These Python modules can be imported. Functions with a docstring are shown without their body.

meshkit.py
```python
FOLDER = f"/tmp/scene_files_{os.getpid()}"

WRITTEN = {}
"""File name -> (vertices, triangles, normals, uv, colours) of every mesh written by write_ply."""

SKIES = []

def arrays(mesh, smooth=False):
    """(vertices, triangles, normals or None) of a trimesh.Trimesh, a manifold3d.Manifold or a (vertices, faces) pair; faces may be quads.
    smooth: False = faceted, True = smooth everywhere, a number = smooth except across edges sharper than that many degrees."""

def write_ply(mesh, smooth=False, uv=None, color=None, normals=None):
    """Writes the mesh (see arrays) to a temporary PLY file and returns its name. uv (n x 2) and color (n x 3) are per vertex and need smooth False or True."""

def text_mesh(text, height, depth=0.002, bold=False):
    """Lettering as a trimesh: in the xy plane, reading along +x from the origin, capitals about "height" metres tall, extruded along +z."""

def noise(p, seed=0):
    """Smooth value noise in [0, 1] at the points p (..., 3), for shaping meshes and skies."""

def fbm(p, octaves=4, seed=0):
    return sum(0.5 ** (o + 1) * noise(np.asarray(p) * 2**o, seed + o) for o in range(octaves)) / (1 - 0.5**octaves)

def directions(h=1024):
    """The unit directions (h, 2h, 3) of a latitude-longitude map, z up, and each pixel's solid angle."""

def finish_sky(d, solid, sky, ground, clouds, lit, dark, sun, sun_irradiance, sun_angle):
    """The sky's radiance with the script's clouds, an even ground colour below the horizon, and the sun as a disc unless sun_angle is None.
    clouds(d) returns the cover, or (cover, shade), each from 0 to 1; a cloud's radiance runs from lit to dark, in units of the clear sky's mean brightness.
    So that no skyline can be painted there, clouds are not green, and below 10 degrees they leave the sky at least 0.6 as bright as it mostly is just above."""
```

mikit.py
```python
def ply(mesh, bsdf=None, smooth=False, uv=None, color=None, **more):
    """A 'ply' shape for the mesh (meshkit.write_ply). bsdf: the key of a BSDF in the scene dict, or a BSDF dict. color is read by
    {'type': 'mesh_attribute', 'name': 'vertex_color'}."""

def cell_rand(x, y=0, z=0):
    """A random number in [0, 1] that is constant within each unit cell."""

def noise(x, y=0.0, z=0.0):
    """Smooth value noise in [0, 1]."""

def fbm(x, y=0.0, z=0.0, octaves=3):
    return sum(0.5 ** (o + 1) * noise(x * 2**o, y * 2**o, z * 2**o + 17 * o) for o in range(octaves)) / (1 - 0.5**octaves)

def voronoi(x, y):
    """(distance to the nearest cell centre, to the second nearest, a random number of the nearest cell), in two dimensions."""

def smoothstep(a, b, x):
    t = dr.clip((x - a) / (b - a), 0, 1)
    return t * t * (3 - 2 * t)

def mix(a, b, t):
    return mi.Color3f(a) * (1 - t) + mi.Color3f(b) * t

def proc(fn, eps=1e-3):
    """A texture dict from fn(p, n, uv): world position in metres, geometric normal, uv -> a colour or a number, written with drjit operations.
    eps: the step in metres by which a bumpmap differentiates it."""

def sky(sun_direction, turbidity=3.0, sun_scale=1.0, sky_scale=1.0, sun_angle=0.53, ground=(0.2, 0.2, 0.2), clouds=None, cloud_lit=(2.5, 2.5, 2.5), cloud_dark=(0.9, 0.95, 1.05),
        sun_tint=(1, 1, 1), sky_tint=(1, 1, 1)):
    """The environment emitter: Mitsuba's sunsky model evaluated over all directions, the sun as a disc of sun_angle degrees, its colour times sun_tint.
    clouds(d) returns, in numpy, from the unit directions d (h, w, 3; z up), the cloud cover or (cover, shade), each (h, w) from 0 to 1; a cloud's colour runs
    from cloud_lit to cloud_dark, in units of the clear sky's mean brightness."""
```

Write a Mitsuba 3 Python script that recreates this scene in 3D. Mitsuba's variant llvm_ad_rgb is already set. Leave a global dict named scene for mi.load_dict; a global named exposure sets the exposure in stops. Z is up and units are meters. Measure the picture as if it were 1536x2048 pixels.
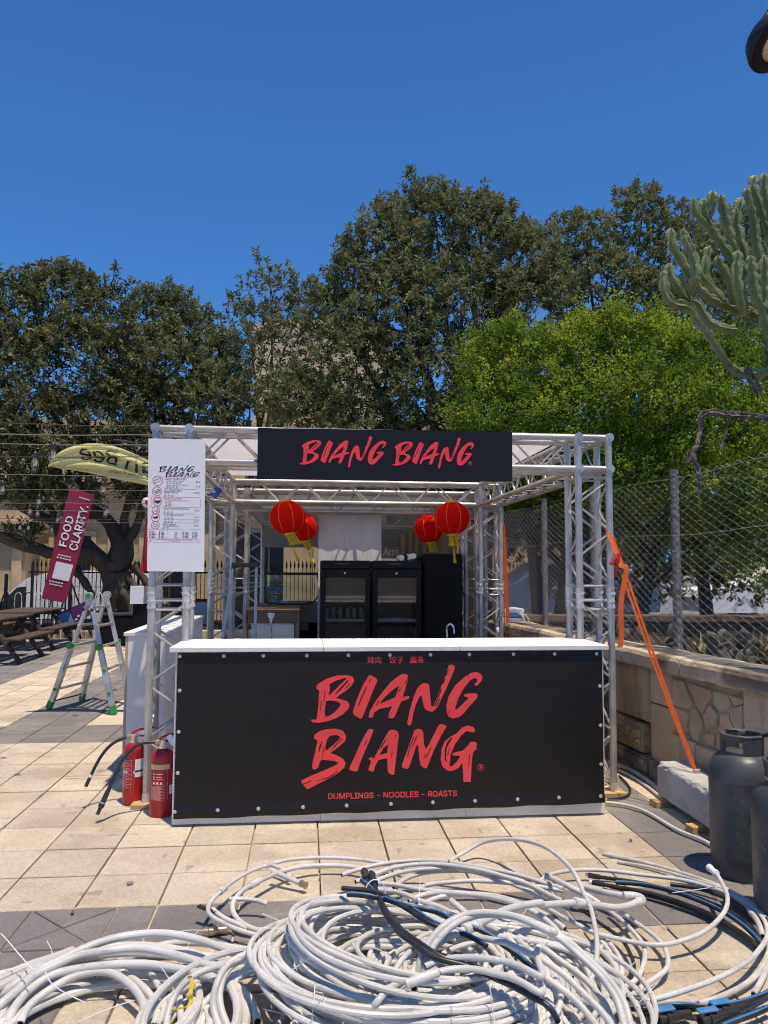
import math
import numpy as np
import trimesh
import drjit as dr
import mitsuba as mi
import shapely
from shapely.geometry import Polygon
import mikit
import meshkit
from mikit import proc, ply, smoothstep, mix
from meshkit import text_mesh

T = mi.ScalarTransform4f
scene, labels = {}, {}

# ---------------------------------------------------------------- camera, sky, exposure
EYE = np.array([0.0, 0.0, 1.6028])
YAW, PITCH, ROLL = math.radians(5.6443), math.radians(4.2058), math.radians(0.2664)
_f = np.array([math.sin(YAW) * math.cos(PITCH), math.cos(YAW) * math.cos(PITCH), math.sin(PITCH)])
_r = np.array([math.cos(YAW), -math.sin(YAW), 0.0])
_u = np.cross(_r, _f)
_up = -_r * math.sin(ROLL) + _u * math.cos(ROLL)
scene['camera'] = {'type': 'perspective', 'fov': 52.742, 'fov_axis': 'x', 'near_clip': 0.05, 'far_clip': 900.0,
                   'to_world': T().look_at(origin=EYE.tolist(), target=(EYE + _f).tolist(), up=_up.tolist())}
SUN = (0.15, -0.25, 0.96)
scene['sky'] = mikit.sky(SUN, turbidity=2.6, sun_scale=1.0, sky_scale=0.85, ground=(0.24, 0.22, 0.19), sky_tint=(0.50, 1.02, 1.58))
exposure = 1.5

# ---------------------------------------------------------------- helpers
rng = np.random.default_rng(7)


def key_for(name):
    if name not in labels and name not in scene:
        return name
    k = 1
    while f'{name}_{k:03d}' in labels or f'{name}_{k:03d}' in scene:
        k += 1
    return f'{name}_{k:03d}'


_used = {}


def sub_key(parent, name):
    base = f'{parent}__{name}'
    n = _used.get(base, 0)
    _used[base] = n + 1
    return base if n == 0 else f'{base}_{n:03d}'


def thing(name, label, cat, group=None, kind=None):
    k = key_for(name)
    labels[k] = {'label': label, 'category': cat}
    if group:
        labels[k]['group'] = group
    if kind:
        labels[k]['kind'] = kind
    return k


def part(parent, name, mesh, bsdf, smooth=False, label=None, kind=None, uv=None, color=None):
    k = sub_key(parent, name)
    scene[k] = ply(mesh, bsdf, smooth=smooth, uv=uv, color=color)
    if label or kind:
        labels[k] = {}
        if label:
            labels[k]['label'] = label
        if kind:
            labels[k]['kind'] = kind
    return k


def single(name, label, cat, mesh, bsdf, smooth=False, group=None, kind=None, color=None):
    k = thing(name, label, cat, group, kind)
    scene[k] = ply(mesh, bsdf, smooth=smooth, color=color)
    return k


def structure(name, mesh, bsdf, smooth=False, label=None):
    scene[name] = ply(mesh, bsdf, smooth=smooth)
    labels[name] = {'kind': 'structure'}
    if label:
        labels[name]['label'] = label
    return name


def tm(v, f):
    return trimesh.Trimesh(np.asarray(v, float), np.asarray(f, int), process=False)


def cat(ms):
    ms = [m for m in ms if m is not None]
    vs, fs, o = [], [], 0
    for m in ms:
        v, f = np.asarray(m.vertices), np.asarray(m.faces)
        vs.append(v)
        fs.append(f + o)
        o += len(v)
    return tm(np.vstack(vs), np.vstack(fs))


_CUBE_V = np.array([[x, y, z] for x in (-.5, .5) for y in (-.5, .5) for z in (-.5, .5)])
_CUBE_F = np.array([[0, 1, 3], [0, 3, 2], [4, 6, 7], [4, 7, 5], [0, 4, 5], [0, 5, 1], [2, 3, 7], [2, 7, 6], [0, 2, 6], [0, 6, 4], [1, 5, 7], [1, 7, 3]])


def box(x0, x1, y0, y1, z0, z1):
    return tm(_CUBE_V * [x1 - x0, y1 - y0, z1 - z0] + [(x0 + x1) / 2, (y0 + y1) / 2, (z0 + z1) / 2], _CUBE_F)


def bevel_box(x0, x1, y0, y1, z0, z1, b=0.005):
    c = np.array([(x0 + x1) / 2, (y0 + y1) / 2, (z0 + z1) / 2])
    h = np.array([x1 - x0, y1 - y0, z1 - z0]) / 2
    b = min(b, h.min() * 0.8)
    p = []
    for s in np.ndindex(2, 2, 2):
        s = np.array(s) * 2 - 1
        for k in range(3):
            d = h - b
            d[k] = h[k]
            p.append(c + s * d)
    return trimesh.convex.convex_hull(np.array(p))


def bar(p0, p1, w, t, up=(0, 0, 1), bev=0.0):
    """a rectangular bar from p0 to p1, w across, t thick along up."""
    p0, p1 = np.asarray(p0, float), np.asarray(p1, float)
    d = p1 - p0
    L = np.linalg.norm(d)
    d = d / L
    s = np.cross(d, up)
    s = s / np.linalg.norm(s)
    n = np.cross(s, d)
    m = bevel_box(-w / 2, w / 2, 0, L, -t / 2, t / 2, bev) if bev else box(-w / 2, w / 2, 0, L, -t / 2, t / 2)
    return tm(p0 + m.vertices[:, :1] * s + m.vertices[:, 1:2] * d + m.vertices[:, 2:] * n, m.faces)


def spline(pts, n=None, closed=False):
    from scipy.interpolate import CubicSpline
    p = np.asarray(pts, float)
    if closed:
        p = np.vstack([p, p[:1]])
    d = np.r_[0, np.cumsum(np.linalg.norm(np.diff(p, axis=0), axis=1) ** 0.7)]
    cs = CubicSpline(d, p, bc_type='periodic' if closed else 'natural')
    n = n or max(8, 6 * len(p))
    return cs(np.linspace(0, d[-1], n))


def tube(pts, r, n=8, caps=True, closed=False):
    p = np.asarray(pts, float)
    m = len(p)
    rr = np.broadcast_to(np.asarray(r, float), (m,))
    if closed:
        t = np.roll(p, -1, 0) - np.roll(p, 1, 0)
    else:
        t = np.gradient(p, axis=0)
    t /= np.linalg.norm(t, axis=1, keepdims=True) + 1e-12
    a = np.cross(t[0], [0, 0, 1.0] if abs(t[0, 2]) < 0.9 else [1.0, 0, 0])
    A = np.empty_like(p)
    for i in range(m):
        a = a - t[i] * (a @ t[i])
        a /= np.linalg.norm(a) + 1e-12
        A[i] = a
    B = np.cross(t, A)
    ang = np.arange(n) * 2 * np.pi / n
    v = (p[:, None] + rr[:, None, None] * (np.cos(ang)[None, :, None] * A[:, None] + np.sin(ang)[None, :, None] * B[:, None])).reshape(-1, 3)
    k = m if closed else m - 1
    i, j = np.meshgrid(np.arange(k), np.arange(n), indexing='ij')
    i2, j2 = (i + 1) % m, (j + 1) % n
    q = np.stack([i * n + j, i * n + j2, i2 * n + j2, i2 * n + j], -1).reshape(-1, 4)
    f = np.vstack([q[:, [0, 1, 2]], q[:, [0, 2, 3]]])
    if caps and not closed:
        v = np.vstack([v, v[:n], v[(m - 1) * n:m * n], p[:1], p[-1:]])
        b0, b1, c0, c1 = m * n, m * n + n, m * n + 2 * n, m * n + 2 * n + 1
        jj = np.arange(n)
        f = np.vstack([f, np.stack([b0 + jj, np.full(n, c0), b0 + (jj + 1) % n], 1), np.stack([b1 + jj, b1 + (jj + 1) % n, np.full(n, c1)], 1)])
    return tm(v, f[:, ::-1] if False else f)


def rod(p0, p1, r, n=8, caps=True):
    return tube([p0, p1], r, n, caps)


def lathe(profile, n=24, at=(0, 0, 0)):
    """profile: (radius, height) list from bottom to top about z."""
    pr = np.asarray(profile, float)
    ang = np.arange(n) * 2 * np.pi / n
    v = np.stack([pr[:, None, 0] * np.cos(ang), pr[:, None, 0] * np.sin(ang), np.broadcast_to(pr[:, None, 1], (len(pr), n))], -1).reshape(-1, 3)
    i, j = np.meshgrid(np.arange(len(pr) - 1), np.arange(n), indexing='ij')
    j2 = (j + 1) % n
    q = np.stack([i * n + j, i * n + j2, (i + 1) * n + j2, (i + 1) * n + j], -1).reshape(-1, 4)
    return tm(v + np.asarray(at, float), np.vstack([q[:, [0, 1, 2]], q[:, [0, 2, 3]]]))


def grid_mesh(P):
    """P (a, b, 3) -> mesh"""
    a, b = P.shape[:2]
    i, j = np.meshgrid(np.arange(a - 1), np.arange(b - 1), indexing='ij')
    q = np.stack([i * b + j, (i + 1) * b + j, (i + 1) * b + j + 1, i * b + j + 1], -1).reshape(-1, 4)
    return tm(P.reshape(-1, 3), np.vstack([q[:, [0, 1, 2]], q[:, [0, 2, 3]]]))


def extrude(poly, depth):
    if not isinstance(poly, shapely.Geometry):
        poly = Polygon(poly)
    poly = poly.buffer(0)
    gs = [g for g in getattr(poly, 'geoms', [poly]) if g.area > 1e-9]
    return cat([trimesh.creation.extrude_polygon(g, depth, engine='earcut') for g in gs])


def place(mesh, o, ex, ey):
    """mesh in local xy (z = out) put at o with local axes ex, ey."""
    ex, ey = np.asarray(ex, float), np.asarray(ey, float)
    ez = np.cross(ex, ey)
    v = np.asarray(mesh.vertices)
    return tm(np.asarray(o, float) + v[:, :1] * ex + v[:, 1:2] * ey + v[:, 2:] * ez, mesh.faces)


def move(mesh, M):
    M = np.asarray(M)
    v = np.asarray(mesh.vertices) @ M[:3, :3].T + M[:3, 3]
    return tm(v, mesh.faces)


def rotz(a):
    c, s = math.cos(a), math.sin(a)
    return np.array([[c, -s, 0, 0], [s, c, 0, 0], [0, 0, 1, 0], [0, 0, 0, 1.0]])


def txt(s, h, o, ex=(1, 0, 0), ey=(0, 0, 1), depth=0.0006, bold=True, center=False, squeeze=1.0, shear=0.0):
    m = text_mesh(s, h, depth, bold)
    v = np.array(m.vertices)
    v[:, 0] = v[:, 0] * squeeze
    v[:, 0] += shear * v[:, 1]
    if center:
        v[:, 0] -= (v[:, 0].min() + v[:, 0].max()) / 2
    return place(tm(v, m.faces), o, ex, ey)


def ring(c, r, w, o_depth=0.0006, ex=(1, 0, 0), ey=(0, 0, 1), n=28):
    pt = shapely.Point(0, 0)
    return place(extrude(pt.buffer(r, n // 4).difference(pt.buffer(r - w, n // 4)), o_depth), c, ex, ey)


def disc(c, r, depth=0.0006, ex=(1, 0, 0), ey=(0, 0, 1), n=24):
    return place(extrude(shapely.Point(0, 0).buffer(r, n // 4), depth), c, ex, ey)


def fb(v, seed=0, o=3):
    return meshkit.fbm(np.asarray(v, float), o, seed)


# ---------------------------------------------------------------- materials
def principled(name, color, rough=0.5, metallic=0.0, **more):
    c = color if isinstance(color, dict) else {'type': 'rgb', 'value': list(color)}
    scene[name] = {'type': 'twosided', 'b': {'type': 'principled', 'base_color': c, 'roughness': rough, 'metallic': metallic, **more}}
    return name


def bumped(name, inner, fn, scale, eps=0.002):
    scene[name] = {'type': 'twosided', 'b': {'type': 'bumpmap', 'arbitrary': proc(fn, eps), 'scale': scale, 'inner': inner}}
    return name


def n3(p, s, o=3):
    return mikit.fbm(p.x * s, p.y * s, p.z * s, octaves=o)


def noisy(a, b, s, lo=0.3, hi=0.7, o=4):
    return proc(lambda p, n, uv: mix(a, b, smoothstep(lo, hi, n3(p, s, o))))


def cream_fn(p, n, uv):
    cell = mikit.cell_rand(dr.floor((p.x - 0.0844) / 0.386), dr.floor((p.y - 3.9) / 0.4))
    c = mix((0.515, 0.445, 0.338), (0.43, 0.378, 0.298), cell)
    blot = smoothstep(0.42, 0.7, n3(p, 3.1, 4))
    c = mix(c, mi.Color3f(0.36, 0.30, 0.22), blot * (0.30 + 0.65 * cell))
    pale = smoothstep(0.55, 0.75, mikit.fbm(p.x * 2.3 + 9, p.y * 5.0, octaves=4))
    c = mix(c, mi.Color3f(0.57, 0.505, 0.395), pale * 0.5)
    grit = mikit.noise(p.x * 160, p.y * 160, 1.0)
    grit2 = mikit.noise(p.x * 75, p.y * 75, 5.0)
    c = c * (0.80 + 0.26 * grit + 0.18 * grit2)
    spot = smoothstep(0.90, 0.96, mikit.noise(p.x * 13, p.y * 13, 3.0))
    return mix(c, mi.Color3f(0.12, 0.10, 0.08), spot * 0.4)


def grey_fn(p, n, uv):
    cell = mikit.cell_rand(dr.floor((p.x - 0.0844) / 0.386), dr.floor((p.y - 3.9) / 0.4), 4)
    c = mix((0.205, 0.19, 0.18), (0.165, 0.156, 0.152), cell)
    c = mix(c, mi.Color3f(0.26, 0.24, 0.22), 0.6 * smoothstep(0.45, 0.75, mikit.fbm(p.x * 4, p.y * 6, octaves=4)))
    scuff = smoothstep(0.62, 0.72, mikit.fbm(p.x * 7 + 3, p.y * 12 + 2, octaves=4)) * smoothstep(0.55, 0.75, n3(p, 1.3, 2))
    c = mix(c, mi.Color3f(0.45, 0.42, 0.38), 0.6 * scuff)
    return c * (0.86 + 0.24 * mikit.noise(p.x * 110, p.y * 110, 2.0))


def grit_bump(p, n, uv):
    return mikit.noise(p.x * 190, p.y * 190, p.z * 190) + 0.8 * mikit.noise(p.x * 70, p.y * 70, p.z * 70)


bumped('m_cream', {'type': 'principled', 'base_color': proc(cream_fn), 'roughness': 0.85, 'specular': 0.25}, grit_bump, 0.0022)
bumped('m_grey_tile', {'type': 'principled', 'base_color': proc(grey_fn), 'roughness': 0.7, 'specular': 0.3}, grit_bump, 0.0008)
principled('m_mortar', noisy((0.29, 0.245, 0.18), (0.42, 0.36, 0.27), 9.0), 0.95)
principled('m_mortar_pale', noisy((0.40, 0.34, 0.26), (0.50, 0.43, 0.33), 20.0), 0.95)


def lime_fn(p, n, uv):
    c = mix((0.60, 0.465, 0.295), (0.52, 0.405, 0.265), smoothstep(0.3, 0.7, n3(p, 2.2, 4)))
    c = mix(c, mi.Color3f(0.62, 0.52, 0.37), 0.6 * smoothstep(0.5, 0.8, mikit.fbm(p.x * 6, p.y * 6, p.z * 1.5, octaves=4)))
    dirt = smoothstep(0.52, 0.75, mikit.fbm(p.x * 9, p.y * 9, p.z * 1.2 + 4, octaves=4))
    c = mix(c, mi.Color3f(0.27, 0.21, 0.15), 0.45 * dirt)
    return c * (0.88 + 0.2 * mikit.noise(p.x * 60, p.y * 60, p.z * 60))


def coping_fn(p, n, uv):
    c = mix((0.55, 0.45, 0.32), (0.44, 0.36, 0.26), smoothstep(0.3, 0.7, n3(p, 2.6, 4)))
    stain = smoothstep(0.40, 0.66, mikit.fbm(p.x * 5, p.y * 5, p.z * 1.3, octaves=4)) * (1 - smoothstep(0.2, 0.75, n.z))
    c = mix(c, mi.Color3f(0.085, 0.072, 0.058), 0.8 * stain * smoothstep(0.80, 0.93, p.z))
    return c * (0.85 + 0.25 * mikit.noise(p.x * 70, p.y * 70, p.z * 70))


def stone_bump(p, n, uv):
    return n3(p, 14.0, 4) + 0.4 * mikit.noise(p.x * 90, p.y * 90, p.z * 90)


bumped('m_lime', {'type': 'principled', 'base_color': proc(lime_fn), 'roughness': 0.9, 'specular': 0.2}, stone_bump, 0.006)
bumped('m_coping', {'type': 'principled', 'base_color': proc(coping_fn), 'roughness': 0.9, 'specular': 0.2}, stone_bump, 0.012)
bumped('m_rustic', {'type': 'principled', 'base_color': noisy((0.55, 0.44, 0.25), (0.45, 0.35, 0.20), 8.0), 'roughness': 0.95, 'specular': 0.15},
       lambda p, n, uv: n3(p, 32.0, 2), 0.05, 0.003)
for _i, (_a, _b) in enumerate((((0.54, 0.41, 0.26), (0.45, 0.34, 0.23)), ((0.55, 0.39, 0.27), (0.44, 0.31, 0.22)), ((0.49, 0.40, 0.27), (0.40, 0.32, 0.22)))):
    bumped(f'm_crazy_{_i}', {'type': 'principled', 'base_color': noisy(_a, _b, 7.0), 'roughness': 0.9, 'specular': 0.2}, stone_bump, 0.012)
principled('m_plinth', noisy((0.13, 0.115, 0.09), (0.34, 0.285, 0.21), 7.0, 0.35, 0.65), 0.95)


def facade_fn(p, n, uv):
    row = dr.floor(p.z / 0.3)
    col = dr.floor(p.x / 0.62 + 0.5 * (row - 2 * dr.floor(row / 2)))
    c = mix((0.50, 0.385, 0.235), (0.43, 0.33, 0.20), mikit.cell_rand(col, row))
    fz, fx = p.z / 0.3 - row, p.x / 0.62 + 0.5 * (row - 2 * dr.floor(row / 2)) - col
    joint = dr.maximum(1 - smoothstep(0.0, 0.05, fz), 1 - smoothstep(0.0, 0.025, fx))
    c = mix(c, mi.Color3f(0.33, 0.25, 0.16), 0.6 * joint)
    return mix(c, mi.Color3f(0.30, 0.235, 0.16), 0.5 * smoothstep(0.5, 0.75, mikit.fbm(p.x * 0.9, p.y, p.z * 0.5, octaves=4)))


principled('m_facade', proc(facade_fn), 0.9)
principled('m_facade_trim', noisy((0.55, 0.44, 0.29), (0.46, 0.36, 0.23), 2.0), 0.9)
principled('m_plaster_pink', noisy((0.56, 0.45, 0.345), (0.50, 0.40, 0.30), 0.8), 0.9)
bumped('m_concrete', {'type': 'principled', 'base_color': noisy((0.47, 0.46, 0.445), (0.38, 0.375, 0.365), 5.0), 'roughness': 0.9, 'specular': 0.2},
       lambda p, n, uv: n3(p, 40.0, 3) - 3 * smoothstep(0.78, 0.85, mikit.noise(p.x * 55, p.y * 55, p.z * 55)), 0.003)
principled('m_concrete_chip', noisy((0.62, 0.61, 0.59), (0.48, 0.47, 0.45), 30.0), 0.95)


def alu_fn(p, n, uv):
    c = mix((0.56, 0.54, 0.505), (0.44, 0.425, 0.40), smoothstep(0.35, 0.7, n3(p, 9.0, 4)))
    return mix(c, mi.Color3f(0.34, 0.34, 0.335), 0.25 * smoothstep(0.6, 0.72, mikit.fbm(p.x * 60, p.y * 60, p.z * 11, octaves=3)))


scene['m_alu'] = {'type': 'twosided', 'b': {'type': 'principled', 'base_color': proc(alu_fn), 'roughness': 0.36, 'metallic': 0.55, 'specular': 0.5}}
principled('m_alu_bright', (0.62, 0.605, 0.58), 0.35, 0.35)
principled('m_chrome', (0.8, 0.8, 0.8), 0.12, 1.0)
principled('m_galv', noisy((0.25, 0.25, 0.25), (0.12, 0.12, 0.12), 45.0, 0.4, 0.6), 0.6, 0.4)
principled('m_wire', (0.38, 0.37, 0.35), 0.45, 0.2)
principled('m_white_panel', noisy((0.76, 0.745, 0.71), (0.71, 0.695, 0.66), 3.0), 0.45)
principled('m_white_cool', (0.78, 0.79, 0.81), 0.4)
principled('m_edge', (0.48, 0.40, 0.28), 0.7)


def banner_bump(p, n, uv):
    return mikit.fbm(p.x * 2.2, p.y, p.z * 4.5, octaves=3) + 0.03 * mikit.noise(p.x * 300, p.y, p.z * 300)


bumped('m_banner', {'type': 'principled', 'base_color': {'type': 'rgb', 'value': [0.014, 0.0118, 0.0115]}, 'roughness': 0.45, 'specular': 0.3}, banner_bump, 0.012, 0.01)
principled('m_sign_black', (0.008, 0.008, 0.010), 0.45, specular=0.3)
principled('m_red_ink', noisy((0.88, 0.065, 0.068), (0.80, 0.055, 0.06), 6.0), 0.45)
principled('m_red_sign', (0.88, 0.040, 0.062), 0.5)
principled('m_red_small', (0.62, 0.05, 0.09), 0.5)
principled('m_ink', (0.02, 0.02, 0.025), 0.5)
principled('m_white_ink', (0.75, 0.72, 0.72), 0.5)
principled('m_pine', noisy((0.52, 0.36, 0.17), (0.42, 0.28, 0.13), 12.0), 0.7)
principled('m_black_plastic', noisy((0.022, 0.022, 0.024), (0.035, 0.035, 0.036), 12.0), 0.42)
principled('m_black_matt', (0.006, 0.006, 0.007), 0.6, specular=0.2)
principled('m_green_plastic', (0.03, 0.27, 0.045), 0.4)
principled('m_orange', noisy((0.80, 0.135, 0.018), (0.70, 0.11, 0.015), 40.0), 0.6)
principled('m_blue', (0.02, 0.09, 0.42), 0.4)
principled('m_blue_pipe', noisy((0.05, 0.20, 0.46), (0.08, 0.24, 0.45), 25.0), 0.4)
principled('m_dark_green', (0.012, 0.035, 0.022), 0.4)

# ---------------------------------------------------------------- ground and paving
structure('ground', tm([[-70, -30, -.03], [45, -30, -.03], [45, 18.6, -.03], [-70, 18.6, -.03]], [[0, 1, 2], [0, 2, 3]]), 'm_mortar')
structure('road', tm([[-400, 17.5, -1.1], [400, 17.5, -1.1], [400, 700, -1.1], [-400, 700, -1.1]], [[0, 1, 2], [0, 2, 3]]), principled('m_road', noisy((0.10, 0.10, 0.10), (0.14, 0.135, 0.13), 3.0), 0.9))
structure('joint_mortar', cat([box(-8, 2.42, 3.47, 3.93, -.02, -.007), box(-1.29, -.85, -1.5, 3.469, -.02, -.0075), box(2.0, 2.42, 3.931, 18, -.02, -.0068)]), 'm_mortar_pale')
labels['paving'] = {'kind': 'structure', 'label': 'cream and grey paving slabs'}


def tile_type(x, y):
    if 2.0144 < x < 2.4:
        return 'g'
    if 3.5 < y < 3.9 or (7.5 < y < 8.3 and x < 2):
        return 'g'
    if -1.2596 < x < -0.8736 and y < 3.5:
        return 'g'
    if y > 8.3 and -3.0 - .16 < x < -2.23:
        return 'g'
    if y > 8.3 and -5.9 < x < -4.35:
        return 'g'
    return 'c'


def tile_mesh(x0, x1, y0, y1, j=0.0045, dz=0.0, poly=None):
    b = 0.004
    zt = dz
    if poly is None:
        poly = [(x0 + j, y0 + j), (x1 - j, y0 + j), (x1 - j, y1 - j), (x0 + j, y1 - j)]
    p = np.array(poly)
    c = p.mean(0)
    q = c + (p - c) * (1 - b / np.abs(p - c).max())
    n = len(p)
    v = [(a, bb, -0.028) for a, bb in p] + [(a, bb, zt - b * .6) for a, bb in p] + [(a, bb, zt) for a, bb in q]
    f = []
    for i in range(n):
        k = (i + 1) % n
        f += [[i, k, n + k], [i, n + k, n + i], [n + i, n + k, 2 * n + k], [n + i, 2 * n + k, 2 * n + i]]
    f += [[2 * n, 2 * n + i, 2 * n + i + 1] for i in range(1, n - 1)]
    return tm(v, f)


xs_main = [.0844 + .386 * k for k in range(-36, 6)] + [2.4]
xs_band = [x for x in xs_main if x < -1.27] + [-1.2596, -.8736] + [x for x in xs_main if x > -.88]
ys_far = [3.9 + .4 * k for k in range(0, 37)]
ys_near = [3.5 - .4 * k for k in range(0, 12)]
cells = []
for xs, ys in ((xs_main, ys_far), (xs_band, [3.5, 3.9]), (xs_band, ys_near[::-1])):
    for i in range(len(xs) - 1):
        for j in range(len(ys) - 1):
            cells.append((xs[i], xs[i + 1], ys[j], ys[j + 1]))
_right, _fwd = _r, _f
polys = []
for x0, x1, y0, y1 in cells:
    cx, cy = (x0 + x1) / 2, (y0 + y1) / 2
    if y1 > 18.6:
        continue
    if 3.5 <= y0 < 3.85 and -1.27 < cx < -.85:
        continue
    d = math.hypot(cx, cy)
    infront = cy > 2.3 and abs(cx - cy * 0.098) < cy * 0.55 + .3
    hidden = (-0.75 < cx < 1.95 and cy > 5.15)
    size = (0.386 / cy) * (0.4 * 1.6 / cy ** 2) if cy > 0 else 0
    polys.append((size if infront and not hidden else 0, None, (x0, x1, y0, y1)))
# the crossing of the two grey bands: four mitred pieces
c0 = (-1.0666, 3.7)
h = 0.196
for pts in ([(-h, -h), (h, -h), (0, 0)], [(h, -h), (h, h), (0, 0)], [(h, h), (-h, h), (0, 0)], [(-h, h), (-h, -h), (0, 0)]):
    pp = np.array(pts)
    pp = pp.mean(0) + (pp - pp.mean(0)) * 0.955 + c0
    polys.append((1.0, pp, (pp[0, 0], pp[0, 0], pp[0, 1], pp[0, 1])))
polys.sort(key=lambda t: -t[0])
rest = {'c': [], 'g': []}
for i, (size, pp, (x0, x1, y0, y1)) in enumerate(polys):
    cx, cy = (x0 + x1) / 2, (y0 + y1) / 2
    ty = 'g' if pp is not None else tile_type(cx, cy)
    m = tile_mesh(x0, x1, y0, y1, 0.004 + .002 * rng.random(), dz=(rng.random() - .5) * .004, poly=pp)
    mat = 'm_cream' if ty == 'c' else 'm_grey_tile'
    if i < 300 and size > 0:
        part('paving', 'slab', m, mat)
    else:
        rest[ty].append(m)
part('paving', 'far_slabs', cat(rest['c']), 'm_cream', kind='stuff')
part('paving', 'far_grey_slabs', cat(rest['g']), 'm_grey_tile', kind='stuff')

# a strip of narrow gutter stones along the wall
wall_o, wall_e, wall_n = np.array((2.619,6.393)), np.array((-0.08871,0.99606)), np.array((-0.99606,-0.08871))


def W(s, z, off=0.0):
    p = wall_o + wall_e * s + wall_n * off
    return np.array([p[0], p[1], z])


def wall_piece(poly, off0, off1, b=0.0):
    """polygon in (s, z), standing from off0 to off1 out of the wall plane (off towards the square)."""
    pg = Polygon(poly).buffer(0)
    out = []
    if b:
        inner = pg.buffer(-b, join_style=2)
        if inner.is_empty or inner.geom_type != 'Polygon':
            b = 0
    m = extrude(pg, (off1 - off0) - b)
    v = np.array(m.vertices)
    if b:
        m2 = extrude(inner, b)
        v2 = np.array(m2.vertices)
        v2[:, 2] += off1 - off0 - b
        m = cat([m, tm(v2, m2.faces)])
        v = np.array(m.vertices)
    p = np.array([W(a, z, off0 + d) for a, z, d in v])
    return tm(p, m.faces[:, ::-1])


gut = thing('gutter', 'strip of cream stones between the grey slabs and the parapet wall', 'gutter', kind='structure')
del labels[gut]['category']
s0 = -4.5
while s0 < 11:
    L = 0.8 + 0.2 * rng.random()
    a, b_ = W(s0 + .006, 0), W(s0 + L - .006, 0)
    xl = 2.406
    v = [(xl, a[1]), (a[0] - 0.002, a[1]), (b_[0] - 0.002, b_[1]), (xl, b_[1])]
    if b_[0] > xl + .06:
        part(gut, 'stone', tile_mesh(xl, xl, 0, 0, poly=np.array(v), dz=-0.002 + .003 * rng.random()), 'm_cream')
    s0 += L

# ---------------------------------------------------------------- parapet wall
wl = thing('parapet_wall', 'low limestone parapet wall with stained coping and a crazy paved panel', 'wall')
SA, SB = -5.2, 9.5
core = wall_piece([(SA, -.03), (SB, -.03), (SB, .80), (SA, .80)], -0.26, -0.045)
part(wl, 'core', core, 'm_plinth')
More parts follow.
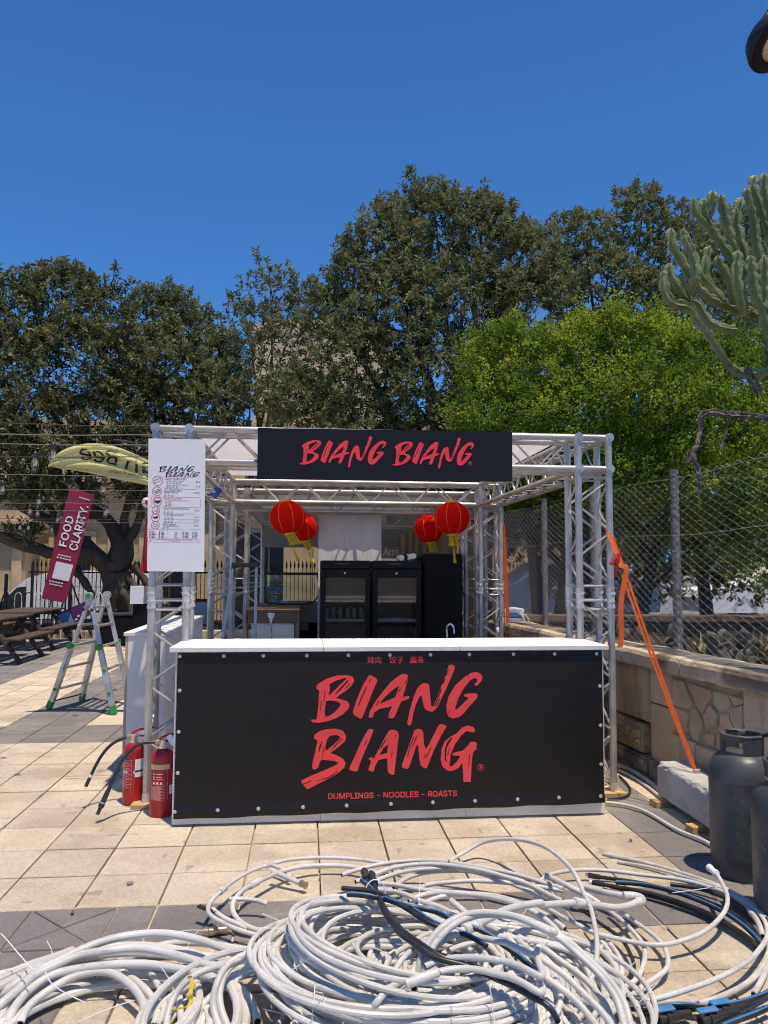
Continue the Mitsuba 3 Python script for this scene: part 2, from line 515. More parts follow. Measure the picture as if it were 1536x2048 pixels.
# coping stones
cuts = [SA, -3.6, -2.05, -1.034, -0.184, 1.35, 2.7, 4.2, 5.8, 7.6, SB]
ZT, ZB = 0.975, 0.853
for a, b_ in zip(cuts[:-1], cuts[1:]):
    n_ = 14
    ss = np.linspace(a + .007, b_ - .007, n_)
    prof = [(0.055, ZB), (0.062, ZB + .02), (0.06, ZT - .035), (0.045, ZT - .008), (0.02, ZT), (-0.22, ZT + .012), (-0.27, ZT), (-0.28, ZB)]
    G = np.array([[W(s_, z_, o_) for (o_, z_) in prof] for s_ in ss])
    nz = (fb(G * 7.0, 3) - .5) * .022
    G[:, :, 2] += nz
    G[:, :, 0] += (fb(G * 9.0, 5) - .5) * .02
    m = grid_mesh(G)
    ends = []
    for e in (G[0], G[-1]):
        ends.append(tm(np.vstack([e, e.mean(0)]), [[i, (i + 1) % len(e), len(e)] for i in range(len(e))]))
    part(wl, 'coping_stone', cat([m] + ends), 'm_coping')
# facing slabs
zc = ZB - .004
sA, sB, sC, sD = -0.511, -0.828, -1.656, -0.018
# sD > sA > sB > sC
z_slab_low = 0.421
part(wl, 'stone', wall_piece([(sA + .006, z_slab_low), (sD + .5, z_slab_low), (sD + .5, zc), (sA + .006, zc)], -.045, -.005, .006), 'm_lime')
zs = 0.581
part(wl, 'stone', wall_piece([(sB, zs + .004), (sA - .004, zs + .004), (sA - .004, zc), (sB, zc)], -.045, -.002, .005), 'm_lime')
part(wl, 'stone', wall_piece([(sB, .12), (sA - .004, .12), (sA - .004, zs - .006), (sB, zs - .006)], -.045, -.004, .005), 'm_lime')
zp = 0.431
part(wl, 'stone', wall_piece([(sC - .45, .10), (sC - .005, .10), (sC - .005, zc), (sC - .45, zc)], -.045, 0.004, .006), 'm_lime')
part(wl, 'stone', wall_piece([(-1.136 + .006, .10), (sB - .006, .10), (sB - .006, zp - .03), (-1.136 + .006, zp - .03)], -.045, .012, .006), 'm_lime')
part(wl, 'stone', wall_piece([(sC + .004, .10), (-1.136 - .006, .10), (-1.136 - .006, zp - .04), (sC + .004, zp - .04)], -.045, .016, .006), 'm_lime')
# rusticated blocks behind the stall's corner, and the run beyond it
for a, b_ in ((sA + .09, sD + .32), (sD + .34, sD + 1.2), (sD + 1.22, sD + 2.2)):
    z0_, z1_ = .17, z_slab_low - .03
    part(wl, 'rusticated_block', wall_piece([(a, z0_), (b_, z0_), (b_, z1_), (a, z1_)], -.045, .012, .006), 'm_rustic')
    gs_, gz_ = np.meshgrid(np.linspace(a + .035, b_ - .035, 90), np.linspace(z0_ + .03, z1_ - .03, 44), indexing='ij')
    hgt = np.abs(fb(np.stack([gs_ * 24, gz_ * 24, gs_ * 0], -1), 9, 3) - .5) * .11
    ed = np.minimum(np.minimum(gs_ - a - .035, b_ - .035 - gs_), np.minimum(gz_ - z0_ - .03, z1_ - .03 - gz_))
    hgt = .004 + hgt * np.clip(ed / .015, 0, 1)
    part(wl, 'rusticated_face', grid_mesh(np.array([[W(x, z, .012 + q) for x, z, q in zip(r1, r2, r3)] for r1, r2, r3 in zip(gs_, gz_, hgt)])), 'm_rustic')
s_ = sD + .508
while s_ < SB:
    L = 0.9 + .3 * rng.random()
    part(wl, 'stone', wall_piece([(s_ + .005, z_slab_low), (s_ + L, z_slab_low), (s_ + L, zc), (s_ + .005, zc)], -.045, -.004 - .004 * rng.random(), .006), 'm_lime')
    s_ += L + .004
# plinth blocks
s_ = sB - .1
for L in (.35, .62, .8, .75, .9, .8, .85, .9):
    part(wl, 'plinth_block', wall_piece([(s_ + .008, -.03), (s_ + L, -.03), (s_ + L, .155), (s_ + .008, .155)], -.045, .055 + .012 * rng.random(), .018), 'm_plinth')
    s_ += L
# crazy paving
part(wl, 'mortar_backing', wall_piece([(sC - 1.75, .09), (sB, .09), (sB, zc), (sC - 1.75, zc)], -.044, -.021), 'm_mortar')
CRAZY = [((-0.829,0.81),(-0.978,0.81),(-1.078,0.692),(-1.09,0.655),(-1.014,0.609),(-0.821,0.606)),((-0.99,0.812),(-1.302,0.8),(-1.313,0.761),(-1.199,0.599),(-1.095,0.662),(-1.086,0.693)),((-1.312,0.8),(-1.492,0.795),(-1.537,0.722),(-1.386,0.657),(-1.314,0.699),(-1.321,0.762)),((-1.502,0.794),(-1.663,0.795),(-1.659,0.759),(-1.554,0.725)),((-0.824,0.598),(-1.014,0.604),(-1.042,0.588),(-1.013,0.518),(-1.025,0.455),(-0.947,0.415),(-0.816,0.403)),((-1.113,0.652),(-1.183,0.593),(-1.224,0.535),(-1.171,0.477),(-1.133,0.4),(-1.049,0.408),(-1.023,0.471),(-1.041,0.572),(-1.096,0.646)),((-1.265,0.683),(-1.313,0.691),(-1.38,0.642),(-1.364,0.566),(-1.235,0.494),(-1.229,0.54),(-1.204,0.594)),((-1.393,0.647),(-1.499,0.681),(-1.514,0.629),(-1.57,0.555),(-1.465,0.526),(-1.422,0.399),(-1.332,0.411),(-1.354,0.507),(-1.374,0.563)),((-1.561,0.721),(-1.658,0.753),(-1.653,0.58),(-1.58,0.564),(-1.507,0.643),(-1.512,0.688)),((-1.18,0.473),(-1.336,0.513),(-1.327,0.417),(-1.229,0.41)),((-0.817,0.396),(-0.947,0.408),(-1.029,0.45),(-1.046,0.406),(-1.13,0.394),(-1.222,0.405),(-1.215,0.4),(-1.105,0.397),(-0.817,0.396)),((-1.472,0.523),(-1.653,0.574),(-1.647,0.452),(-1.473,0.418),(-1.435,0.402))]
for i, pg in enumerate(CRAZY):
    p_ = Polygon(pg).buffer(0).buffer(-.0035, join_style=2)
    p_ = max(getattr(p_, 'geoms', [p_]), key=lambda g: g.area)
    if p_.is_empty or p_.area < 2e-4:
        continue
    o_ = -.012 + .016 * rng.random()
    part(wl, 'crazy_stone', wall_piece(list(p_.exterior.coords)[:-1], -.045, o_, .007), f'm_crazy_{i % 3}')
# a second crazy panel nearer the camera (behind the gas cylinders)
from scipy.spatial import Voronoi
s1, s2 = sC - 1.7, sC - .47
pts = np.stack([s1 + (s2 - s1) * rng.random(40), .1 + (zc - .1) * rng.random(40)], 1)
bd = shapely.box(s1, .1, s2, zc)
far = np.array([[s1 - 9, 0], [s2 + 9, 0], [s1, 9], [s1, -9]])
vo = Voronoi(np.vstack([pts, far]))
for i in range(len(pts)):
    reg = vo.regions[vo.point_region[i]]
    if -1 in reg:
        continue
    g = Polygon(vo.vertices[reg]).intersection(bd).buffer(-.008, join_style=2)
    if g.is_empty or g.geom_type != 'Polygon' or g.area < 1e-3:
        continue
    part(wl, 'crazy_stone', wall_piece(list(g.exterior.coords)[:-1], -.045, -.01 + .014 * rng.random(), .007), f'm_crazy_{i % 3}')
part(wl, 'stone', wall_piece([(SA, .0), (s1 - .006, .0), (s1 - .006, zc), (SA, zc)], -.045, 0.0, .006), 'm_lime')

# ---------------------------------------------------------------- chain link fence on the wall
fk = thing('chain_link_fence', 'galvanised chain link fence on posts along the top of the parapet wall', 'fence')
FO = -.20
ZF0 = ZT + .015
post_s = [-0.558, 0.888, 2.102]
step_ = post_s[1] - post_s[0]
post_s = [post_s[0] - 2 * step_, post_s[0] - step_] + post_s + [post_s[2] + step_ * k for k in (1, 2)]
ZFT = 2.372
for s_ in post_s:
    b_ = W(s_, ZF0 - .2, FO - .03)
    t_ = W(s_ + .01, ZFT + .03, FO - .03)
    part(fk, 'post', tube(np.linspace(b_, t_, 5), .033, 12), 'm_galv', smooth=40)
dx, dzv = 0.031, 0.031
NW = int((8.6 + 4.6) / (2 * dx))
nz_ = int((ZFT - .04 - ZF0) / dzv)
wires = []
kk = np.arange(nz_ + 1)
for i in range(NW):
    sc = -4.6 + i * 2 * dx
    zz = ZF0 + kk * dzv
    sgn = np.where((kk + i) % 2 == 0, 1, -1)
    off = FO + sgn * .0022
    sw = 0.012 * np.sin(sc * 1.7 + zz * 2.0)
    ps = sc + sgn * dx * 1.0
    lift = 0.02 * np.sin(sc * 2.2) + (0.03 if sc < post_s[2] else 0)
    p = np.array([W(a + c_, z_ + lift * (z_ - ZF0), o_ + c_) for a, z_, o_, c_ in zip(ps, zz, off, sw)])
    wires.append(tube(p, .0021, 4 if sc < 2.5 else 3, caps=False))
part(fk, 'mesh', cat(wires), 'm_wire', kind='stuff')
for zf in (.66, .985):
    ss = np.linspace(-4.6, 8.6, 40)
    part(fk, 'straining_wire', tube([W(a, ZF0 + (ZFT - ZF0) * zf - .03 * abs(math.sin(a * 1.9)), FO) for a in ss], .0024, 5), 'm_wire')

# ---------------------------------------------------------------- aluminium truss stalls
X0, X1, YF, YB, ZTOP, S = -1.06, 2.205, 5.4826, 8.70, 2.575, 0.232
RC, RB = 0.0255, 0.0085


def zigzag(a0, a1, b0, b1, pitch, phase):
    """braces between the chord a (a0->a1) and the chord b."""
    a0, a1, b0, b1 = map(np.asarray, (a0, a1, b0, b1))
    L = np.linalg.norm(a1 - a0)
    n = max(2, int(round(L / pitch)))
    out = []
    for i in range(n):
        t0, t1 = i / n, (i + 1) / n
        t0, t1 = t0 + .012 / L, t1 - .012 / L
        if (i + phase) % 2 == 0:
            out.append((a0 + (a1 - a0) * t0, b0 + (b1 - b0) * t1))
        else:
            out.append((b0 + (b1 - b0) * t0, a0 + (a1 - a0) * t1))
    return out


def truss_run(frame, name, start, axis, length, u, v, fine, pitch=.25, r=RC):
    """box truss from start along axis; chords at start + {0,u} + {0,v}."""
    start, axis, u, v = (np.asarray(q, float) for q in (start, axis, u, v))
    holder = sub_key(frame, name)
    e = start + axis * length
    ch = [(start + i * u + j * v, e + i * u + j * v) for i, j in ((0, 0), (1, 0), (1, 1), (0, 1))]
    for a, b in ch:
        part(holder, 'chord', rod(a, b, r, 14), 'm_alu', smooth=40)
    br = []
    for k in range(4):
        (a0, a1), (b0, b1) = ch[k], ch[(k + 1) % 4]
        br.append((a0 + axis * .02, b0 + axis * .02))
        br.append((a1 - axis * .02, b1 - axis * .02))
        br += zigzag(a0 + axis * .03, a1 - axis * .03, b0 + axis * .03, b1 - axis * .03, pitch, k // 2)
    if fine:
        for a, b in br:
            part(holder, 'brace', rod(a, b, RB, 7, False), 'm_alu', smooth=40)
    else:
        part(holder, 'bracing', cat([rod(a, b, RB, 6, False) for a, b in br]), 'm_alu', smooth=40, kind='stuff')
    return holder, ch


def sleeves(holder, ch_points, axis=(0, 0, 1)):
    axis = np.asarray(axis, float)
    for p in ch_points:
        prof = []
        for t in np.linspace(-.075, .075, 13):
            k = int(round((t + .075) / .0125))
            prof.append((.0275 + (.004 if k in (0, 1, 4, 8, 11, 12) else 0), t))
        part(holder, 'sleeve', lathe(prof, 14, p), 'm_alu_bright', smooth=30)
        c = p + np.array([0, -.03, .03])
        part(holder, 'pin', cat([rod(p + [-.038, 0, .035], p + [.038, 0, .035], .005, 6), rod(p + [0, -.038, -.035], p + [0, .038, -.035], .005, 6)]), 'm_alu_bright')


def column(frame, x, y, sx, sy, fine, ztop=ZTOP):
    u, v = (sx * S, 0, 0), (0, sy * S, 0)
    zb = ztop - S
    h, ch = truss_run(frame, 'column', (x, y, .035), (0, 0, 1), 1.365, u, v, fine, .2)
    br = []
    for (a, b) in ch:
        part(h, 'chord', rod(b + [0, 0, .0], [b[0], b[1], ztop], RC, 14), 'm_alu', smooth=40)
        sl = [b]
    for k in range(4):
        a0, b0 = ch[k][1], ch[(k + 1) % 4][1]
        a1, b1 = np.array([a0[0], a0[1], zb]), np.array([b0[0], b0[1], zb])
        br += [(a0 + [0, 0, .085], b0 + [0, 0, .085]), (a1 - [0, 0, .06], b1 - [0, 0, .06])]
        br += zigzag(a0 + [0, 0, .095], a1 - [0, 0, .07], b0 + [0, 0, .095], b1 - [0, 0, .07], .2, k // 2)
    for k in range(4):
        a0, b0 = ch[k][1], ch[(k + 1) % 4][1]
        if fine:
            part(h, 'brace', rod(a0 - [0, 0, .085], b0 - [0, 0, .085], RB, 7, False), 'm_alu', smooth=40)
        else:
            br.append((a0 - [0, 0, .085], b0 - [0, 0, .085]))
    if fine:
        for a, b in br:
            part(h, 'brace', rod(a, b, RB, 7, False), 'm_alu', smooth=40)
    else:
        part(h, 'bracing', cat([rod(a, b, RB, 6, False) for a, b in br]), 'm_alu', smooth=40, kind='stuff')
    sleeves(h, [b for a, b in ch])
    part(h, 'foot', cat([lathe([(.0285, -.033), (.0305, -.03), (.0305, .05), (.0285, .055)], 12, a) for a, b in ch]), 'm_alu_bright', smooth=30)
    # corner block: cross pieces at the top
    for k in range(4):
        a0, b0 = np.array(ch[k][1]), np.array(ch[(k + 1) % 4][1])
        for z_ in (zb, ztop):
            part(h, 'corner_tube', rod([a0[0], a0[1], z_], [b0[0], b0[1], z_], RC, 12, False), 'm_alu', smooth=40)
    for k in range(4):
        for z_ in (zb, ztop):
            p = ch[k][1]
            sy_ = -1 if p[1] <= y + 1e-6 and sy > 0 or sy < 0 and p[1] < y - .1 else 1
            m = cat([rod([p[0], p[1] - .034, z_], [p[0], p[1] + .034, z_], .033, 16), rod([p[0], p[1] - .04, z_], [p[0], p[1] - .03, z_], .014, 8)])
            part(h, 'corner_cap', m, 'm_alu', smooth=30)
    return h


fr = thing('truss_frame', 'aluminium truss stall frame around the black counter, front one of two', 'truss frame')
column(fr, X0, YF, 1, 1, True)
column(fr, X1, YF, -1, 1, True)
column(fr, X0, YB, 1, 1, False)
column(fr, X1, YB, -1, 1, False)
zb_ = ZTOP - S
truss_run(fr, 'beam', (X0 + S, YF, zb_), (1, 0, 0), X1 - X0 - 2 * S, (0, S, 0), (0, 0, S), True)
truss_run(fr, 'beam', (X0 + S, YB, zb_), (1, 0, 0), X1 - X0 - 2 * S, (0, S, 0), (0, 0, S), False)
truss_run(fr, 'beam', (X0, YF + S, zb_), (0, 1, 0), YB - YF - S, (S, 0, 0), (0, 0, S), False)
truss_run(fr, 'beam', (X1 - S, YF + S, zb_), (0, 1, 0), YB - YF - S, (S, 0, 0), (0, 0, S), False)
# the second stall behind
fr2 = thing('truss_frame', 'second aluminium truss frame standing behind the first, over the dark kitchen', 'truss frame')
RX0, RX1, RY0, RY1 = -.93, 2.10, 9.02, 12.2
for x_, y_, sx in ((RX0, RY0, 1), (RX1, RY0, -1), (RX0, RY1, 1), (RX1, RY1, -1)):
    column(fr2, x_, y_, sx, 1, False, 2.50)
zr = 2.50 - S
truss_run(fr2, 'beam', (RX0 + S, RY0, zr), (1, 0, 0), RX1 - RX0 - 2 * S, (0, S, 0), (0, 0, S), False)
truss_run(fr2, 'beam', (RX0 + S, RY1, zr), (1, 0, 0), RX1 - RX0 - 2 * S, (0, S, 0), (0, 0, S), False)
truss_run(fr2, 'beam', (RX0, RY0 + S, zr), (0, 1, 0), RY1 - RY0 - S, (S, 0, 0), (0, 0, S), False)
truss_run(fr2, 'beam', (RX1 - S, RY0 + S, zr), (0, 1, 0), RY1 - RY0 - S, (S, 0, 0), (0, 0, S), False)
# timber pads under the legs
for (x_, y_), lab in (((X0 + .1, YF + .1), 'timber pad under the left front leg of the truss frame'), ((X1 - .1, YF + .1), 'timber pad under the right front leg of the truss frame')):
    single('timber_pad', lab, 'timber pad', bevel_box(x_ - .19, x_ + .17, y_ - .17, y_ + .17, -.002, .03, .003), 'm_pine')

# ---------------------------------------------------------------- roof sheets
scene['m_sheet'] = {'type': 'principledthin', 'base_color': {'type': 'rgb', 'value': [0.83, 0.80, 0.82]}, 'roughness': 0.7, 'diff_trans': 0.85}


def sheet(x0, x1, y0, y1, z, sag):
    a, b = np.meshgrid(np.linspace(x0, x1, 40), np.linspace(y0, y1, 40), indexing='ij')
    u_, v_ = (a - x0) / (x1 - x0), (b - y0) / (y1 - y0)
    zz = z - sag * (np.sin(u_ * np.pi) * np.sin(v_ * np.pi)) - .012 * np.abs(np.sin(u_ * 9)) * np.sin(v_ * np.pi)
    return grid_mesh(np.stack([a, b, zz], -1))


single('roof_sheet', 'translucent white roof sheet over the front stall', 'roof sheet', sheet(X0 + .22, X1 - .22, 5.74, 8.6, ZTOP + .05, .02), 'm_sheet', smooth=True)
scene['m_sheet_grey'] = {'type': 'principledthin', 'base_color': {'type': 'rgb', 'value': [0.40, 0.40, 0.41]}, 'roughness': 0.7, 'diff_trans': 0.35}
single('roof_sheet', 'dull grey roof sheet over the rear stall kitchen', 'roof sheet', sheet(RX0 + .05, RX1 - .05, 9.17, 12.4, 2.54, .02), 'm_sheet_grey', smooth=True)

# ---------------------------------------------------------------- counter with its banner
ct = thing('serving_counter', 'white serving counter with a black front banner, in three sections', 'counter')
CX0, CX1, CY, CZ = -.819, 1.968, 5.045, 1.105
c1, c2 = 0.104, 1.039
for a, b in ((CX0, c1), (c1, c2), (c2, CX1)):
    part(ct, 'front_panel', bevel_box(a + .001, b - .001, CY, CY + .018, .012, CZ - .032, .002), 'm_white_panel')
for x_ in (CX0, CX1 - .018):
    part(ct, 'side_panel', bevel_box(x_, x_ + .018, CY + .02, CY + .52, .012, CZ - .032, .002), 'm_white_panel')
t1, t2 = 0.11, 0.997
for a, b in ((CX0 - .035, t1), (t1, t2), (t2, CX1 + .03)):
    part(ct, 'top', bevel_box(a + .0015, b - .0015, CY - .035, CY + .56, CZ - .03, CZ, .003), 'm_white_panel')
# the printed banner, screwed on
bn = thing('banner', 'black banner with red brush lettering screwed to the counter front', 'banner')
bx0, bx1 = -0.804, 1.956
bz1 = CZ - .034
na, nb = 120, 44
U, V = np.meshgrid(np.linspace(0, 1, na), np.linspace(0, 1, nb), indexing='ij')
zlow = .052 + .032 * U + .003 * np.sin(U * 40)
bxx = bx0 + (bx1 - bx0) * U
bzz = zlow + (bz1 - zlow) * V
bulge = .011 + .007 * fb(np.stack([bxx * 3, bzz * 2, bzz * 0], -1), 4) + .004 * np.abs(np.sin(U * np.pi * 11)) * (1 - V) ** 6 + .012 * (V < .06)
BP = np.stack([bxx, CY - bulge, bzz], -1)
part(bn, 'sheet', grid_mesh(BP), 'm_banner', smooth=True)
scr = []
for x_ in [-0.79,-0.517,-0.269,0.006,0.272,0.54,0.805,1.062,1.356,1.633,1.919]:
    scr.append((x_, bz1 - .022))
for x_ in [-0.797,-0.535,-0.285,-0.007,0.267,0.548,0.818,1.092,1.371,1.647,1.926]:
    scr.append((x_, .098 + .032 * (x_ - bx0) / (bx1 - bx0)))
for zz_ in (0.836, 0.581, 0.33):
    scr += [(bx0 + .018, zz_), (bx1 - .018, zz_)]
from scipy.ndimage import map_coordinates


def sheet_y(x, z):
    uu = np.clip((np.asarray(x) - bx0) / (bx1 - bx0), 0, 1)
    zl = .052 + .032 * uu + .003 * np.sin(uu * 40)
    vv = np.clip((np.asarray(z) - zl) / (bz1 - zl), 0, 1)
    return map_coordinates(BP[:, :, 1], [np.atleast_1d(uu * (na - 1)), np.atleast_1d(vv * (nb - 1))], order=1).reshape(np.shape(x))


for x_, z_ in scr:
    m = tm(np.vstack([lathe([(.012, 0), (.0115, .003), (.006, .005), (.0001, .0055)], 12).vertices]), lathe([(.012, 0), (.0115, .003), (.006, .005), (.0001, .0055)], 12).faces)
    part(bn, 'screw', place(m, (x_, sheet_y(x_, z_) - .001, z_), (1, 0, 0), (0, 0, 1)), 'm_alu_bright', smooth=40)
# brush letters: outline, then the holes and dry-brush gaps
L1 = {'B':[((0.065,0.847),(0.077,0.868),(0.139,0.904),(0.206,0.922),(0.264,0.924),(0.302,0.911),(0.31,0.89),(0.298,0.861),(0.265,0.829),(0.223,0.801),(0.192,0.778),(0.224,0.772),(0.265,0.759),(0.282,0.738),(0.274,0.71),(0.241,0.677),(0.2,0.653),(0.142,0.634),(0.084,0.624),(0.047,0.629),(0.033,0.644),(0.072,0.645),(0.077,0.688),(0.083,0.737),(0.085,0.786),(0.086,0.827),(0.069,0.839)),((0.152,0.865),(0.181,0.883),(0.252,0.907),(0.258,0.897),(0.223,0.866),(0.182,0.826),(0.147,0.793),(0.155,0.834)),((0.132,0.761),(0.157,0.764),(0.199,0.758),(0.224,0.743),(0.22,0.727),(0.191,0.694),(0.158,0.67),(0.129,0.661),(0.123,0.687),(0.126,0.728)),((0.266,0.891),(0.274,0.886),(0.223,0.829),(0.182,0.794),(0.197,0.816)),((0.281,0.872),(0.286,0.867),(0.261,0.841),(0.245,0.832)),((0.098,0.761),(0.102,0.759),(0.1,0.704),(0.095,0.7)),((0.122,0.826),(0.126,0.825),(0.119,0.753),(0.114,0.753))],'I':[((0.402,0.918),(0.415,0.922),(0.453,0.901),(0.459,0.885),(0.432,0.823),(0.399,0.741),(0.362,0.651),(0.354,0.645),(0.308,0.672),(0.302,0.689),(0.324,0.758),(0.357,0.84)),((0.388,0.85),(0.393,0.846),(0.365,0.783),(0.339,0.725),(0.332,0.724),(0.355,0.783)),((0.411,0.896),(0.417,0.893),(0.408,0.873),(0.403,0.874))],'A':[((0.6,0.917),(0.626,0.929),(0.656,0.919),(0.66,0.904),(0.639,0.829),(0.622,0.78),(0.635,0.784),(0.664,0.787),(0.669,0.777),(0.656,0.767),(0.614,0.751),(0.593,0.706),(0.572,0.656),(0.555,0.646),(0.526,0.65),(0.53,0.665),(0.555,0.723),(0.517,0.715),(0.475,0.707),(0.441,0.687),(0.433,0.662),(0.425,0.652),(0.405,0.655),(0.41,0.692),(0.42,0.708),(0.449,0.757),(0.5,0.822),(0.55,0.88)),((0.601,0.853),(0.576,0.78),(0.517,0.756),(0.473,0.738),(0.508,0.781),(0.559,0.826)),((0.658,0.912),(0.662,0.909),(0.639,0.862),(0.633,0.862)),((0.601,0.829),(0.613,0.842),(0.605,0.819),(0.592,0.813)),((0.466,0.757),(0.473,0.755),(0.456,0.728),(0.45,0.728)),((0.549,0.681),(0.554,0.683),(0.534,0.652),(0.527,0.652))],'N':[((0.745,0.861),(0.762,0.868),(0.787,0.865),(0.796,0.852),(0.8,0.811),(0.809,0.719),(0.822,0.719),(0.856,0.794),(0.898,0.901),(0.924,0.981),(0.941,0.986),(0.963,0.976),(0.965,0.964),(0.933,0.884),(0.881,0.777),(0.847,0.711),(0.822,0.686),(0.805,0.684),(0.779,0.695),(0.762,0.712),(0.749,0.778),(0.736,0.787),(0.711,0.737),(0.694,0.68),(0.682,0.614),(0.669,0.597),(0.654,0.606),(0.654,0.622),(0.669,0.696),(0.694,0.779),(0.719,0.837)),((0.917,0.951),(0.923,0.948),(0.907,0.91),(0.9,0.911)),((0.898,0.897),(0.904,0.895),(0.89,0.86),(0.883,0.862)),((0.874,0.831),(0.88,0.827),(0.834,0.719),(0.827,0.721)),((0.862,0.769),(0.868,0.767),(0.843,0.719),(0.837,0.719))],'G':[((1.036,0.909),(1.07,0.929),(1.105,0.935),(1.135,0.924),(1.148,0.903),(1.139,0.874),(1.113,0.849),(1.1,0.845),(1.094,0.858),(1.109,0.87),(1.113,0.887),(1.096,0.898),(1.062,0.879),(1.018,0.825),(0.984,0.759),(0.967,0.709),(0.971,0.695),(0.992,0.709),(1.035,0.75),(1.057,0.77),(1.027,0.779),(1.023,0.792),(1.053,0.798),(1.104,0.799),(1.117,0.786),(1.109,0.766),(1.061,0.716),(1.018,0.667),(0.992,0.648),(0.949,0.639),(0.924,0.652),(0.911,0.677),(0.909,0.726),(0.924,0.784),(0.967,0.851)),((1.053,0.921),(1.058,0.918),(1.051,0.904),(1.046,0.906)),((0.929,0.693),(0.933,0.691),(0.926,0.668),(0.921,0.67))]}
L2 = {'B':[((0.056,0.529),(0.06,0.55),(0.093,0.573),(0.142,0.585),(0.2,0.586),(0.242,0.571),(0.261,0.538),(0.255,0.506),(0.218,0.474),(0.16,0.434),(0.202,0.421),(0.243,0.396),(0.259,0.372),(0.252,0.343),(0.211,0.308),(0.146,0.273),(0.08,0.242),(0.019,0.211),(-0.018,0.252),(-0.019,0.268),(0.038,0.295),(0.12,0.326),(0.186,0.353),(0.215,0.372),(0.186,0.385),(0.107,0.395),(0.095,0.379),(0.087,0.347),(0.063,0.333),(0.046,0.343),(0.05,0.38),(0.062,0.428),(0.073,0.484),(0.079,0.513)),((0.139,0.516),(0.159,0.544),(0.201,0.547),(0.224,0.535),(0.209,0.511),(0.172,0.479),(0.134,0.449),(0.129,0.475)),((0.106,0.51),(0.11,0.507),(0.094,0.448),(0.086,0.444),(0.091,0.476)),((0.23,0.526),(0.234,0.521),(0.185,0.466),(0.164,0.446),(0.193,0.486)),((0.12,0.476),(0.125,0.472),(0.111,0.403),(0.108,0.404)),((0.063,0.258),(0.154,0.287),(0.211,0.324),(0.207,0.313),(0.15,0.277)),((-0.014,0.246),(0.039,0.267),(0.043,0.262),(-0.01,0.241))],'I':[((0.4,0.577),(0.413,0.582),(0.431,0.58),(0.434,0.568),(0.409,0.503),(0.376,0.43),(0.347,0.358),(0.335,0.319),(0.319,0.316),(0.282,0.328),(0.285,0.343),(0.318,0.415),(0.359,0.504)),((0.401,0.52),(0.394,0.499),(0.377,0.475),(0.374,0.479))],'A':[((0.534,0.567),(0.559,0.576),(0.589,0.566),(0.599,0.545),(0.589,0.451),(0.577,0.353),(0.569,0.29),(0.552,0.292),(0.529,0.309),(0.525,0.395),(0.51,0.394),(0.468,0.384),(0.447,0.347),(0.439,0.315),(0.427,0.313),(0.404,0.324),(0.41,0.344),(0.422,0.381),(0.404,0.393),(0.41,0.401),(0.443,0.405),(0.476,0.461),(0.509,0.526)),((0.53,0.485),(0.523,0.428),(0.476,0.416),(0.501,0.461)),((0.511,0.514),(0.516,0.509),(0.485,0.453),(0.476,0.451)),((0.576,0.541),(0.581,0.541),(0.575,0.52),(0.571,0.522)),((0.553,0.435),(0.558,0.435),(0.555,0.401),(0.551,0.401)),((0.426,0.402),(0.45,0.403),(0.445,0.396),(0.431,0.395))],'N':[((0.699,0.568),(0.72,0.578),(0.749,0.571),(0.758,0.551),(0.762,0.481),(0.775,0.448),(0.796,0.48),(0.83,0.545),(0.856,0.595),(0.873,0.607),(0.908,0.594),(0.908,0.586),(0.873,0.528),(0.83,0.447),(0.796,0.365),(0.781,0.329),(0.762,0.329),(0.741,0.346),(0.733,0.383),(0.724,0.481),(0.711,0.465),(0.686,0.392),(0.665,0.335),(0.653,0.325),(0.622,0.336),(0.619,0.352),(0.644,0.417),(0.678,0.507)),((0.693,0.527),(0.698,0.525),(0.669,0.449),(0.659,0.401),(0.653,0.402),(0.666,0.458)),((0.711,0.531),(0.718,0.529),(0.69,0.466),(0.684,0.466)),((0.805,0.455),(0.81,0.452),(0.779,0.392),(0.773,0.393)),((0.771,0.423),(0.775,0.421),(0.764,0.386),(0.759,0.389))],'G':[((0.975,0.543),(1.009,0.58),(1.052,0.594),(1.086,0.583),(1.099,0.562),(1.086,0.548),(1.06,0.554),(1.043,0.559),(1.009,0.534),(0.966,0.477),(0.936,0.412),(0.928,0.346),(0.94,0.334),(0.974,0.362),(1,0.402),(0.953,0.403),(0.947,0.416),(0.966,0.424),(1.017,0.435),(1.052,0.467),(1.064,0.488),(1.095,0.49),(1.109,0.479),(1.103,0.454),(1.113,0.443),(1.099,0.44),(1.081,0.417),(1.073,0.343),(1.068,0.236),(1.019,0.236),(1.017,0.279),(1.013,0.361),(0.991,0.328),(0.953,0.309),(0.915,0.309),(0.881,0.339),(0.871,0.38),(0.877,0.446),(0.898,0.495),(0.941,0.527)),((0.941,0.521),(0.946,0.514),(0.911,0.453),(0.906,0.388),(0.915,0.359),(0.898,0.38),(0.898,0.445),(0.913,0.488)),((0.929,0.461),(0.932,0.458),(0.919,0.404),(0.915,0.407)),((1.058,0.41),(1.063,0.408),(1.056,0.331),(1.051,0.335))]}


def brush(polys):
    g = Polygon(polys[0]).buffer(0)
    wid = math.sqrt(g.area)
    g = g.buffer(.018 * wid).buffer(-.018 * wid * 1.0)
    for hpoly in polys[1:]:
        g = g.difference(Polygon(hpoly).buffer(0))
    return g


def on_banner(g, depth=.0012):
    m = extrude(g, depth)
    v = np.array(m.vertices)
    y = sheet_y(v[:, 0], v[:, 1])
    return tm(np.stack([v[:, 0], y - .0012 - v[:, 2], v[:, 1]], 1), m.faces)


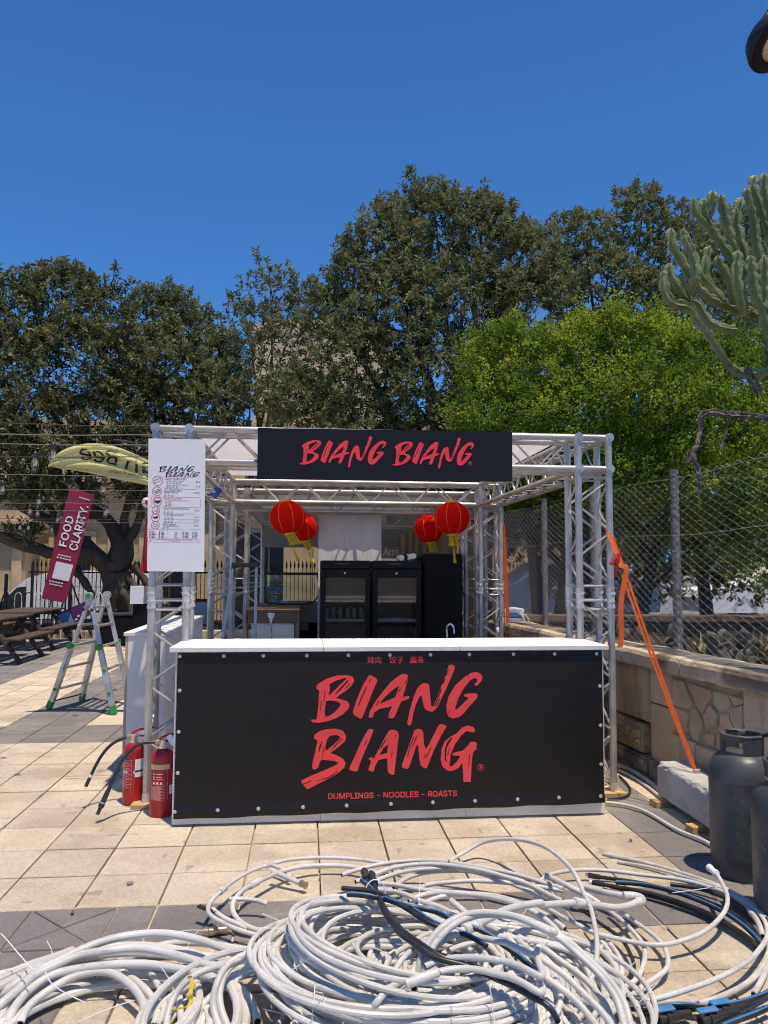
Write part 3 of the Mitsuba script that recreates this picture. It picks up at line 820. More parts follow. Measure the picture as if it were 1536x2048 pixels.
def fine(g, L=.05):
    """cut a polygon into strips so that it can follow a curved sheet."""
    x0, y0, x1, y1 = g.bounds
    out = []
    for a in np.arange(x0, x1, L):
        for b in np.arange(y0, y1, L):
            c = g.intersection(shapely.box(a, b, a + L, b + L))
            if not c.is_empty:
                out += [q for q in getattr(c, 'geoms', [c]) if q.geom_type == 'Polygon']
    return shapely.MultiPolygon(out)


def fine_extrude(g):
    return cat([on_banner(q) for q in fine(g).geoms if q.area > 1e-8])


for LL in (L1, L2):
    for k_ in 'BIANG':
        part(bn, 'letter', fine_extrude(brush(LL[k_])), 'm_red_ink')
rc = (1.132,0.327)
yr = float(sheet_y(rc[0], rc[1])) - .002
o_ = (rc[0], yr, rc[1])
part(bn, 'registered_mark', cat([ring(o_, .021, .003), txt('R', .021, (rc[0] - .0075, yr, rc[1] - .0105))]), 'm_red_ink')
tl, tr_ = (0.146,0.15), (0.977,0.145)
m = text_mesh('DUMPLINGS - NOODLES - ROASTS', .034, .0008, True)
v = np.array(m.vertices)
sx = (tr_[0] - tl[0]) / v[:, 0].max()
vx, vz = tl[0] + v[:, 0] * sx, tl[1] + v[:, 1]
part(bn, 'tagline', tm(np.stack([vx, sheet_y(vx, vz) - .0015 - v[:, 2], vz], 1), m.faces), 'm_red_ink')
HAN = {'烤':[[[(3,-3),(3,-1),(6,2),(11,12),(14,23),(16,75),(23,75),(24,45),(30,60),(36,59),(37,65),(50,66),(51,76),(58,76),(59,66),(74,66),(78,72),(85,69),(73,50),(86,49),(86,42),(65,41),(60,36),(84,35),(84,29),(55,27),(53,21),(81,18),(79,1),(73,-7),(55,-8),(50,-1),(51,0),(68,0),(71,4),(72,11),(43,12),(45,24),(33,18),(30,19),(27,24),(39,31),(51,40),(32,43),(28,38),(24,38),(23,24),(34,10),(35,6),(30,2),(21,12),(14,0),(8,-7)],[(59,50),(62,50),(67,57),(59,57)],[(34,50),(50,50),(50,57),(37,57)]],[[(3,34),(6,56),(11,57),(12,48),(9,33),(7,32)]]],'肉':[[[(8,62),(40,64),(43,77),(50,75),(50,64),(80,63),(80,-5),(73,-8),(61,-8),(59,-3),(59,0),(73,0),(73,54),(48,54),(49,51),(70,36),(65,30),(43,45),(33,34),(22,29),(18,35),(27,40),(34,47),(37,54),(16,55),(15,-8),(8,-8)]],[[(18,8),(34,20),(39,29),(41,37),(49,36),(48,26),(70,9),(69,7),(65,3),(63,3),(44,18),(35,9),(27,4),(22,3)]]],'饺':[[[(2,39),(9,58),(14,76),(20,74),(19,62),(56,64),(53,74),(59,76),(67,64),(86,62),(85,56),(72,55),(85,39),(87,33),(82,30),(77,34),(66,12),(74,5),(86,0),(87,-2),(83,-7),(80,-7),(60,5),(42,-6),(37,-9),(34,-6),(32,-2),(43,3),(54,12),(43,32),(37,30),(33,35),(48,54),(37,55),(30,41),(24,41),(24,10),(33,14),(35,8),(15,-7),(11,-2),(14,3),(14,43),(13,43),(8,35)],[(47,39),(50,37),(57,23),(60,19),(67,32),(69,37),(76,37),(66,50),(68,56),(52,55),(55,52),(55,50)],[(14,44),(24,45),(26,53),(17,53)]]],'子':[[[(4,27),(4,35),(40,36),(41,48),(59,60),(59,62),(13,62),(13,70),(74,70),(78,66),(71,58),(50,44),(50,36),(85,35),(86,28),(50,26),(49,-1),(46,-6),(39,-8),(26,-8),(23,-2),(23,0),(40,0),(40,26)]]],'面':[[[(4,63),(5,70),(85,70),(85,63),(49,62),(46,55),(46,53),(81,51),(81,-7),(73,-8),(72,-4),(17,-4),(15,-8),(9,-8),(8,51),(36,53),(38,61),(37,63)],[(61,5),(62,4),(72,4),(72,44),(62,44),(61,43)],[(36,36),(52,36),(52,44),(36,44)],[(36,13),(36,4),(52,4),(52,12)],[(36,29),(36,20),(52,20),(52,28)],[(17,4),(27,4),(27,44),(17,44)]]],'条':[[[(2,35),(3,36),(21,40),(34,45),(34,47),(26,55),(12,46),(10,46),(6,51),(7,53),(19,61),(33,77),(41,75),(40,69),(68,67),(70,65),(69,62),(55,45),(69,40),(88,36),(83,29),(62,33),(45,40),(24,32),(7,28),(5,29)],[(33,59),(42,52),(46,51),(56,60)]],[[(12,19),(12,25),(39,26),(40,34),(48,35),(49,26),(77,24),(76,18),(62,16),(78,0),(79,-1),(73,-5),(56,11),(60,17),(49,17),(47,-6),(34,-8),(31,-1),(39,0),(39,17)]],[[(8,0),(9,1),(17,7),(26,15),(32,13),(31,10),(13,-5)]]]}


def han(ch, x, z, h):
    y = float(min(sheet_y(x, z), sheet_y(x + h, z), sheet_y(x, z + h), sheet_y(x + h, z + h))) - .0015
    g = shapely.union_all([Polygon(q[0], q[1:]).buffer(0) for q in HAN[ch]])
    return place(extrude(shapely.affinity.scale(g, h / 90, h / 90, origin=(0, 0)), .0008), (x, y, z), (1, 0, 0), (0, 0, 1))


import shapely.affinity
for ch, px_ in zip('烤肉饺子面条', [0.392,0.44,0.534,0.583,0.668,0.717]):
    part(bn, 'character', han(ch, px_, 1, .0485), 'm_red_ink')

# ---------------------------------------------------------------- fascia sign
sg = thing('fascia_sign', 'black fascia board with BIANG BIANG in red hung on the front truss', 'sign')
sx0, sx1 = -.353, 1.461
YS = 5.415
sz0a, sz0b, sz1a, sz1b = 2.223, 2.234, 2.582, 2.594
vb = np.array([(sx0, YS, sz0a), (sx1, YS, sz0b), (sx1, YS, sz1b), (sx0, YS, sz1a)])
bk = vb + [0, .02, 0]
part(sg, 'board', trimesh.convex.convex_hull(np.vstack([vb, bk])), 'm_sign_black')
ax0, ax1 = L1['B'][0][16][0], 0
allx = [p[0] for k_ in L1 for p in L1[k_][0]]
allz = [p[1] for k_ in L1 for p in L1[k_][0]]
bxl, bxr, bzl, bzr = min(allx), max(allx), min(allz), max(allz)
for (wx0, wz0, wx1, wz1) in ((-0.062,2.312,0.549,2.54), (0.592,2.316,1.182,2.543)):
    for k_ in 'BIANG':
        g = brush(L1[k_])
        fx, fz = (wx1 - wx0) / (bxr - bxl), (wz1 - wz0) / (bzr - bzl)
        g = shapely.affinity.affine_transform(g, [fx, 0, 0, fz, wx0 - bxl * fx, wz0 - bzl * fz])
        part(sg, 'letter', place(extrude(g, .003), (0, YS - .0005, 0), (1, 0, 0), (0, 0, 1)), 'm_red_sign')
ro = (1.152,2.36)
part(sg, 'registered_mark', cat([ring((ro[0], YS - .0005, ro[1]), .015, .002), txt('R', .015, (ro[0] - .005, YS - .0005, ro[1] - .0075))]), 'm_red_sign')

# ---------------------------------------------------------------- menu board
mb = thing('menu_board', 'tall white menu board with dish list hung on the left truss column', 'menu board')
YM = 5.425
mv = np.array([(-1.084,5.425,1.581), (-0.703,5.425,1.576), (-0.712,5.425,2.494), (-1.098,5.425,2.493)])
part(mb, 'board', trimesh.convex.convex_hull(np.vstack([mv, mv + [0, .006, 0]])), 'm_white_cool')
YT = YM - .0008


def flat(g, mat, depth=.0006, name='print', y=YT):
    return place(extrude(g, depth), (0, y, 0), (1, 0, 0), (0, 0, 1))


ink, red = [], []
for (x0_, z0_), (x1_, z1_) in (((-1.028,2.256), (-0.782,2.311)), ((-0.986,2.224), (-0.743,2.271))):
    for k_ in 'BIANG':
        g = Polygon(L2[k_][0] if False else L1[k_][0]).buffer(0)
        for hp in L1[k_][1:3]:
            g = g.difference(Polygon(hp).buffer(0))
        g = g.buffer(-.0035)
        fx, fz = (x1_ - x0_) / (bxr - bxl), (z1_ - z0_) / (bzr - bzl) * 1.05
        g = shapely.affinity.affine_transform(g, [fx, 0, 0, fz, x0_ - bxl * fx, z0_ - bzl * fz])
        part(mb, 'logo_letter', flat(g, 0), 'm_ink')
rx, rz = (-0.746,2.234)
part(mb, 'registered_mark', ring((rx, YT, rz), .0018, .0004), 'm_ink')
SM = 0.04899999999999993 / 100
rows = [
    (350, 692, 'JIAOZI DUMPLINGS', 22, 300, 0), (362, 718, '- PORK & SHRIMP - 5 PIECES', 11, 250, 0), (362, 778, '- CHICKEN & PINEAPPLE - 5 PIECES', 11, 305, 0),
    (350, 856, 'XXL VEGETABLE', 20, 238, 0), (350, 882, 'SPRING ROLLS', 20, 188, 0), (348, 972, 'SAUCE ADD ONS', 22, 245, 1), (362, 994, '- HOMEMADE SICHUAN OIL', 10, 340, 0),
    (362, 1042, '- CHILLI OIL', 10, 120, 0), (345, 1112, 'NAM PLA CHICKEN WINGS', 20, 355, 0), (345, 1202, 'CHOW MEIN NOODLES', 19, 275, 0), (345, 1329, 'SPICY SESAME', 16, 175, 0),
    (345, 1353, 'CUCUMBER SALAD', 16, 210, 0), (780, 731, '\u20ac14', 27, 60, 0), (780, 800, '\u20ac13', 27, 60, 0), (752, 887, '\u20ac7.50', 26, 84, 0), (778, 1135, '\u20ac13', 25, 56, 0),
    (765, 1225, '\u20ac16.50', 18, 72, 0), (765, 1282, '\u20ac18.50', 18, 72, 0), (765, 1348, '\u20ac8.50', 19, 68, 0),
    (245, 1542, 'PLEASE NOTIFY STAFF OF ANY ALLERGIES BEFORE ORDERING', 9, 510, 0), (415, 1562, 'THANK YOU!', 12, 165, 1)]
MO = np.array((-1.154,2.548))


def mpt(cx, cy):
    return np.array([MO[0] + cx * SM + .0006 * 0 * cy, YT, MO[1] - cy * SM])


for cx_, cy_, s_, h_, w_, isred in rows:
    m = text_mesh(s_, h_ * SM, .0005, False)
    v = np.array(m.vertices)
    v[:, 0] *= w_ * SM / v[:, 0].max()
    part(mb, 'lettering', place(tm(v, m.faces), mpt(cx_, cy_), (1, 0, 0), (0, 0, 1)), 'm_red_small' if isred else 'm_ink')


def mrect(x0, y0, x1, y1):
    a, b = mpt(x0, y1), mpt(x1, y0)
    return box(a[0], b[0], YT - .0006, YT, a[2], b[2])


rules = [mrect(350, 820, 800, 823), mrect(345, 1170, 800, 1172), mrect(345, 1250, 840, 1252), mrect(335, 1297, 840, 1299), mrect(140, 1388, 865, 1390), mrect(402, 1400, 404, 1515), mrect(594, 1400, 596, 1515)]
part(mb, 'rules', cat(rules), 'm_ink', kind='stuff')
fr_ = [mrect(172, 936, 852, 940), mrect(172, 1074, 852, 1078), mrect(172, 940, 176, 1074), mrect(848, 940, 852, 1074), mrect(140, 1522, 858, 1524), mrect(140, 1570, 858, 1572), mrect(140, 1524, 142, 1570), mrect(856, 1524, 858, 1570), mrect(400, 645, 740, 652)]
part(mb, 'frames', cat(fr_), 'm_red_small', kind='stuff')
dots = []
for cy_, xs_ in ((741, (388, 432, 478, 523, 567)), (800, (388, 432, 478, 523)), (918, (362, 413, 462)), (1011, (378, 428)), (1058, (378, 428)), (1151, (357, 412, 462)), (1236, (372, 415, 462)), (1283, (372, 415, 462)), (1368, (355, 410))):
    for x_ in xs_:
        dots.append(ring(mpt(x_, cy_), 13 * SM, 4 * SM, n=12))
for k, y_ in enumerate((1426, 1446, 1466, 1486, 1506)):
    for x_, w_ in ((168, 60), (298, 48), (625, 60), (758, 48)):
        dots.append(disc(mpt(x_, y_), 8 * SM, n=8))
        dots.append(mrect(x_ + 22, y_ - 4, x_ + 22 + w_ * (.7 + .3 * ((k * 7) % 3) / 2), y_ + 4))
    if k < 4:
        dots.append(mrect(500, 1428 + 26 * k, 548, 1434 + 26 * k))
part(mb, 'allergen_icons', cat(dots), 'm_ink', kind='stuff')
for (cx_, cy_, r_) in ((256, 710, 72), (250, 857, 66), (260, 1000, 62), (242, 1128, 56), (240, 1225, 60), (239, 1333, 58)):
    part(mb, 'dish_ring', ring(mpt(cx_, cy_), r_ * SM, 8 * SM), 'm_red_small')
ic = []
P_ = lambda pts: place(extrude(Polygon([(MO[0] + a * SM, MO[1] - b * SM) for a, b in pts]), .0006), (0, YT, 0), (1, 0, 0), (0, 0, 1))
LN = lambda pts, w=5: place(extrude(shapely.LineString([(MO[0] + a * SM, MO[1] - b * SM) for a, b in pts]).buffer(w * SM / 2), .0006), (0, YT, 0), (1, 0, 0), (0, 0, 1))
icons = [
    [LN([(208, 745), (210, 715), (240, 685), (285, 675), (300, 695), (275, 720), (215, 748)]), LN([(225, 700), (235, 712)]), LN([(250, 685), (256, 698)])],
    [LN([(205, 860), (265, 825), (285, 835), (225, 875), (205, 860)]), LN([(230, 885), (290, 845), (300, 858), (240, 895), (230, 885)])],
    [P_([(210, 985), (310, 985), (296, 1015), (262, 1030), (225, 1015)])],
    [LN([(205, 1150), (245, 1130), (270, 1105), (262, 1135), (272, 1155), (245, 1140)])],
    [P_([(200, 1215), (282, 1215), (262, 1240), (215, 1240)]), LN([(250, 1213), (290, 1185)])],
    [LN([(205, 1345), (220, 1315), (260, 1320), (272, 1340), (245, 1355), (205, 1345)])]]
for q in icons:
    part(mb, 'dish_icon', cat(q), 'm_ink')
part(mb, 'star', disc(mpt(180, 1547), 9 * SM), 'm_red_small')
part(mb, 'star', disc(mpt(812, 1544), 9 * SM), 'm_red_small')

# ---------------------------------------------------------------- side counter
sc_ = thing('side_counter', 'tall white side counter with raw board edge, left of the truss column', 'counter')
qx0, qx1, qy0, qy1 = -1.389, -1.085, 6.206, 8.35
part(sc_, 'front_panel', bevel_box(qx0 + .02, qx1, qy0, qy0 + .018, .01, 1.075, .002), 'm_white_panel')
part(sc_, 'side_panel', bevel_box(qx0, qx0 + .018, qy0, qy1, .01, 1.075, .001), 'm_edge')
part(sc_, 'inner_panel', bevel_box(qx1 - .018, qx1, qy0 + .02, qy1, .01, 1.075, .002), 'm_white_panel')
part(sc_, 'top', bevel_box(qx0 - .012, qx1 + .012, qy0 - .012, qy1, 1.077, 1.105, .002), 'm_white_panel')

# ---------------------------------------------------------------- paper lanterns
scene['m_lantern'] = {'type': 'principledthin', 'base_color': {'type': 'rgb', 'value': [0.78, 0.015, 0.012]}, 'roughness': 0.55, 'diff_trans': 0.75}
principled('m_gold', (0.62, 0.42, 0.10), 0.45, 0.5)
principled('m_tassel', noisy((0.72, 0.55, 0.02), (0.55, 0.40, 0.02), 30.0), 0.7)


def lantern(x, y, z, r, tilt, label, sway):
    k = thing('paper_lantern', label, 'lantern', 'red paper lanterns hung under the rear beam')
    M = np.eye(4)
    c, s = math.cos(tilt), math.sin(tilt)
    R = np.array([[c, 0, s], [0, 1, 0], [-s, 0, c]])
    M[:3, :3] = R
    M[:3, 3] = (x, y, z)
    nr, na_ = 22, 48
    prof = []
    for i in range(nr * 4 + 1):
        t = -1 + 2 * i / (nr * 4)
        th = t * 1.33
        rr = r * math.cos(th) ** .85 * (1 - .016 * abs(math.cos(math.pi * i / 4)))
        prof.append((max(rr, .02), r * .90 * math.sin(th)))
    part(k, 'shade', move(lathe(prof, na_), M), 'm_lantern', smooth=True)
    for j in range(8):
        a = j * math.pi / 4 + .3
        pl = [(1.006 * pr * math.cos(a), 1.006 * pr * math.sin(a), zz) for pr, zz in prof[3:-3:3]]
        part(k, 'seam', move(tube(pl, .0022, 5), M), 'm_gold')
    zt = r * .9 * math.sin(1.33)
    part(k, 'top_ring', move(lathe([(r * .32, zt - .012), (r * .33, zt + .028), (r * .30, zt + .028), (r * .30, zt - .012)], 24), M), 'm_gold')
    part(k, 'bottom_ring', move(lathe([(r * .20, -zt - .03), (r * .30, -zt - .02), (r * .33, -zt + .012), (r * .12, -zt + .012)], 24), M), 'm_gold')
    rg = np.random.default_rng(int(x * 100) + 500)
    th = []
    for i in range(44):
        a = rg.random() * 2 * math.pi
        rr = r * .27 * math.sqrt(rg.random())
        p0 = np.array([rr * math.cos(a), rr * math.sin(a), -zt - .025])
        L = r * (.48 + .08 * rg.random())
        p1 = p0 + [.12 * rr + sway * L * .5, 0, -L * .55]
        p2 = p0 + [.3 * rr * math.cos(a) + sway * L, .3 * rr * math.sin(a), -L]
        th.append(tube([p0, p1, p2], .0035, 4))
    part(k, 'fringe', move(cat(th), M), 'm_tassel', kind='stuff')
    z1 = -zt - .02 - r * .45
    cord = [np.array([sway * r * .2 * t, 0, z1 - t * r * .30]) for t in np.linspace(0, 1, 4)]
    part(k, 'tassel_cord', move(tube(cord, .002, 5), M), 'm_tassel')
    kn = cord[-1]
    part(k, 'knot', move(lathe([(.003, .012), (.009, .006), (.009, -.006), (.004, -.012)], 10, kn), M), 'm_gold')
    th = []
    for i in range(18):
        p0 = kn + [(rg.random() - .5) * .012, (rg.random() - .5) * .012, -.008]
        L = r * (.62 + .12 * rg.random())
        dx_ = sway * L * .55 + (rg.random() - .5) * .03
        th.append(tube([p0, p0 + [dx_ * .4, 0, -L * .5], p0 + [dx_, (rg.random() - .5) * .03, -L]], .0028, 4))
    part(k, 'tassel', move(cat(th), M), 'm_tassel', kind='stuff')
    part(k, 'hanging_cord', tube([(x + math.sin(tilt) * zt, y, z + zt), (x + math.sin(tilt) * zt * .5, y + .12, ZTOP - S - .02)], .002, 5), 'm_black_matt')


lantern(-.213, 8.35, 2.150, .195, -.16, 'red paper lantern at the far left, overlapping its left neighbour from the front', .42)
lantern(-0.047, 9.30, 2.087, .175, -.20, 'red paper lantern half hidden behind the leftmost lantern', .40)
lantern(1.469, 9.30, 2.096, .190, -.14, 'red paper lantern half hidden behind the rightmost lantern', .22)
lantern(1.575, 8.35, 2.160, .198, -.05, 'red paper lantern at the far right, in front of its neighbour', .07)

# ---------------------------------------------------------------- what hangs and stands at the back of the stall
principled('m_backing', noisy((0.66, 0.66, 0.68), (0.60, 0.60, 0.62), 2.0), 0.5)
hw = thing('back_screen', 'white back screen hanging behind the two drinks fridges', 'screen')
wx0, wx1 = 0.132, 0.893
U2, V2 = np.meshgrid(np.linspace(wx0, wx1, 30), np.linspace(.02, 2.294, 50), indexing='ij')
yy = 9.68 + .006 * np.sin(U2 * 30) * V2 / 2.3 + .004 * fb(np.stack([U2 * 3, V2 * 3, V2 * 0], -1))
for n_ in ('sheet',):
    part(hw, n_, grid_mesh(np.stack([U2, 9.34 + (yy - 9.68), V2], -1)), 'm_backing', smooth=True)
part(hw, 'top_bar', rod((wx0 - .03, 9.34, 2.294 + .005), (wx1 + .03, 9.34, 2.294 + .005), .012, 8), 'm_alu')
principled('m_fridge', (0.005, 0.005, 0.006), 0.35, specular=0.25)
scene['m_pane'] = {'type': 'thindielectric', 'int_ior': 1.5}
principled('m_shelf', (0.13, 0.13, 0.13), 0.35, 0.4)
principled('m_tin', (0.09, 0.09, 0.092), 0.35, 0.4)


def fridge(x0, x1, lab, tilt):
    k = thing('drinks_fridge', lab, 'fridge', 'black glass door drinks fridges')
    y0, y1, zt = 8.65 + tilt, 9.24, 1.69
    t = .035
    part(k, 'cabinet', cat([box(x0, x0 + t, y0 + .05, y1, .05, zt), box(x1 - t, x1, y0 + .05, y1, .05, zt), box(x0 + t, x1 - t, y1 - t, y1, .05, zt), box(x0 + t, x1 - t, y0 + .05, y1 - t, .05, .14), box(x0 + t, x1 - t, y0 + .05, y1 - t, zt - .10, zt)]), 'm_fridge')
    part(k, 'header', bevel_box(x0, x1, y0, y0 + .048, zt - .085, zt + .005, .006), 'm_fridge')
    d = .055
    zb, zh = .12, zt - .095
    part(k, 'door_frame', cat([bevel_box(x0, x0 + d, y0, y0 + .045, zb, zh, .004), bevel_box(x1 - d, x1, y0, y0 + .045, zb, zh, .004), bevel_box(x0 + d, x1 - d, y0 + .001, y0 + .044, zh - .09, zh - .001, .004), bevel_box(x0 + d, x1 - d, y0 + .001, y0 + .044, zb + .001, zb + .08, .004)]), 'm_fridge')
    xa, xb, za, zz = x0 + d, x1 - d, zb + .08, zh - .09
    part(k, 'pane', tm([[xa, y0 + .02, za], [xb, y0 + .02, za], [xb, y0 + .02, zz], [xa, y0 + .02, zz]], [[0, 1, 2], [0, 2, 3]]), 'm_pane')
    part(k, 'lock', place(lathe([(.012, 0), (.012, .006), (.0001, .007)], 12), ((x0 + x1) / 2 - .01, y0 - .001, zh - .04), (1, 0, 0), (0, 0, 1)), 'm_alu_bright')
    part(k, 'badge', box((x0 + x1) / 2 - .12, (x0 + x1) / 2 + .05, y0 - .002, y0, zt - .035, zt - .028), 'm_shelf')
    for i, z_ in enumerate((.45, .78, 1.02, 1.28)):
        part(k, 'shelf', cat([box(x0 + t, x1 - t, y0 + .07 + .06 * q, y0 + .078 + .06 * q, z_, z_ + .008) for q in range(8)] + [box(x0 + t, x1 - t, y0 + .062, y0 + .07, z_ - .004, z_ + .022)]), 'm_shelf')
    return k


fridge(0.154, 0.706, 'black drinks fridge with glass door, left of the pair', 0)
fridge(0.731, 1.277, 'black drinks fridge with glass door, right of the pair', -.03)
rg = np.random.default_rng(5)
for i in range(6):
    x_ = .225 + .08 * i
    single('drinks_can', f'small can on the left fridge shelf, {("leftmost of six", "second of six from the left", "third of six from the left", "fourth of six from the left", "fifth of six from the left", "rightmost of six")[i]}', 'can', lathe([(.001, 0), (.028, 0), (.031, .006), (.031, .10), (.026, .112), (.001, .112)], 14, (x_, 8.9 + .04 * rg.random(), 1.044)), 'm_tin', smooth=35, group='cans on one shelf of the left fridge')
for x_, z_, w_, h_, d_, lab in ((.30, .470, .17, .16, .25, 'pale storage tub on the lower shelf of the left fridge, on the left'), (.52, .470, .16, .15, .25, 'pale storage tub on the lower shelf of the left fridge, on the right'), (1.02, .475, .25, .2, .25, 'steel gas burner box on the lower shelf of the right fridge')):
    k = thing('storage_tub', lab, 'tub')
    part(k, 'body', bevel_box(x_ - w_ / 2, x_ + w_ / 2, 8.82, 8.82 + d_, z_, z_ + h_ - .02, .008), 'm_tin')
    part(k, 'lid', bevel_box(x_ - w_ / 2 - .005, x_ + w_ / 2 + .005, 8.81, 8.825 + d_, z_ + h_ - .019, z_ + h_, .004), 'm_shelf')
# black cabinet right of the fridges
bc = thing('tall_cabinet', 'tall matt black cabinet right of the fridges', 'cabinet')
cx0_, cx1_ = 1.343, 1.738
part(bc, 'body', bevel_box(1.306, 1.76, 8.70, 9.45, 0.0, 1.78, .02), 'm_black_matt')
rl = thing('sheet_roll', 'rolled white and black sheets lying on top of the right fridge', 'roll')
for i, (x_, mt) in enumerate(((1.06, 'm_white_panel'), (1.10, 'm_black_matt'), (1.145, 'm_white_panel'), (1.195, 'm_white_panel'))):
    part(rl, 'roll', rod((x_, 8.69, 1.73 + .006 * i), (x_ + .03, 9.2, 1.73 + .006 * i), .033, 14), mt, smooth=40)
# beige curtain behind
principled('m_curtain', noisy((0.33, 0.27, 0.19), (0.27, 0.22, 0.155), 3.0), 0.9)
U3, V3 = np.meshgrid(np.linspace(1.22, 2.32, 160), np.linspace(.03, 1, 30), indexing='ij')
ztp = 2.06 + .10 * (U3 - 1.22) + .03 * np.sin(U3 * 5)
yy = 10.35 - .75 * np.clip((U3 - 1.22) / 1.1, 0, 1) ** 2 * 1.0 + .035 * np.sin(U3 * 58 + 1.5 * np.sin(U3 * 9)) * (1.1 - .4 * V3)
single('curtain', 'beige cloth curtain hanging at the right side of the rear stall', 'curtain', grid_mesh(np.stack([U3, yy, V3 * ztp], -1)), 'm_curtain', smooth=True)
# grey headers and back boards of the rear stall
principled('m_grey_board', noisy((0.20, 0.20, 0.205), (0.17, 0.17, 0.175), 2.0), 0.6)
hb = thing('header_board', 'dark grey header board along the back of the rear stall', 'board')
part(hb, 'board', bevel_box(-.70, 1.88, 12.14, 12.17, 1.93, 2.24, .004), 'm_grey_board')
ab = thing('neighbour_sign', 'dark grey sign with pale lettering beyond the right fridge', 'sign')
ax_, az_ = (1.16,1.766), (1.491,1.964)
part(ab, 'board', bevel_box(ax_[0] - .5, az_[0] + .02, 12.09, 12.115, ax_[1], az_[1] + .03, .003), 'm_grey_board')
tw = text_mesh('Arrin', (az_[1] - ax_[1]) * .58, .002, False)
tv = np.array(tw.vertices)
part(ab, 'lettering', place(tm(tv * [(az_[0] - ax_[0] - .04) / tv[:, 0].max(), 1, 1], tw.faces), (ax_[0] + .02, 12.088, ax_[1] + .05), (1, 0, 0), (0, 0, 1)), 'm_white_cool')
principled('m_pink_rag', (0.62, 0.28, 0.36), 0.8)
U4, V4 = np.meshgrid(np.linspace(0, .16, 10), np.linspace(0, .34, 12), indexing='ij')
single('pink_cloth', 'pale pink cloth hanging beside the grey lettered sign', 'cloth', grid_mesh(np.stack([1.44 + U4 * (1 - V4), 12.0 + .03 * np.sin(U4 * 70), 1.727 + V4], -1)), 'm_pink_rag', smooth=True)
# kitchen fittings on the left side
kc = thing('kitchen_counter', 'white kitchen counter with brown top board inside the stall, behind the step ladder', 'counter')
part(kc, 'front', bevel_box(-.62, -.14, 8.985, 9.005, .02, .98, .003), 'm_white_panel')
part(kc, 'apron', bevel_box(-.66, -.10, 8.96, 8.984, .985, 1.10, .003), 'm_brown_board' if 'm_brown_board' in scene else principled('m_brown_board', noisy((0.20, 0.125, 0.085), (0.15, 0.09, 0.06), 8.0), 0.6))
part(kc, 'post', bevel_box(-.12, -.08, 8.97, 9.01, .02, 1.10, .003), 'm_curtain')
part(kc, 'side', bevel_box(-.14, -.12, 9.012, 10.9, .02, 1.09, .002), 'm_curtain')
part(kc, 'worktop', bevel_box(-.68, -.08, 8.955, 10.95, 1.103, 1.13, .003), 'm_brown_board')
so = thing('power_socket', 'white power socket with a hanging cable on the brown apron', 'socket')
part(so, 'plate', bevel_box(-.44, -.36, 8.935, 8.958, 1.05, 1.10, .004), 'm_white_cool')
part(so, 'plug', trimesh.convex.convex_hull(np.array([(-.43, 8.93, 1.06), (-.37, 8.93, 1.06), (-.40, 8.93, .96), (-.43, 8.957, 1.06), (-.37, 8.957, 1.06), (-.40, 8.957, .96)])), 'm_white_cool')
part(so, 'cable', tube(spline([(-.40, 8.94, .97), (-.385, 8.93, .85), (-.40, 8.93, .7), (-.42, 8.93, .5), (-.45, 8.93, .03)]), .004, 6), 'm_black_plastic')
gc = thing('grey_cupboard', 'dark grey cupboard with open bay, left of the back screen', 'cupboard')
gx0, gx1 = -0.357, 0.148
part(gc, 'side', bevel_box(gx0, gx0 + .16, 10.2, 10.8, 0, 1.16, .004), 'm_grey_board')
part(gc, 'top', bevel_box(gx0 + .161, gx1 + .1, 10.2, 10.8, 0.9, 1.16, .004), 'm_grey_board')
part(gc, 'back', box(gx0 + .161, gx1 + .1, 10.75, 10.8, 0, .898), 'm_black_matt')
part(gc, 'drawer', bevel_box(gx0 + .20, gx1 - .12, 10.22, 10.6, .80, .895, .004), 'm_shelf')
for i, (x_, z_, lab) in enumerate(((gx0 + .28, .0, 'brown carton at the bottom of the grey cupboard bay'), (gx0 + .36, .27, 'smaller brown carton on top of the lower one'))):
    single('carton', lab, 'carton', bevel_box(x_ - .11, x_ + .17 - .06 * i, 10.3, 10.6, z_, z_ + .265 - .03 * i, .003), principled(f'm_carton_{i}', ((0.30, 0.18, 0.06), (0.20, 0.13, 0.07))[i], 0.8))
gs = thing('glass_screen', 'green tinted glass screen standing on the grey cupboard', 'screen')
g0, g1 = -0.534, 0.134
gz0, gz1 = 1.164, 1.532
scene['m_green_pane'] = {'type': 'thindielectric', 'int_ior': 1.5, 'specular_transmittance': {'type': 'rgb', 'value': [0.62, 0.74, 0.68]}}
part(gs, 'pane', tm([[g0, 10.15, gz0], [g1, 10.15, gz0], [g1, 10.20, gz1], [g0, 10.20, gz1]], [[0, 1, 2], [0, 2, 3]]), 'm_green_pane')
part(gs, 'frame', cat([tube(spline([(g0, 10.15, gz0), (g1 - .08, 10.15, gz0), (g1, 10.155, gz0 + .06), (g1, 10.20, gz1)], 24), .011, 6), rod((g0, 10.15, gz0), (g0, 10.2, gz1), .011, 6), rod((g0, 10.2, gz1), (g1, 10.2, gz1), .014, 6)]), 'm_dark_green')
part(gs, 'foot', cat([box(g0 + .05, g0 + .08, 10.14, 10.2, 1.10, gz0), box(g1 - .08, g1 - .05, 10.16, 10.24, 1.16, gz0)]), 'm_dark_green')
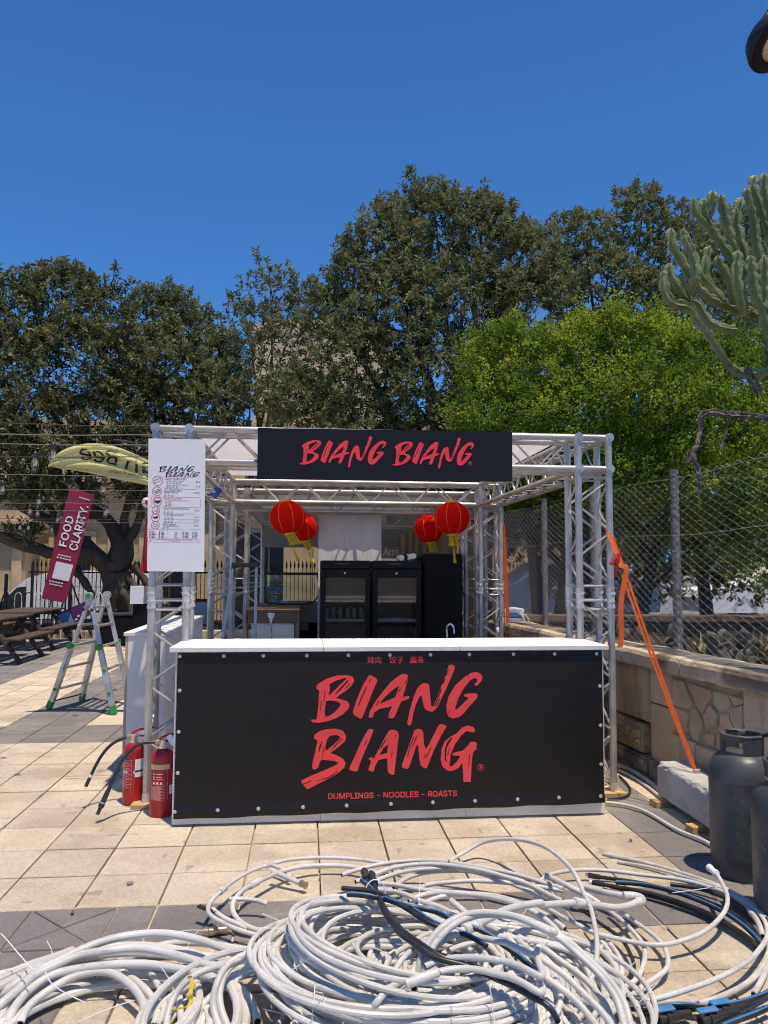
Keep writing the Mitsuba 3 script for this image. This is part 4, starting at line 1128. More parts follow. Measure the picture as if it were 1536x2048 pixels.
# step ladder
sl = thing('step_ladder', 'grey step ladder with a black top grip and black tread inside the stall', 'step ladder')
A, Bq = (-0.442,6.9,1.632), (-0.641,6.9,1.631)
ha, hb_ = np.array(Bq), np.array(A)
fa, fb_ = np.array([-0.712 - .09, 6.45, .02]), np.array([-0.43 + .01, 6.45, .02])
for t_, b_ in ((ha, fa), (hb_, fb_)):
    part(sl, 'rail', tube([t_, b_], .0125, 10), 'm_alu', smooth=40)
part(sl, 'grip', cat([bar(ha + [-.015, 0, 0], hb_ + [.015, 0, 0], .03, .04, bev=.006), rod(ha + [0, 0, .0], ha - [0, 0, .07] + (fa - ha) * .02, .019, 10), rod(hb_, hb_ - [0, 0, .07], .019, 10)]), 'm_black_plastic')
for t_ in (.18 + .0, .46, .72):
    pa, pb = ha + (fa - ha) * (t_ * 1.0 + .26), hb_ + (fb_ - hb_) * (t_ * 1.0 + .26)
    part(sl, 'tread', trimesh.convex.convex_hull(np.array([pa + [0, -.02, -.012], pb + [0, -.02, -.012], pa + [0, .16, -.012], pb + [0, .16, -.012], pa + [0, -.02, .012], pb + [0, -.02, .012], pa + [0, .16, .012], pb + [0, .16, .012]])), 'm_black_plastic')
for t_, b_ in ((ha, fa), (hb_, fb_)):
    part(sl, 'rear_leg', tube([t_ + (b_ - t_) * .3, [b_[0], 7.3, .02]], .011, 8), 'm_alu', smooth=40)
    part(sl, 'hinge', lathe([(.001, -.014), (.022, -.012), (.022, .012), (.001, .014)], 12, t_ + (b_ - t_) * .42), 'm_black_plastic')
# sink tap behind the counter
tp = thing('tap', 'small chrome mixer tap standing behind the counter top', 'tap')
tx, ty_ = 1.24, 6.72
tz = .90
part(tp, 'base', bevel_box(tx - .09, tx + .10, ty_ - .03, ty_ + .03, tz, tz + .035, .008), 'm_chrome')
part(tp, 'spout', tube(spline([(tx - .02, ty_, tz + .03), (tx - .02, ty_, tz + .14), (tx - .015, ty_, tz + .21), (tx + .01, ty_ - .02, tz + .225), (tx + .03, ty_ - .05, tz + .20), (tx + .032, ty_ - .06, tz + .15)], 24), .008, 8), 'm_chrome', smooth=True)
part(tp, 'lever', lathe([(.012, 0), (.02, .01), (.018, .06), (.006, .075)], 14, (tx + .06, ty_, tz + .03)), 'm_chrome', smooth=True)
part(tp, 'valve', lathe([(.014, 0), (.016, .04), (.006, .05)], 12, (tx - .075, ty_, tz + .03)), 'm_chrome', smooth=True)
sk = thing('sink_unit', 'steel sink unit below the mixer tap', 'sink')
part(sk, 'top', bevel_box(tx - .45, tx + .35, ty_ - .12, ty_ + .42, tz - .03, tz - .001, .004), 'm_shelf')
part(sk, 'body', bevel_box(tx - .43, tx + .33, ty_ - .1, ty_ + .4, .02, tz - .031, .004), 'm_white_panel')
# blue clip lamp / tie on the left beam
bl = thing('blue_strap_ratchet', 'bundled bright blue strap tied to the left upper truss', 'strap')
bp = np.array((-0.826,7,2.281))
part(bl, 'bundle', cat([tube([bp + [.0, 0, .05], bp + [.03, .02, .0], bp + [-.01, .01, -.05]], .022, 7), tube([bp + [-.04, .01, -.02], bp + [.02, -.01, -.03], bp + [.05, 0, .03]], .018, 7)]), 'm_blue', smooth=40)
# loose cable on the rear right column
lc = thing('looped_cable', 'grey cable looped over the rear right truss column', 'cable')
q0 = np.array((2.086,8.62,1.315))
part(lc, 'cable', tube(spline([q0 + [-.05, 0, .0], q0 + [0, -.02, .03], q0 + [.08, -.02, .04], q0 + [.13, 0, -.02], q0 + [.14, .0, -.15], q0 + [.06, -.03, -.28], q0 + [.05, -.03, -.36]]), .006, 6), 'm_galv')
part(lc, 'plug', lathe([(.001, -.03), (.018, -.028), (.02, .0), (.01, .03), (.001, .032)], 12, q0 + [.05, -.03, -.385]), 'm_white_cool')

# ---------------------------------------------------------------- fire extinguishers
principled('m_ext_red', noisy((0.40, 0.010, 0.014), (0.34, 0.008, 0.012), 6.0), 0.28, 0.0, clearcoat=0.5)
principled('m_cream_label', (0.62, 0.48, 0.27), 0.5)
principled('m_blue_label', (0.02, 0.03, 0.22), 0.5)
principled('m_white_label', (0.70, 0.72, 0.72), 0.5)
principled('m_pink_print', (0.68, 0.36, 0.38), 0.5)


def wrap(g_w, g_h, z0, a0, c, r):
    """a patch g_w wide, g_h tall on the cylinder of radius r at angle a0 (0 = facing -Y)."""
    nn = max(2, int(g_w / .012))
    a = a0 + np.linspace(0, g_w / r, nn)
    P2 = np.array([[(c[0] + r * math.sin(t), c[1] - r * math.cos(t), z) for z in (z0, z0 + g_h)] for t in a])
    return grid_mesh(P2)


def extinguisher(x, y, r, hb, label, hose, kind_):
    k = thing('fire_extinguisher', label, 'fire extinguisher', 'two fire extinguishers beside the counter')
    c = (x, y)
    prof = [(.001, .014), (r * .78, .014), (r * .86, .0), (r * .96, .004), (r, .03), (r, .055), (r * .985, .06), (r, .066), (r, hb - r * .8)]
    for t in np.linspace(.15, 1, 9):
        prof.append((max(r * math.cos(t * math.pi / 2), .024), hb - r * .8 + r * .8 * math.sin(t * math.pi / 2)))
    part(k, 'body', lathe(prof, 40, (x, y, 0)), 'm_ext_red', smooth=35)
    part(k, 'neck', lathe([(.026, hb - .005), (.026, hb + .012), (.02, hb + .014), (.02, hb + .05), (.001, hb + .05)], 16, (x, y, 0)), 'm_chrome', smooth=30)
    part(k, 'valve', cat([bevel_box(x - .045, x + .018, y - .016, y + .016, hb + .02, hb + .052, .004), rod((x - .05, y, hb + .035), (x - .02, y, hb + .035), .014, 12)]), 'm_brass' if 'm_brass' in scene else principled('m_brass', (0.5, 0.42, 0.30), 0.3, 0.8))
    part(k, 'lever', cat([bar((x - .02, y, hb + .06), (x + .035, y, hb + .085), .026, .014, bev=.003), bar((x + .03, y, hb + .083), (x + .135, y, hb + .098), .028, .012, bev=.003)]), 'm_ext_red')
    part(k, 'carry_handle', bar((x - .005, y, hb + .045), (x + .12, y, hb + .045 - .01), .024, .01, bev=.003), 'm_black_plastic' if kind_ else 'm_ext_red')
    hz = spline([(x - .045, y, hb + .036)] + hose, 40)
    part(k, 'hose', tube(hz, .0105, 10), 'm_black_plastic', smooth=True)
    d = hz[-1] - hz[-4]
    d /= np.linalg.norm(d)
    e = hz[-1]
    if kind_:
        part(k, 'nozzle', cat([tube([e - d * .10, e - d * .05, e - d * .0], [.012, .016, .017], 12), tube([e, e + d * .03, e + d * .031, e + d * .075], [.019, .019, .012, .012], 12)]), 'm_black_plastic', smooth=40)
        part(k, 'nozzle_ring', tube([e - d * .002, e + d * .004], .0195, 12), 'm_alu_bright', smooth=40)
    else:
        part(k, 'nozzle', tube([e - d * .002, e + d * .06], .0125, 12), 'm_black_plastic', smooth=40)
        part(k, 'nozzle_ring', tube([e - d * .02, e - d * .001], .0132, 12), 'm_white_label', smooth=40)
    R = r + .0008
    if kind_:
        part(k, 'cream_band', wrap(1.75 * r, .032, hb - .125, -.95, c, R), 'm_cream_label')
        lines = []
        for (a, z0, w_, h_) in ((-.35, .275, .045, .004), (-.35, .258, .04, .003), (-.35, .243, .05, .003), (-.62, .272, .010, .012), (-.62, .256, .010, .010), (-.62, .240, .010, .010)):
            lines.append(wrap(w_, h_, z0, a, c, R))
        for a in (-.62, -.3, .02):
            lines.append(wrap(.013, .015, .212, a, c, R))
        part(k, 'instruction_print', cat(lines), 'm_white_label', kind='stuff')
        l2 = [wrap(.10 - .03 * ((i * 5) % 3) / 2, .0028, .198 - .006 * i, -.85, c, R) for i in range(15)]
        l2 += [wrap(.0015, .21, .12, .62, c, R), wrap(1.5 * r, .0012, .214, -.88, c, R)]
        part(k, 'small_print', cat(l2), 'm_pink_print', kind='stuff')
        part(k, 'white_sticker', wrap(.06, .058, .145, .78, c, R), 'm_white_label')
    else:
        part(k, 'blue_band', wrap(.058, .022, hb - .12, -1.05, c, R), 'm_blue_label')
        part(k, 'service_label', wrap(.085, .118, .19, .32, c, R), 'm_white_label')
        part(k, 'service_label_bar', wrap(.084, .012, .222, .33, c, R + .0006), 'm_ink')
        l2 = [wrap(.075 - .03 * ((i * 5) % 3) / 2, .003, .30 - .0105 * i, -1.05, c, R) for i in range(18)]
        l2 += [wrap(.0015, .2, .1, -.02, c, R)]
        part(k, 'small_print', cat(l2), 'm_pink_print', kind='stuff')
        part(k, 'pictogram', cat([wrap(.016, .018, .215, a, c, R) for a in (-.95, -.65, .2)]), 'm_white_label', kind='stuff')
    return k


extinguisher(-1.165, 5.56, .069, .412, 'red fire extinguisher on the left of the truss leg, with a blue label', [(-1.30, 5.53, .41), (-1.37, 5.50, .33), (-1.43, 5.47, .20)], False)
extinguisher(-.925, 5.29, .0775, .43, 'red fire extinguisher against the counter corner, with a cream band', [(-1.07, 5.26, .46), (-1.16, 5.22, .38), (-1.22, 5.18, .24), (-1.265, 5.16, .125)], True)
tg = single('paper_tag', 'white paper tag hanging from the front extinguisher handle', 'tag', bar((-.885, 5.255, .515), (-.850, 5.25, .455), .035, .001, up=(0, 1, 0)), 'm_white_cool')

# ---------------------------------------------------------------- multi-position ladder
ld = thing('folding_ladder', 'aluminium folding ladder with green feet standing open on the paving', 'ladder')
scene['m_ladder'] = {'type': 'twosided', 'b': {'type': 'principled', 'base_color': noisy((0.62, 0.61, 0.58), (0.48, 0.47, 0.45), 8.0), 'roughness': 0.38, 'metallic': 0.6}}
fA, fB, fC, fD = (np.array(q) for q in ((-2.89,9.23,0), (-2.076,8.838,0), (-2.683,9.781,0), (-2.047,9.527,0)))
mA, mC = (fA + fB) / 2, (fC + fD) / 2
ap1 = np.array((-2.43,9.02,1.285))
ap2 = np.array((-2.383,9.62,1.276))


def rail(f, ap, other, inner_shift):
    d = ap - f
    up = np.cross(d, other)
    lo = f + d * .02
    mid = f + d * .56
    w = np.asarray(other) / np.linalg.norm(other)
    part(ld, 'outer_rail', bar(lo, mid, .028, .062, up=np.cross(w, d), bev=.004), 'm_ladder')
    part(ld, 'inner_rail', bar(f + d * .05 + w * inner_shift, ap + w * inner_shift, .024, .05, up=np.cross(w, d), bev=.004), 'm_ladder')
    part(ld, 'foot', bar(f - d * .005 + [0, 0, .012], f + d * .075, .04, .075, up=np.cross(w, d), bev=.008), 'm_green_plastic')
    part(ld, 'locking_knob', rod(f + d * .565 - w * .05, f + d * .565 + w * .01, .034, 14), 'm_green_plastic', smooth=40)
    for t in (.18, .37):
        part(ld, 'green_cap', rod(f + d * t - w * .028, f + d * t - w * .012, .018, 10), 'm_green_plastic')
    part(ld, 'rail_hole', rod(f + d * .88 - w * .0165, f + d * .88 - w * .008, .014, 8), 'm_black_matt')


for f, ap, o in ((fA, ap1, fC - fA), (fC, ap2, fA - fC), (fB, ap1, fD - fB), (fD, ap2, fB - fD)):
    rail(f, ap, o, .03)
for (f0, a0, f1, a1) in ((fA, ap1, fC, ap2), (fB, ap1, fD, ap2)):
    for t in (.18, .37, .565, .74, .90):
        p0, p1 = f0 + (a0 - f0) * t, f1 + (a1 - f1) * t
        part(ld, 'rung', bar(p0, p1, .034, .026, up=(0, 0, 1), bev=.004), 'm_ladder')
for ap, w in ((ap1, ap1 - ap2), (ap2, ap2 - ap1)):
    w = w / np.linalg.norm(w)
    part(ld, 'hinge', rod(ap - w * .03, ap + w * .03, .045, 18), 'm_ladder', smooth=40)
    part(ld, 'hinge_cap', rod(ap + w * .03, ap + w * .042, .03, 14), 'm_green_plastic' if ap is ap1 else 'm_alu_bright', smooth=40)
part(ld, 'tie_bar', rod(fA + (ap1 - fA) * .07, fC + (ap2 - fC) * .07, .008, 6), 'm_black_plastic')
part(ld, 'sticker', bar(fA + (ap1 - fA) * .34 + [-.004, -.034, 0], fA + (ap1 - fA) * .52 + [-.004, -.034, 0], .022, .002, up=(0, 1, 0)), 'm_white_label')

# ---------------------------------------------------------------- picnic tables
bumped('m_wood_dark', {'type': 'principled', 'base_color': proc(lambda p, n, uv: mix((0.050, 0.034, 0.028), (0.088, 0.064, 0.052), mikit.fbm(p.x * 40, p.y * 5, p.z * 40, octaves=3))), 'roughness': 0.75}, lambda p, n, uv: mikit.fbm(p.x * 70, p.y * 6, p.z * 70, octaves=2), 0.003)


def picnic(cx, cy, L, label, ang=0.0):
    k = thing('picnic_table', label, 'picnic table', 'weathered picnic tables on the square')
    M = rotz(ang)
    M[:3, 3] = (cx, cy, 0)
    for i in range(5):
        x = -.36 + .18 * i
        part(k, 'top_plank', move(bevel_box(x - .082, x + .082, -L / 2, L / 2, .715, .75, .006), M), 'm_wood_dark')
    for s in (-1, 1):
        for i in range(2):
            x = s * (.60 + .15 * i)
            part(k, 'bench_plank', move(bevel_box(x - .068, x + .068, -L / 2, L / 2, .405, .44, .006), M), 'm_wood_dark')
    for e in (-1, 1):
        y = e * (L / 2 - .32)
        for s in (-1, 1):
            part(k, 'leg', move(bar((s * .22, y, .71), (s * .74, y, .0), .05, .11, up=(0, 1, 0), bev=.004), M), 'm_wood_dark')
        part(k, 'bench_bearer', move(bevel_box(-.78, .78, y + .05, y + .09, .30, .402, .004), M), 'm_wood_dark')
        part(k, 'top_bearer', move(bevel_box(-.40, .40, y + .05, y + .09, .62, .712, .004), M), 'm_wood_dark')
    for s in (-1, 1):
        part(k, 'strut', move(bar((0, s * (L / 2 - .33), .35), (0, s * .12, .66), .04, .08, up=(1, 0, 0)), M), 'm_wood_dark')


picnic(-5.45, 14.1, 1.75, 'weathered dark picnic table nearest the left edge of the square')
picnic(-5.6, 16.4, 1.9, 'weathered dark picnic table further back, beside the magenta banner')

# ---------------------------------------------------------------- banners and flags
principled('m_magenta', noisy((0.26, 0.012, 0.048), (0.21, 0.010, 0.04), 2.0), 0.6)
YB_ = 17.3
q = [np.array(v) for v in ((-5.644,17.3,0.939), (-5.124,17.3,0.843), (-4.625,17.3,3.187), (-5.134,17.3,3.333))]
mg = thing('tall_banner', 'tall magenta banner reading FOOD CLARITY, leaning on a pole', 'banner')


def bnq(u_, v_, d=0.0):
    p = (q[0] * (1 - u_) + q[1] * u_) * (1 - v_) + (q[3] * (1 - u_) + q[2] * u_) * v_
    return p + np.array([0, -.03 * math.sin(3 * v_ + 2 * u_) - .012 * math.sin(u_ * 9 + v_ * 5) - d, 0])


part(mg, 'cloth', grid_mesh(np.array([[bnq(a, b) for b in np.linspace(0, 1, 40)] for a in np.linspace(0, 1, 10)])), 'm_magenta', smooth=True)
part(mg, 'pole', tube([q[0] * .9 + q[1] * .1 + [0, .05, -1.0], q[3] + [0, .05, .06]], .014, 8), 'm_galv')


def on_quad(mesh2, W_, H_):
    """mesh in the banner's own metres (x across, y up) mapped onto the cloth."""
    v = np.asarray(mesh2.vertices)
    return tm(np.array([bnq(a / W_, b / H_, .014 + c) for a, b, c in v]), mesh2.faces)


BW = np.linalg.norm(q[1] - q[0])
BH = np.linalg.norm(q[3] - q[0])


def up_text(s, h, x, y, L):
    m = text_mesh(s, h, .001, True)
    v = np.array(m.vertices)
    sc = L / v[:, 0].max()
    return on_quad(tm(np.stack([x - v[:, 1], y + v[:, 0] * sc, v[:, 2]], 1), m.faces), BW, BH)


part(mg, 'lettering', up_text('FOOD', BW * .30, BW * .46, BH * .475, BH * .28), 'm_white_ink')
part(mg, 'lettering', up_text('CLARITY.', BW * .30, BW * .89, BH * .465, BH * .42), 'm_white_ink')
for i, (a, b, w_) in enumerate(((.22, .40, .55), (.20, .375, .60), (.45, .935, .45), (.14, .16, .6), (.18, .135, .55))):
    part(mg, 'small_print', on_quad(cat([box(BW * (a + w_ * j / 5), BW * (a + w_ * (j + .75) / 5), BH * b, BH * (b + .010), 0, .001) for j in range(5)]), BW, BH), 'm_white_ink', kind='stuff')
part(mg, 'white_patch', on_quad(trimesh.Trimesh(*(lambda m: (m.vertices, m.faces))(extrude(shapely.box(BW * .26, BH * .20, BW * .86, BH * .335).buffer(.02), .001))).subdivide_to_size(.04), BW, BH), 'm_white_ink')

scene['m_flag'] = {'type': 'principledthin', 'base_color': noisy((0.84, 0.80, 0.42), (0.78, 0.74, 0.36), 2.0), 'roughness': 0.6, 'diff_trans': 0.9}
ff = thing('feather_flag', 'pale yellow feather flag blown sideways, its dark lettering seen reversed', 'flag')
YF_ = 8.4
top = [(-2.719,8.4,2.667),(-2.647,8.4,2.795),(-2.558,8.4,2.866),(-2.432,8.4,2.917),(-2.279,8.4,2.936),(-2.124,8.4,2.918),(-1.967,8.4,2.867),(-1.81,8.4,2.801),(-1.679,8.4,2.739),(-1.441,8.4,2.603)]
bot = [(-2.719,8.4,2.667),(-2.601,8.4,2.642),(-2.448,8.4,2.624),(-2.294,8.4,2.6),(-2.139,8.4,2.57),(-2.01,8.4,2.541),(-1.88,8.4,2.516),(-1.776,8.4,2.496),(-1.672,8.4,2.471),(-1.435,8.4,2.378)]
ts, bs = spline(top, 60), spline(bot, 60)
FU = np.linspace(0, 1, 26)
FP = np.array([[t * a + b * (1 - a) for a in FU] for t, b in zip(ts, bs)])
ripple = .045 * np.sin(FU[None, :] * 13 + np.linspace(0, 2.5, 60)[:, None]) + .05 * np.sin(np.linspace(0, 5, 60))[:, None] + .03 * np.sin(FU[None, :] * 29 - np.linspace(0, 6, 60)[:, None])
FP[:, :, 1] += ripple * np.sin(np.linspace(.15, 3.0, 60))[:, None] + .04 * np.linspace(0, 1, 60)[:, None] ** 2
FP[:, :, 2] += .012 * np.sin(FU[None, :] * 17 + np.linspace(0, 7, 60)[:, None]) * (FU * (1 - FU) * 4)[None, :]
part(ff, 'cloth', grid_mesh(FP), 'm_flag', smooth=True)
from scipy.ndimage import map_coordinates


def on_flag(s, h, px0, pz0, px1, slant, squeeze_h=1.0):
    """reversed lettering: runs from right (px0) to left (px1) in the picture plane of the cloth."""
    m = text_mesh(s, 1.0, .002, False)
    v = np.array(m.vertices)
    wx = v[:, 0].max()
    X = px0 + (px1 - px0) * v[:, 0] / wx
    Z = pz0 + h * v[:, 1] + slant * v[:, 0] / wx
    i = np.interp(X, FP[:, 12, 0], np.arange(60))
    t = map_coordinates(ts[:, 2], [i], order=1)
    b = map_coordinates(bs[:, 2], [i], order=1)
    a = np.clip((Z - b) / np.maximum(t - b, .01), 0, 1) * 25
    y = map_coordinates(FP[:, :, 1], [i, a], order=1)
    return tm(np.stack([X, y - .006 - v[:, 2], Z], 1), m.faces)


f1, f2, f3, f4 = (-2.009,8.4,2.69), (-2.416,8.4,2.752), (-1.613,8.4,2.622), (-1.935,8.4,2.649)
part(ff, 'lettering', on_flag('Bee', .155, f1[0], f1[2], f2[0], f2[2] - f1[2]), 'm_ink')
part(ff, 'lettering', on_flag('an', .155, f3[0], f3[2] - .02, f4[0], f4[2] - f3[2]), 'm_ink')
g1, g2 = (-1.517,8.4,2.538), (-2.104,8.4,2.614)
part(ff, 'small_lettering', on_flag('GAMES - FINE FOODS', .022, g1[0], g1[2] - .005, g2[0], g2[2] - g1[2]), 'm_ink')
part(ff, 'pole', tube(spline([(-1.52, 8.9, 0), (-1.52, 8.85, 1.5), (-1.54, 8.8, 2.3), (-1.62, 8.75, 2.75), (-1.80, 8.68, 2.93), (-2.1, 8.55, 2.98)], 40), .014, 8), 'm_black_plastic')
principled('m_red_flag', (0.42, 0.012, 0.02), 0.6)
rf = thing('red_flag', 'narrow red flag hanging beside the menu board', 'flag')
rq = np.array([(-3.135,15,1.506),(-2.907,15,1.563),(-2.92,15,2.773),(-3.042,15,2.506)])
part(rf, 'cloth', grid_mesh(np.array([[(rq[0] * (1 - a) + rq[1] * a) * (1 - b) + (rq[3] * (1 - a) + rq[2] * a) * b + [0, .05 * math.sin(a * 7 + b * 4), 0] for b in np.linspace(0, 1, 20)] for a in np.linspace(0, 1, 10)])), 'm_red_flag', smooth=True)
part(rf, 'pole', tube([rq[2] + [.02, .03, .25], rq[1] + [.02, .03, -1.6]], .014, 8), 'm_galv')
part(rf, 'rosette', trimesh.creation.icosphere(2, .10).apply_translation(rq[2] + [-.10, -.05, .06]), 'm_white_ink')
part(rf, 'rosette_red', trimesh.creation.icosphere(1, .05).apply_translation(rq[2] + [-.08, -.13, .06]), 'm_red_flag')

# ---------------------------------------------------------------- festoon lights
scene['m_bulb'] = {'type': 'thindielectric', 'int_ior': 1.5}
principled('m_filament', (0.75, 0.55, 0.22), 0.5)
principled('m_cable', (0.03, 0.03, 0.03), 0.6)
principled('m_cable_grey', (0.16, 0.155, 0.15), 0.6)
BULB = [(.012, 0), (.016, -.012), (.026, -.04), (.030, -.062), (.026, -.085), (.014, -.099), (.001, -.102)]
strings = [(5.55, 2.60, .012, ()), (5.75, 2.57, .05, (-1.832,)), (6.3, 2.58, .03, (-2.142,)), (6.6, 2.53, .05, ()), (8.2, 2.56, .03, (-2.105, -3.098)),
           (9.9, 2.57, .02, (-3.303,)), (10.6, 2.52, .05, (-3.646, -2.662)), (11.7, 2.56, .03, (-3.916, -2.962)),
           (13.0, 2.55, .03, (-4.036, -3.66)), (13.8, 2.48, .05, (-4.901, -4.761)), (15.2, 2.5, .04, (-4.239, -4.817))]
ordinals = ['nearest', 'second nearest', 'third', 'fourth', 'fifth', 'sixth', 'seventh', 'eighth', 'ninth', 'second farthest', 'farthest']
for i, (y_, z_, sag, xs_) in enumerate(strings):
    k = thing('string_light', f'string light cable running left from the stalls, {ordinals[i]} of them from the camera', 'string light', 'string lights stretched over the square')
    x1_ = X0 if y_ < 9 else RX0 if y_ < 12.3 else .5
    xx = np.linspace(-12.0, x1_, 60)
    zl = lambda x: z_ - sag * np.sin((x - x1_) / (-12.0 - x1_) * math.pi) ** .9 - .03 * math.sin(1.3 * i)
    pts = [(x, y_, z_ - sag * math.sin(max(0, (x1_ - x) / (x1_ + 12.0)) * math.pi) + .004 * math.sin(x * 5 + i)) for x in xx]
    part(k, 'cable', tube(pts, .0042, 5), 'm_cable_grey' if i % 3 else 'm_cable')
    for x in xs_:
        zz = z_ - sag * math.sin((x1_ - x) / (x1_ + 12.0) * math.pi)
        drop = .10
        h_ = sub_key(k, 'bulb')
        part(h_, 'flex', rod((x, y_, zz), (x, y_, zz - drop + .02), .004, 5), 'm_cable')
        part(h_, 'holder', lathe([(.008, .045), (.019, .03), (.021, .0), (.018, -.006), (.001, -.006)], 12, (x, y_, zz - drop)), 'm_black_plastic', smooth=30)
        part(h_, 'glass', lathe(BULB, 16, (x, y_, zz - drop - .004)), 'm_bulb', smooth=True)
        part(h_, 'filament', cat([rod((x + dx_, y_, zz - drop - .02), (x + dx_, y_, zz - drop - .07), .0045, 5) for dx_ in (-.01, 0, .01)]), 'm_filament')

# ---------------------------------------------------------------- bed, railing, wall and road behind
principled('m_soil', noisy((0.10, 0.075, 0.055), (0.06, 0.045, 0.035), 4.0), 0.95)
structure('planting_bed', box(-45, 30, 18.62, 23.0, -1.3, .10), 'm_soil')
kb = thing('bed_kerb', 'low stone kerb along the front of the planting bed', 'kerb')
for i in range(26):
    part(kb, 'stone', bevel_box(-14 + .9 * i + .006, -14 + .9 * (i + 1) - .006, 18.44, 18.60, -.02, .16, .015), 'm_lime')
principled('m_iron', (0.014, 0.014, 0.016), 0.5, 0.3)
rr_ = thing('iron_railing', 'black iron railing with spear heads in front of the limestone building', 'railing')
bars_, heads = [], []
for i in range(128):
    x = -7.6 + .115 * i
    bars_.append(box(x - .009, x + .009, 22.49, 22.51, .1, 1.62))
    heads.append(trimesh.convex.convex_hull(np.array([(x - .012, 22.5, 1.60), (x + .012, 22.5, 1.60), (x - .032, 22.5, 1.68), (x + .032, 22.5, 1.68), (x, 22.5, 1.86), (x, 22.485, 1.68), (x, 22.515, 1.68)])))
part(rr_, 'bars', cat(bars_), 'm_iron', kind='stuff')
part(rr_, 'spear_heads', cat(heads), 'm_iron', kind='stuff')
for z_ in (.35, 1.45):
    part(rr_, 'rail', box(-7.7, 7.3, 22.475, 22.525, z_, z_ + .045), 'm_iron')
for i in range(6):
    x = -7.6 + 2.875 * i
    part(rr_, 'post', box(x - .03, x + .03, 22.46, 22.54, .1, 1.75), 'm_iron')
hf = thing('hoop_railing', 'low black hoop topped railing in front of the white van', 'railing')
for i in range(9):
    a0 = -6.55 + .22 * i
    part(hf, 'hoop', tube(spline([(a0, 18.3, 0), (a0, 18.3, .9), (a0 + .02, 18.3, 1.0), (a0 + .075, 18.3, 1.04), (a0 + .13, 18.3, 1.0), (a0 + .15, 18.3, .9), (a0 + .15, 18.3, 0)], 26), .012, 6), 'm_white_panel' if i % 2 == 0 else 'm_iron')
part(hf, 'rail', rod((-6.7, 18.3, .25), (-4.5, 18.3, .25), .014, 6), 'm_iron')
for x_, z_ in ((-6.75, 1.45), (-5.35, 1.75)):
    part(hf, 'post', cat([box(x_ - .03, x_ + .03, 18.27, 18.33, 0, z_), bar((x_, 18.3, z_ * .75), (x_ + .5, 18.3, 0.05), .03, .03, up=(0, 1, 0)), bar((x_, 18.3, z_ * .75), (x_ - .35, 18.3, 0.05), .03, .03, up=(0, 1, 0))]), 'm_iron')

# ---------------------------------------------------------------- limestone buildings
lb = thing('limestone_building', 'long limestone building with cornice behind the railing and ficus trees', 'building')
BY = 27.5
principled('m_dark_glass', (0.02, 0.022, 0.025), 0.15)
principled('m_shutter', (0.035, 0.05, 0.05), 0.5)
wins = []
for i in range(12):
    wins.append((-29.0 + 3.0 * i, 1.25, .5, 2.7))
wins[9] = (-1.35, 1.3, -1.05, 2.85)
xs_, holes = -36.0, []
wallp = shapely.box(-36, -1.1, 9.5, 6.6)
for x, w, z0, z1 in wins:
    wallp = wallp.difference(shapely.box(x - w / 2, z0, x + w / 2, z1))
part(lb, 'wall', place(extrude(wallp, .5), (0, BY + .5, 0), (1, 0, 0), (0, 0, 1)), 'm_facade')
for x, w, z0, z1 in wins:
    h_ = part(lb, 'window', box(x - w / 2, x + w / 2, BY + .30, BY + .33, z0, z1), 'm_dark_glass')
    part(h_, 'frame', cat([box(x - w / 2 - .16, x - w / 2, BY - .06, BY + .02, z0, z1 + .16), box(x + w / 2, x + w / 2 + .16, BY - .06, BY + .02, z0, z1 + .16), box(x - w / 2, x + w / 2, BY - .06, BY + .02, z1, z1 + .16), box(x - .03, x + .03, BY + .25, BY + .29, z0, z1)]), 'm_facade_trim')
    part(h_, 'sill', box(x - w / 2 - .2, x + w / 2 + .2, BY - .16, BY - .001, z0 - .12, z0 - .002), 'm_facade_trim')
for x in [-30.5 + 3.0 * i for i in range(13)]:
    part(lb, 'pilaster', cat([box(x - .32, x + .32, BY - .10, BY - .002, -1.1, 3.85), box(x - .40, x + .40, BY - .15, BY - .003, 3.86, 4.1)]), 'm_facade_trim')
for z0, z1, o_ in ((4.12, 4.32, .2), (4.33, 4.5, .42), (4.51, 4.62, .55)):
    part(lb, 'cornice', box(-36.2, 9.7, BY - o_, BY - .004, z0, z1), 'm_facade_trim')
part(lb, 'roof', box(-36.2, 9.7, BY + .01, BY + 9, 6.6, 6.75), 'm_facade_trim')
lw = thing('entrance_lodge', 'sunlit limestone wall with moulded cornice at the left edge, behind the van', 'building')
part(lw, 'wall', box(-13.5, -8.88, 25.6, 26.9, -1.1, 2.6), 'm_facade')
xr = -8.88
for i, (z0, z1, o_) in enumerate(((2.605, 2.75, .1), (2.755, 2.95, .25), (2.955, 3.05, .38), (3.055, 3.4, .05))):
    part(lw, 'cornice', box(-13.6, xr + o_, 25.6 - o_, 26.95, z0, z1), 'm_facade_trim')
for x in (xr - .25, xr - 1.0):
    part(lw, 'quoin', box(x - .14, x + .14, 25.52, 25.598, -1.1, 2.6), 'm_facade_trim')
ub = thing('plastered_house', 'pinkish plastered house rising behind the ficus crowns', 'building')
part(ub, 'wall', box(-2.3, 3.1, 32, 40, -1.1, 11.4), 'm_plaster_pink')
U5 = np.linspace(-2.3, 3.1, 20)
part(ub, 'parapet', extrude(Polygon([(-2.4, 11.4), (3.2, 11.4)] + [(x, 11.75 + .35 * math.sin((x + 2.4) / 5.6 * math.pi)) for x in np.linspace(3.2, -2.4, 14)]), .4).apply_transform(np.array([[1, 0, 0, 0], [0, 0, -1, 32.35], [0, 1, 0, 0], [0, 0, 0, 1.0]])), 'm_plaster_pink')
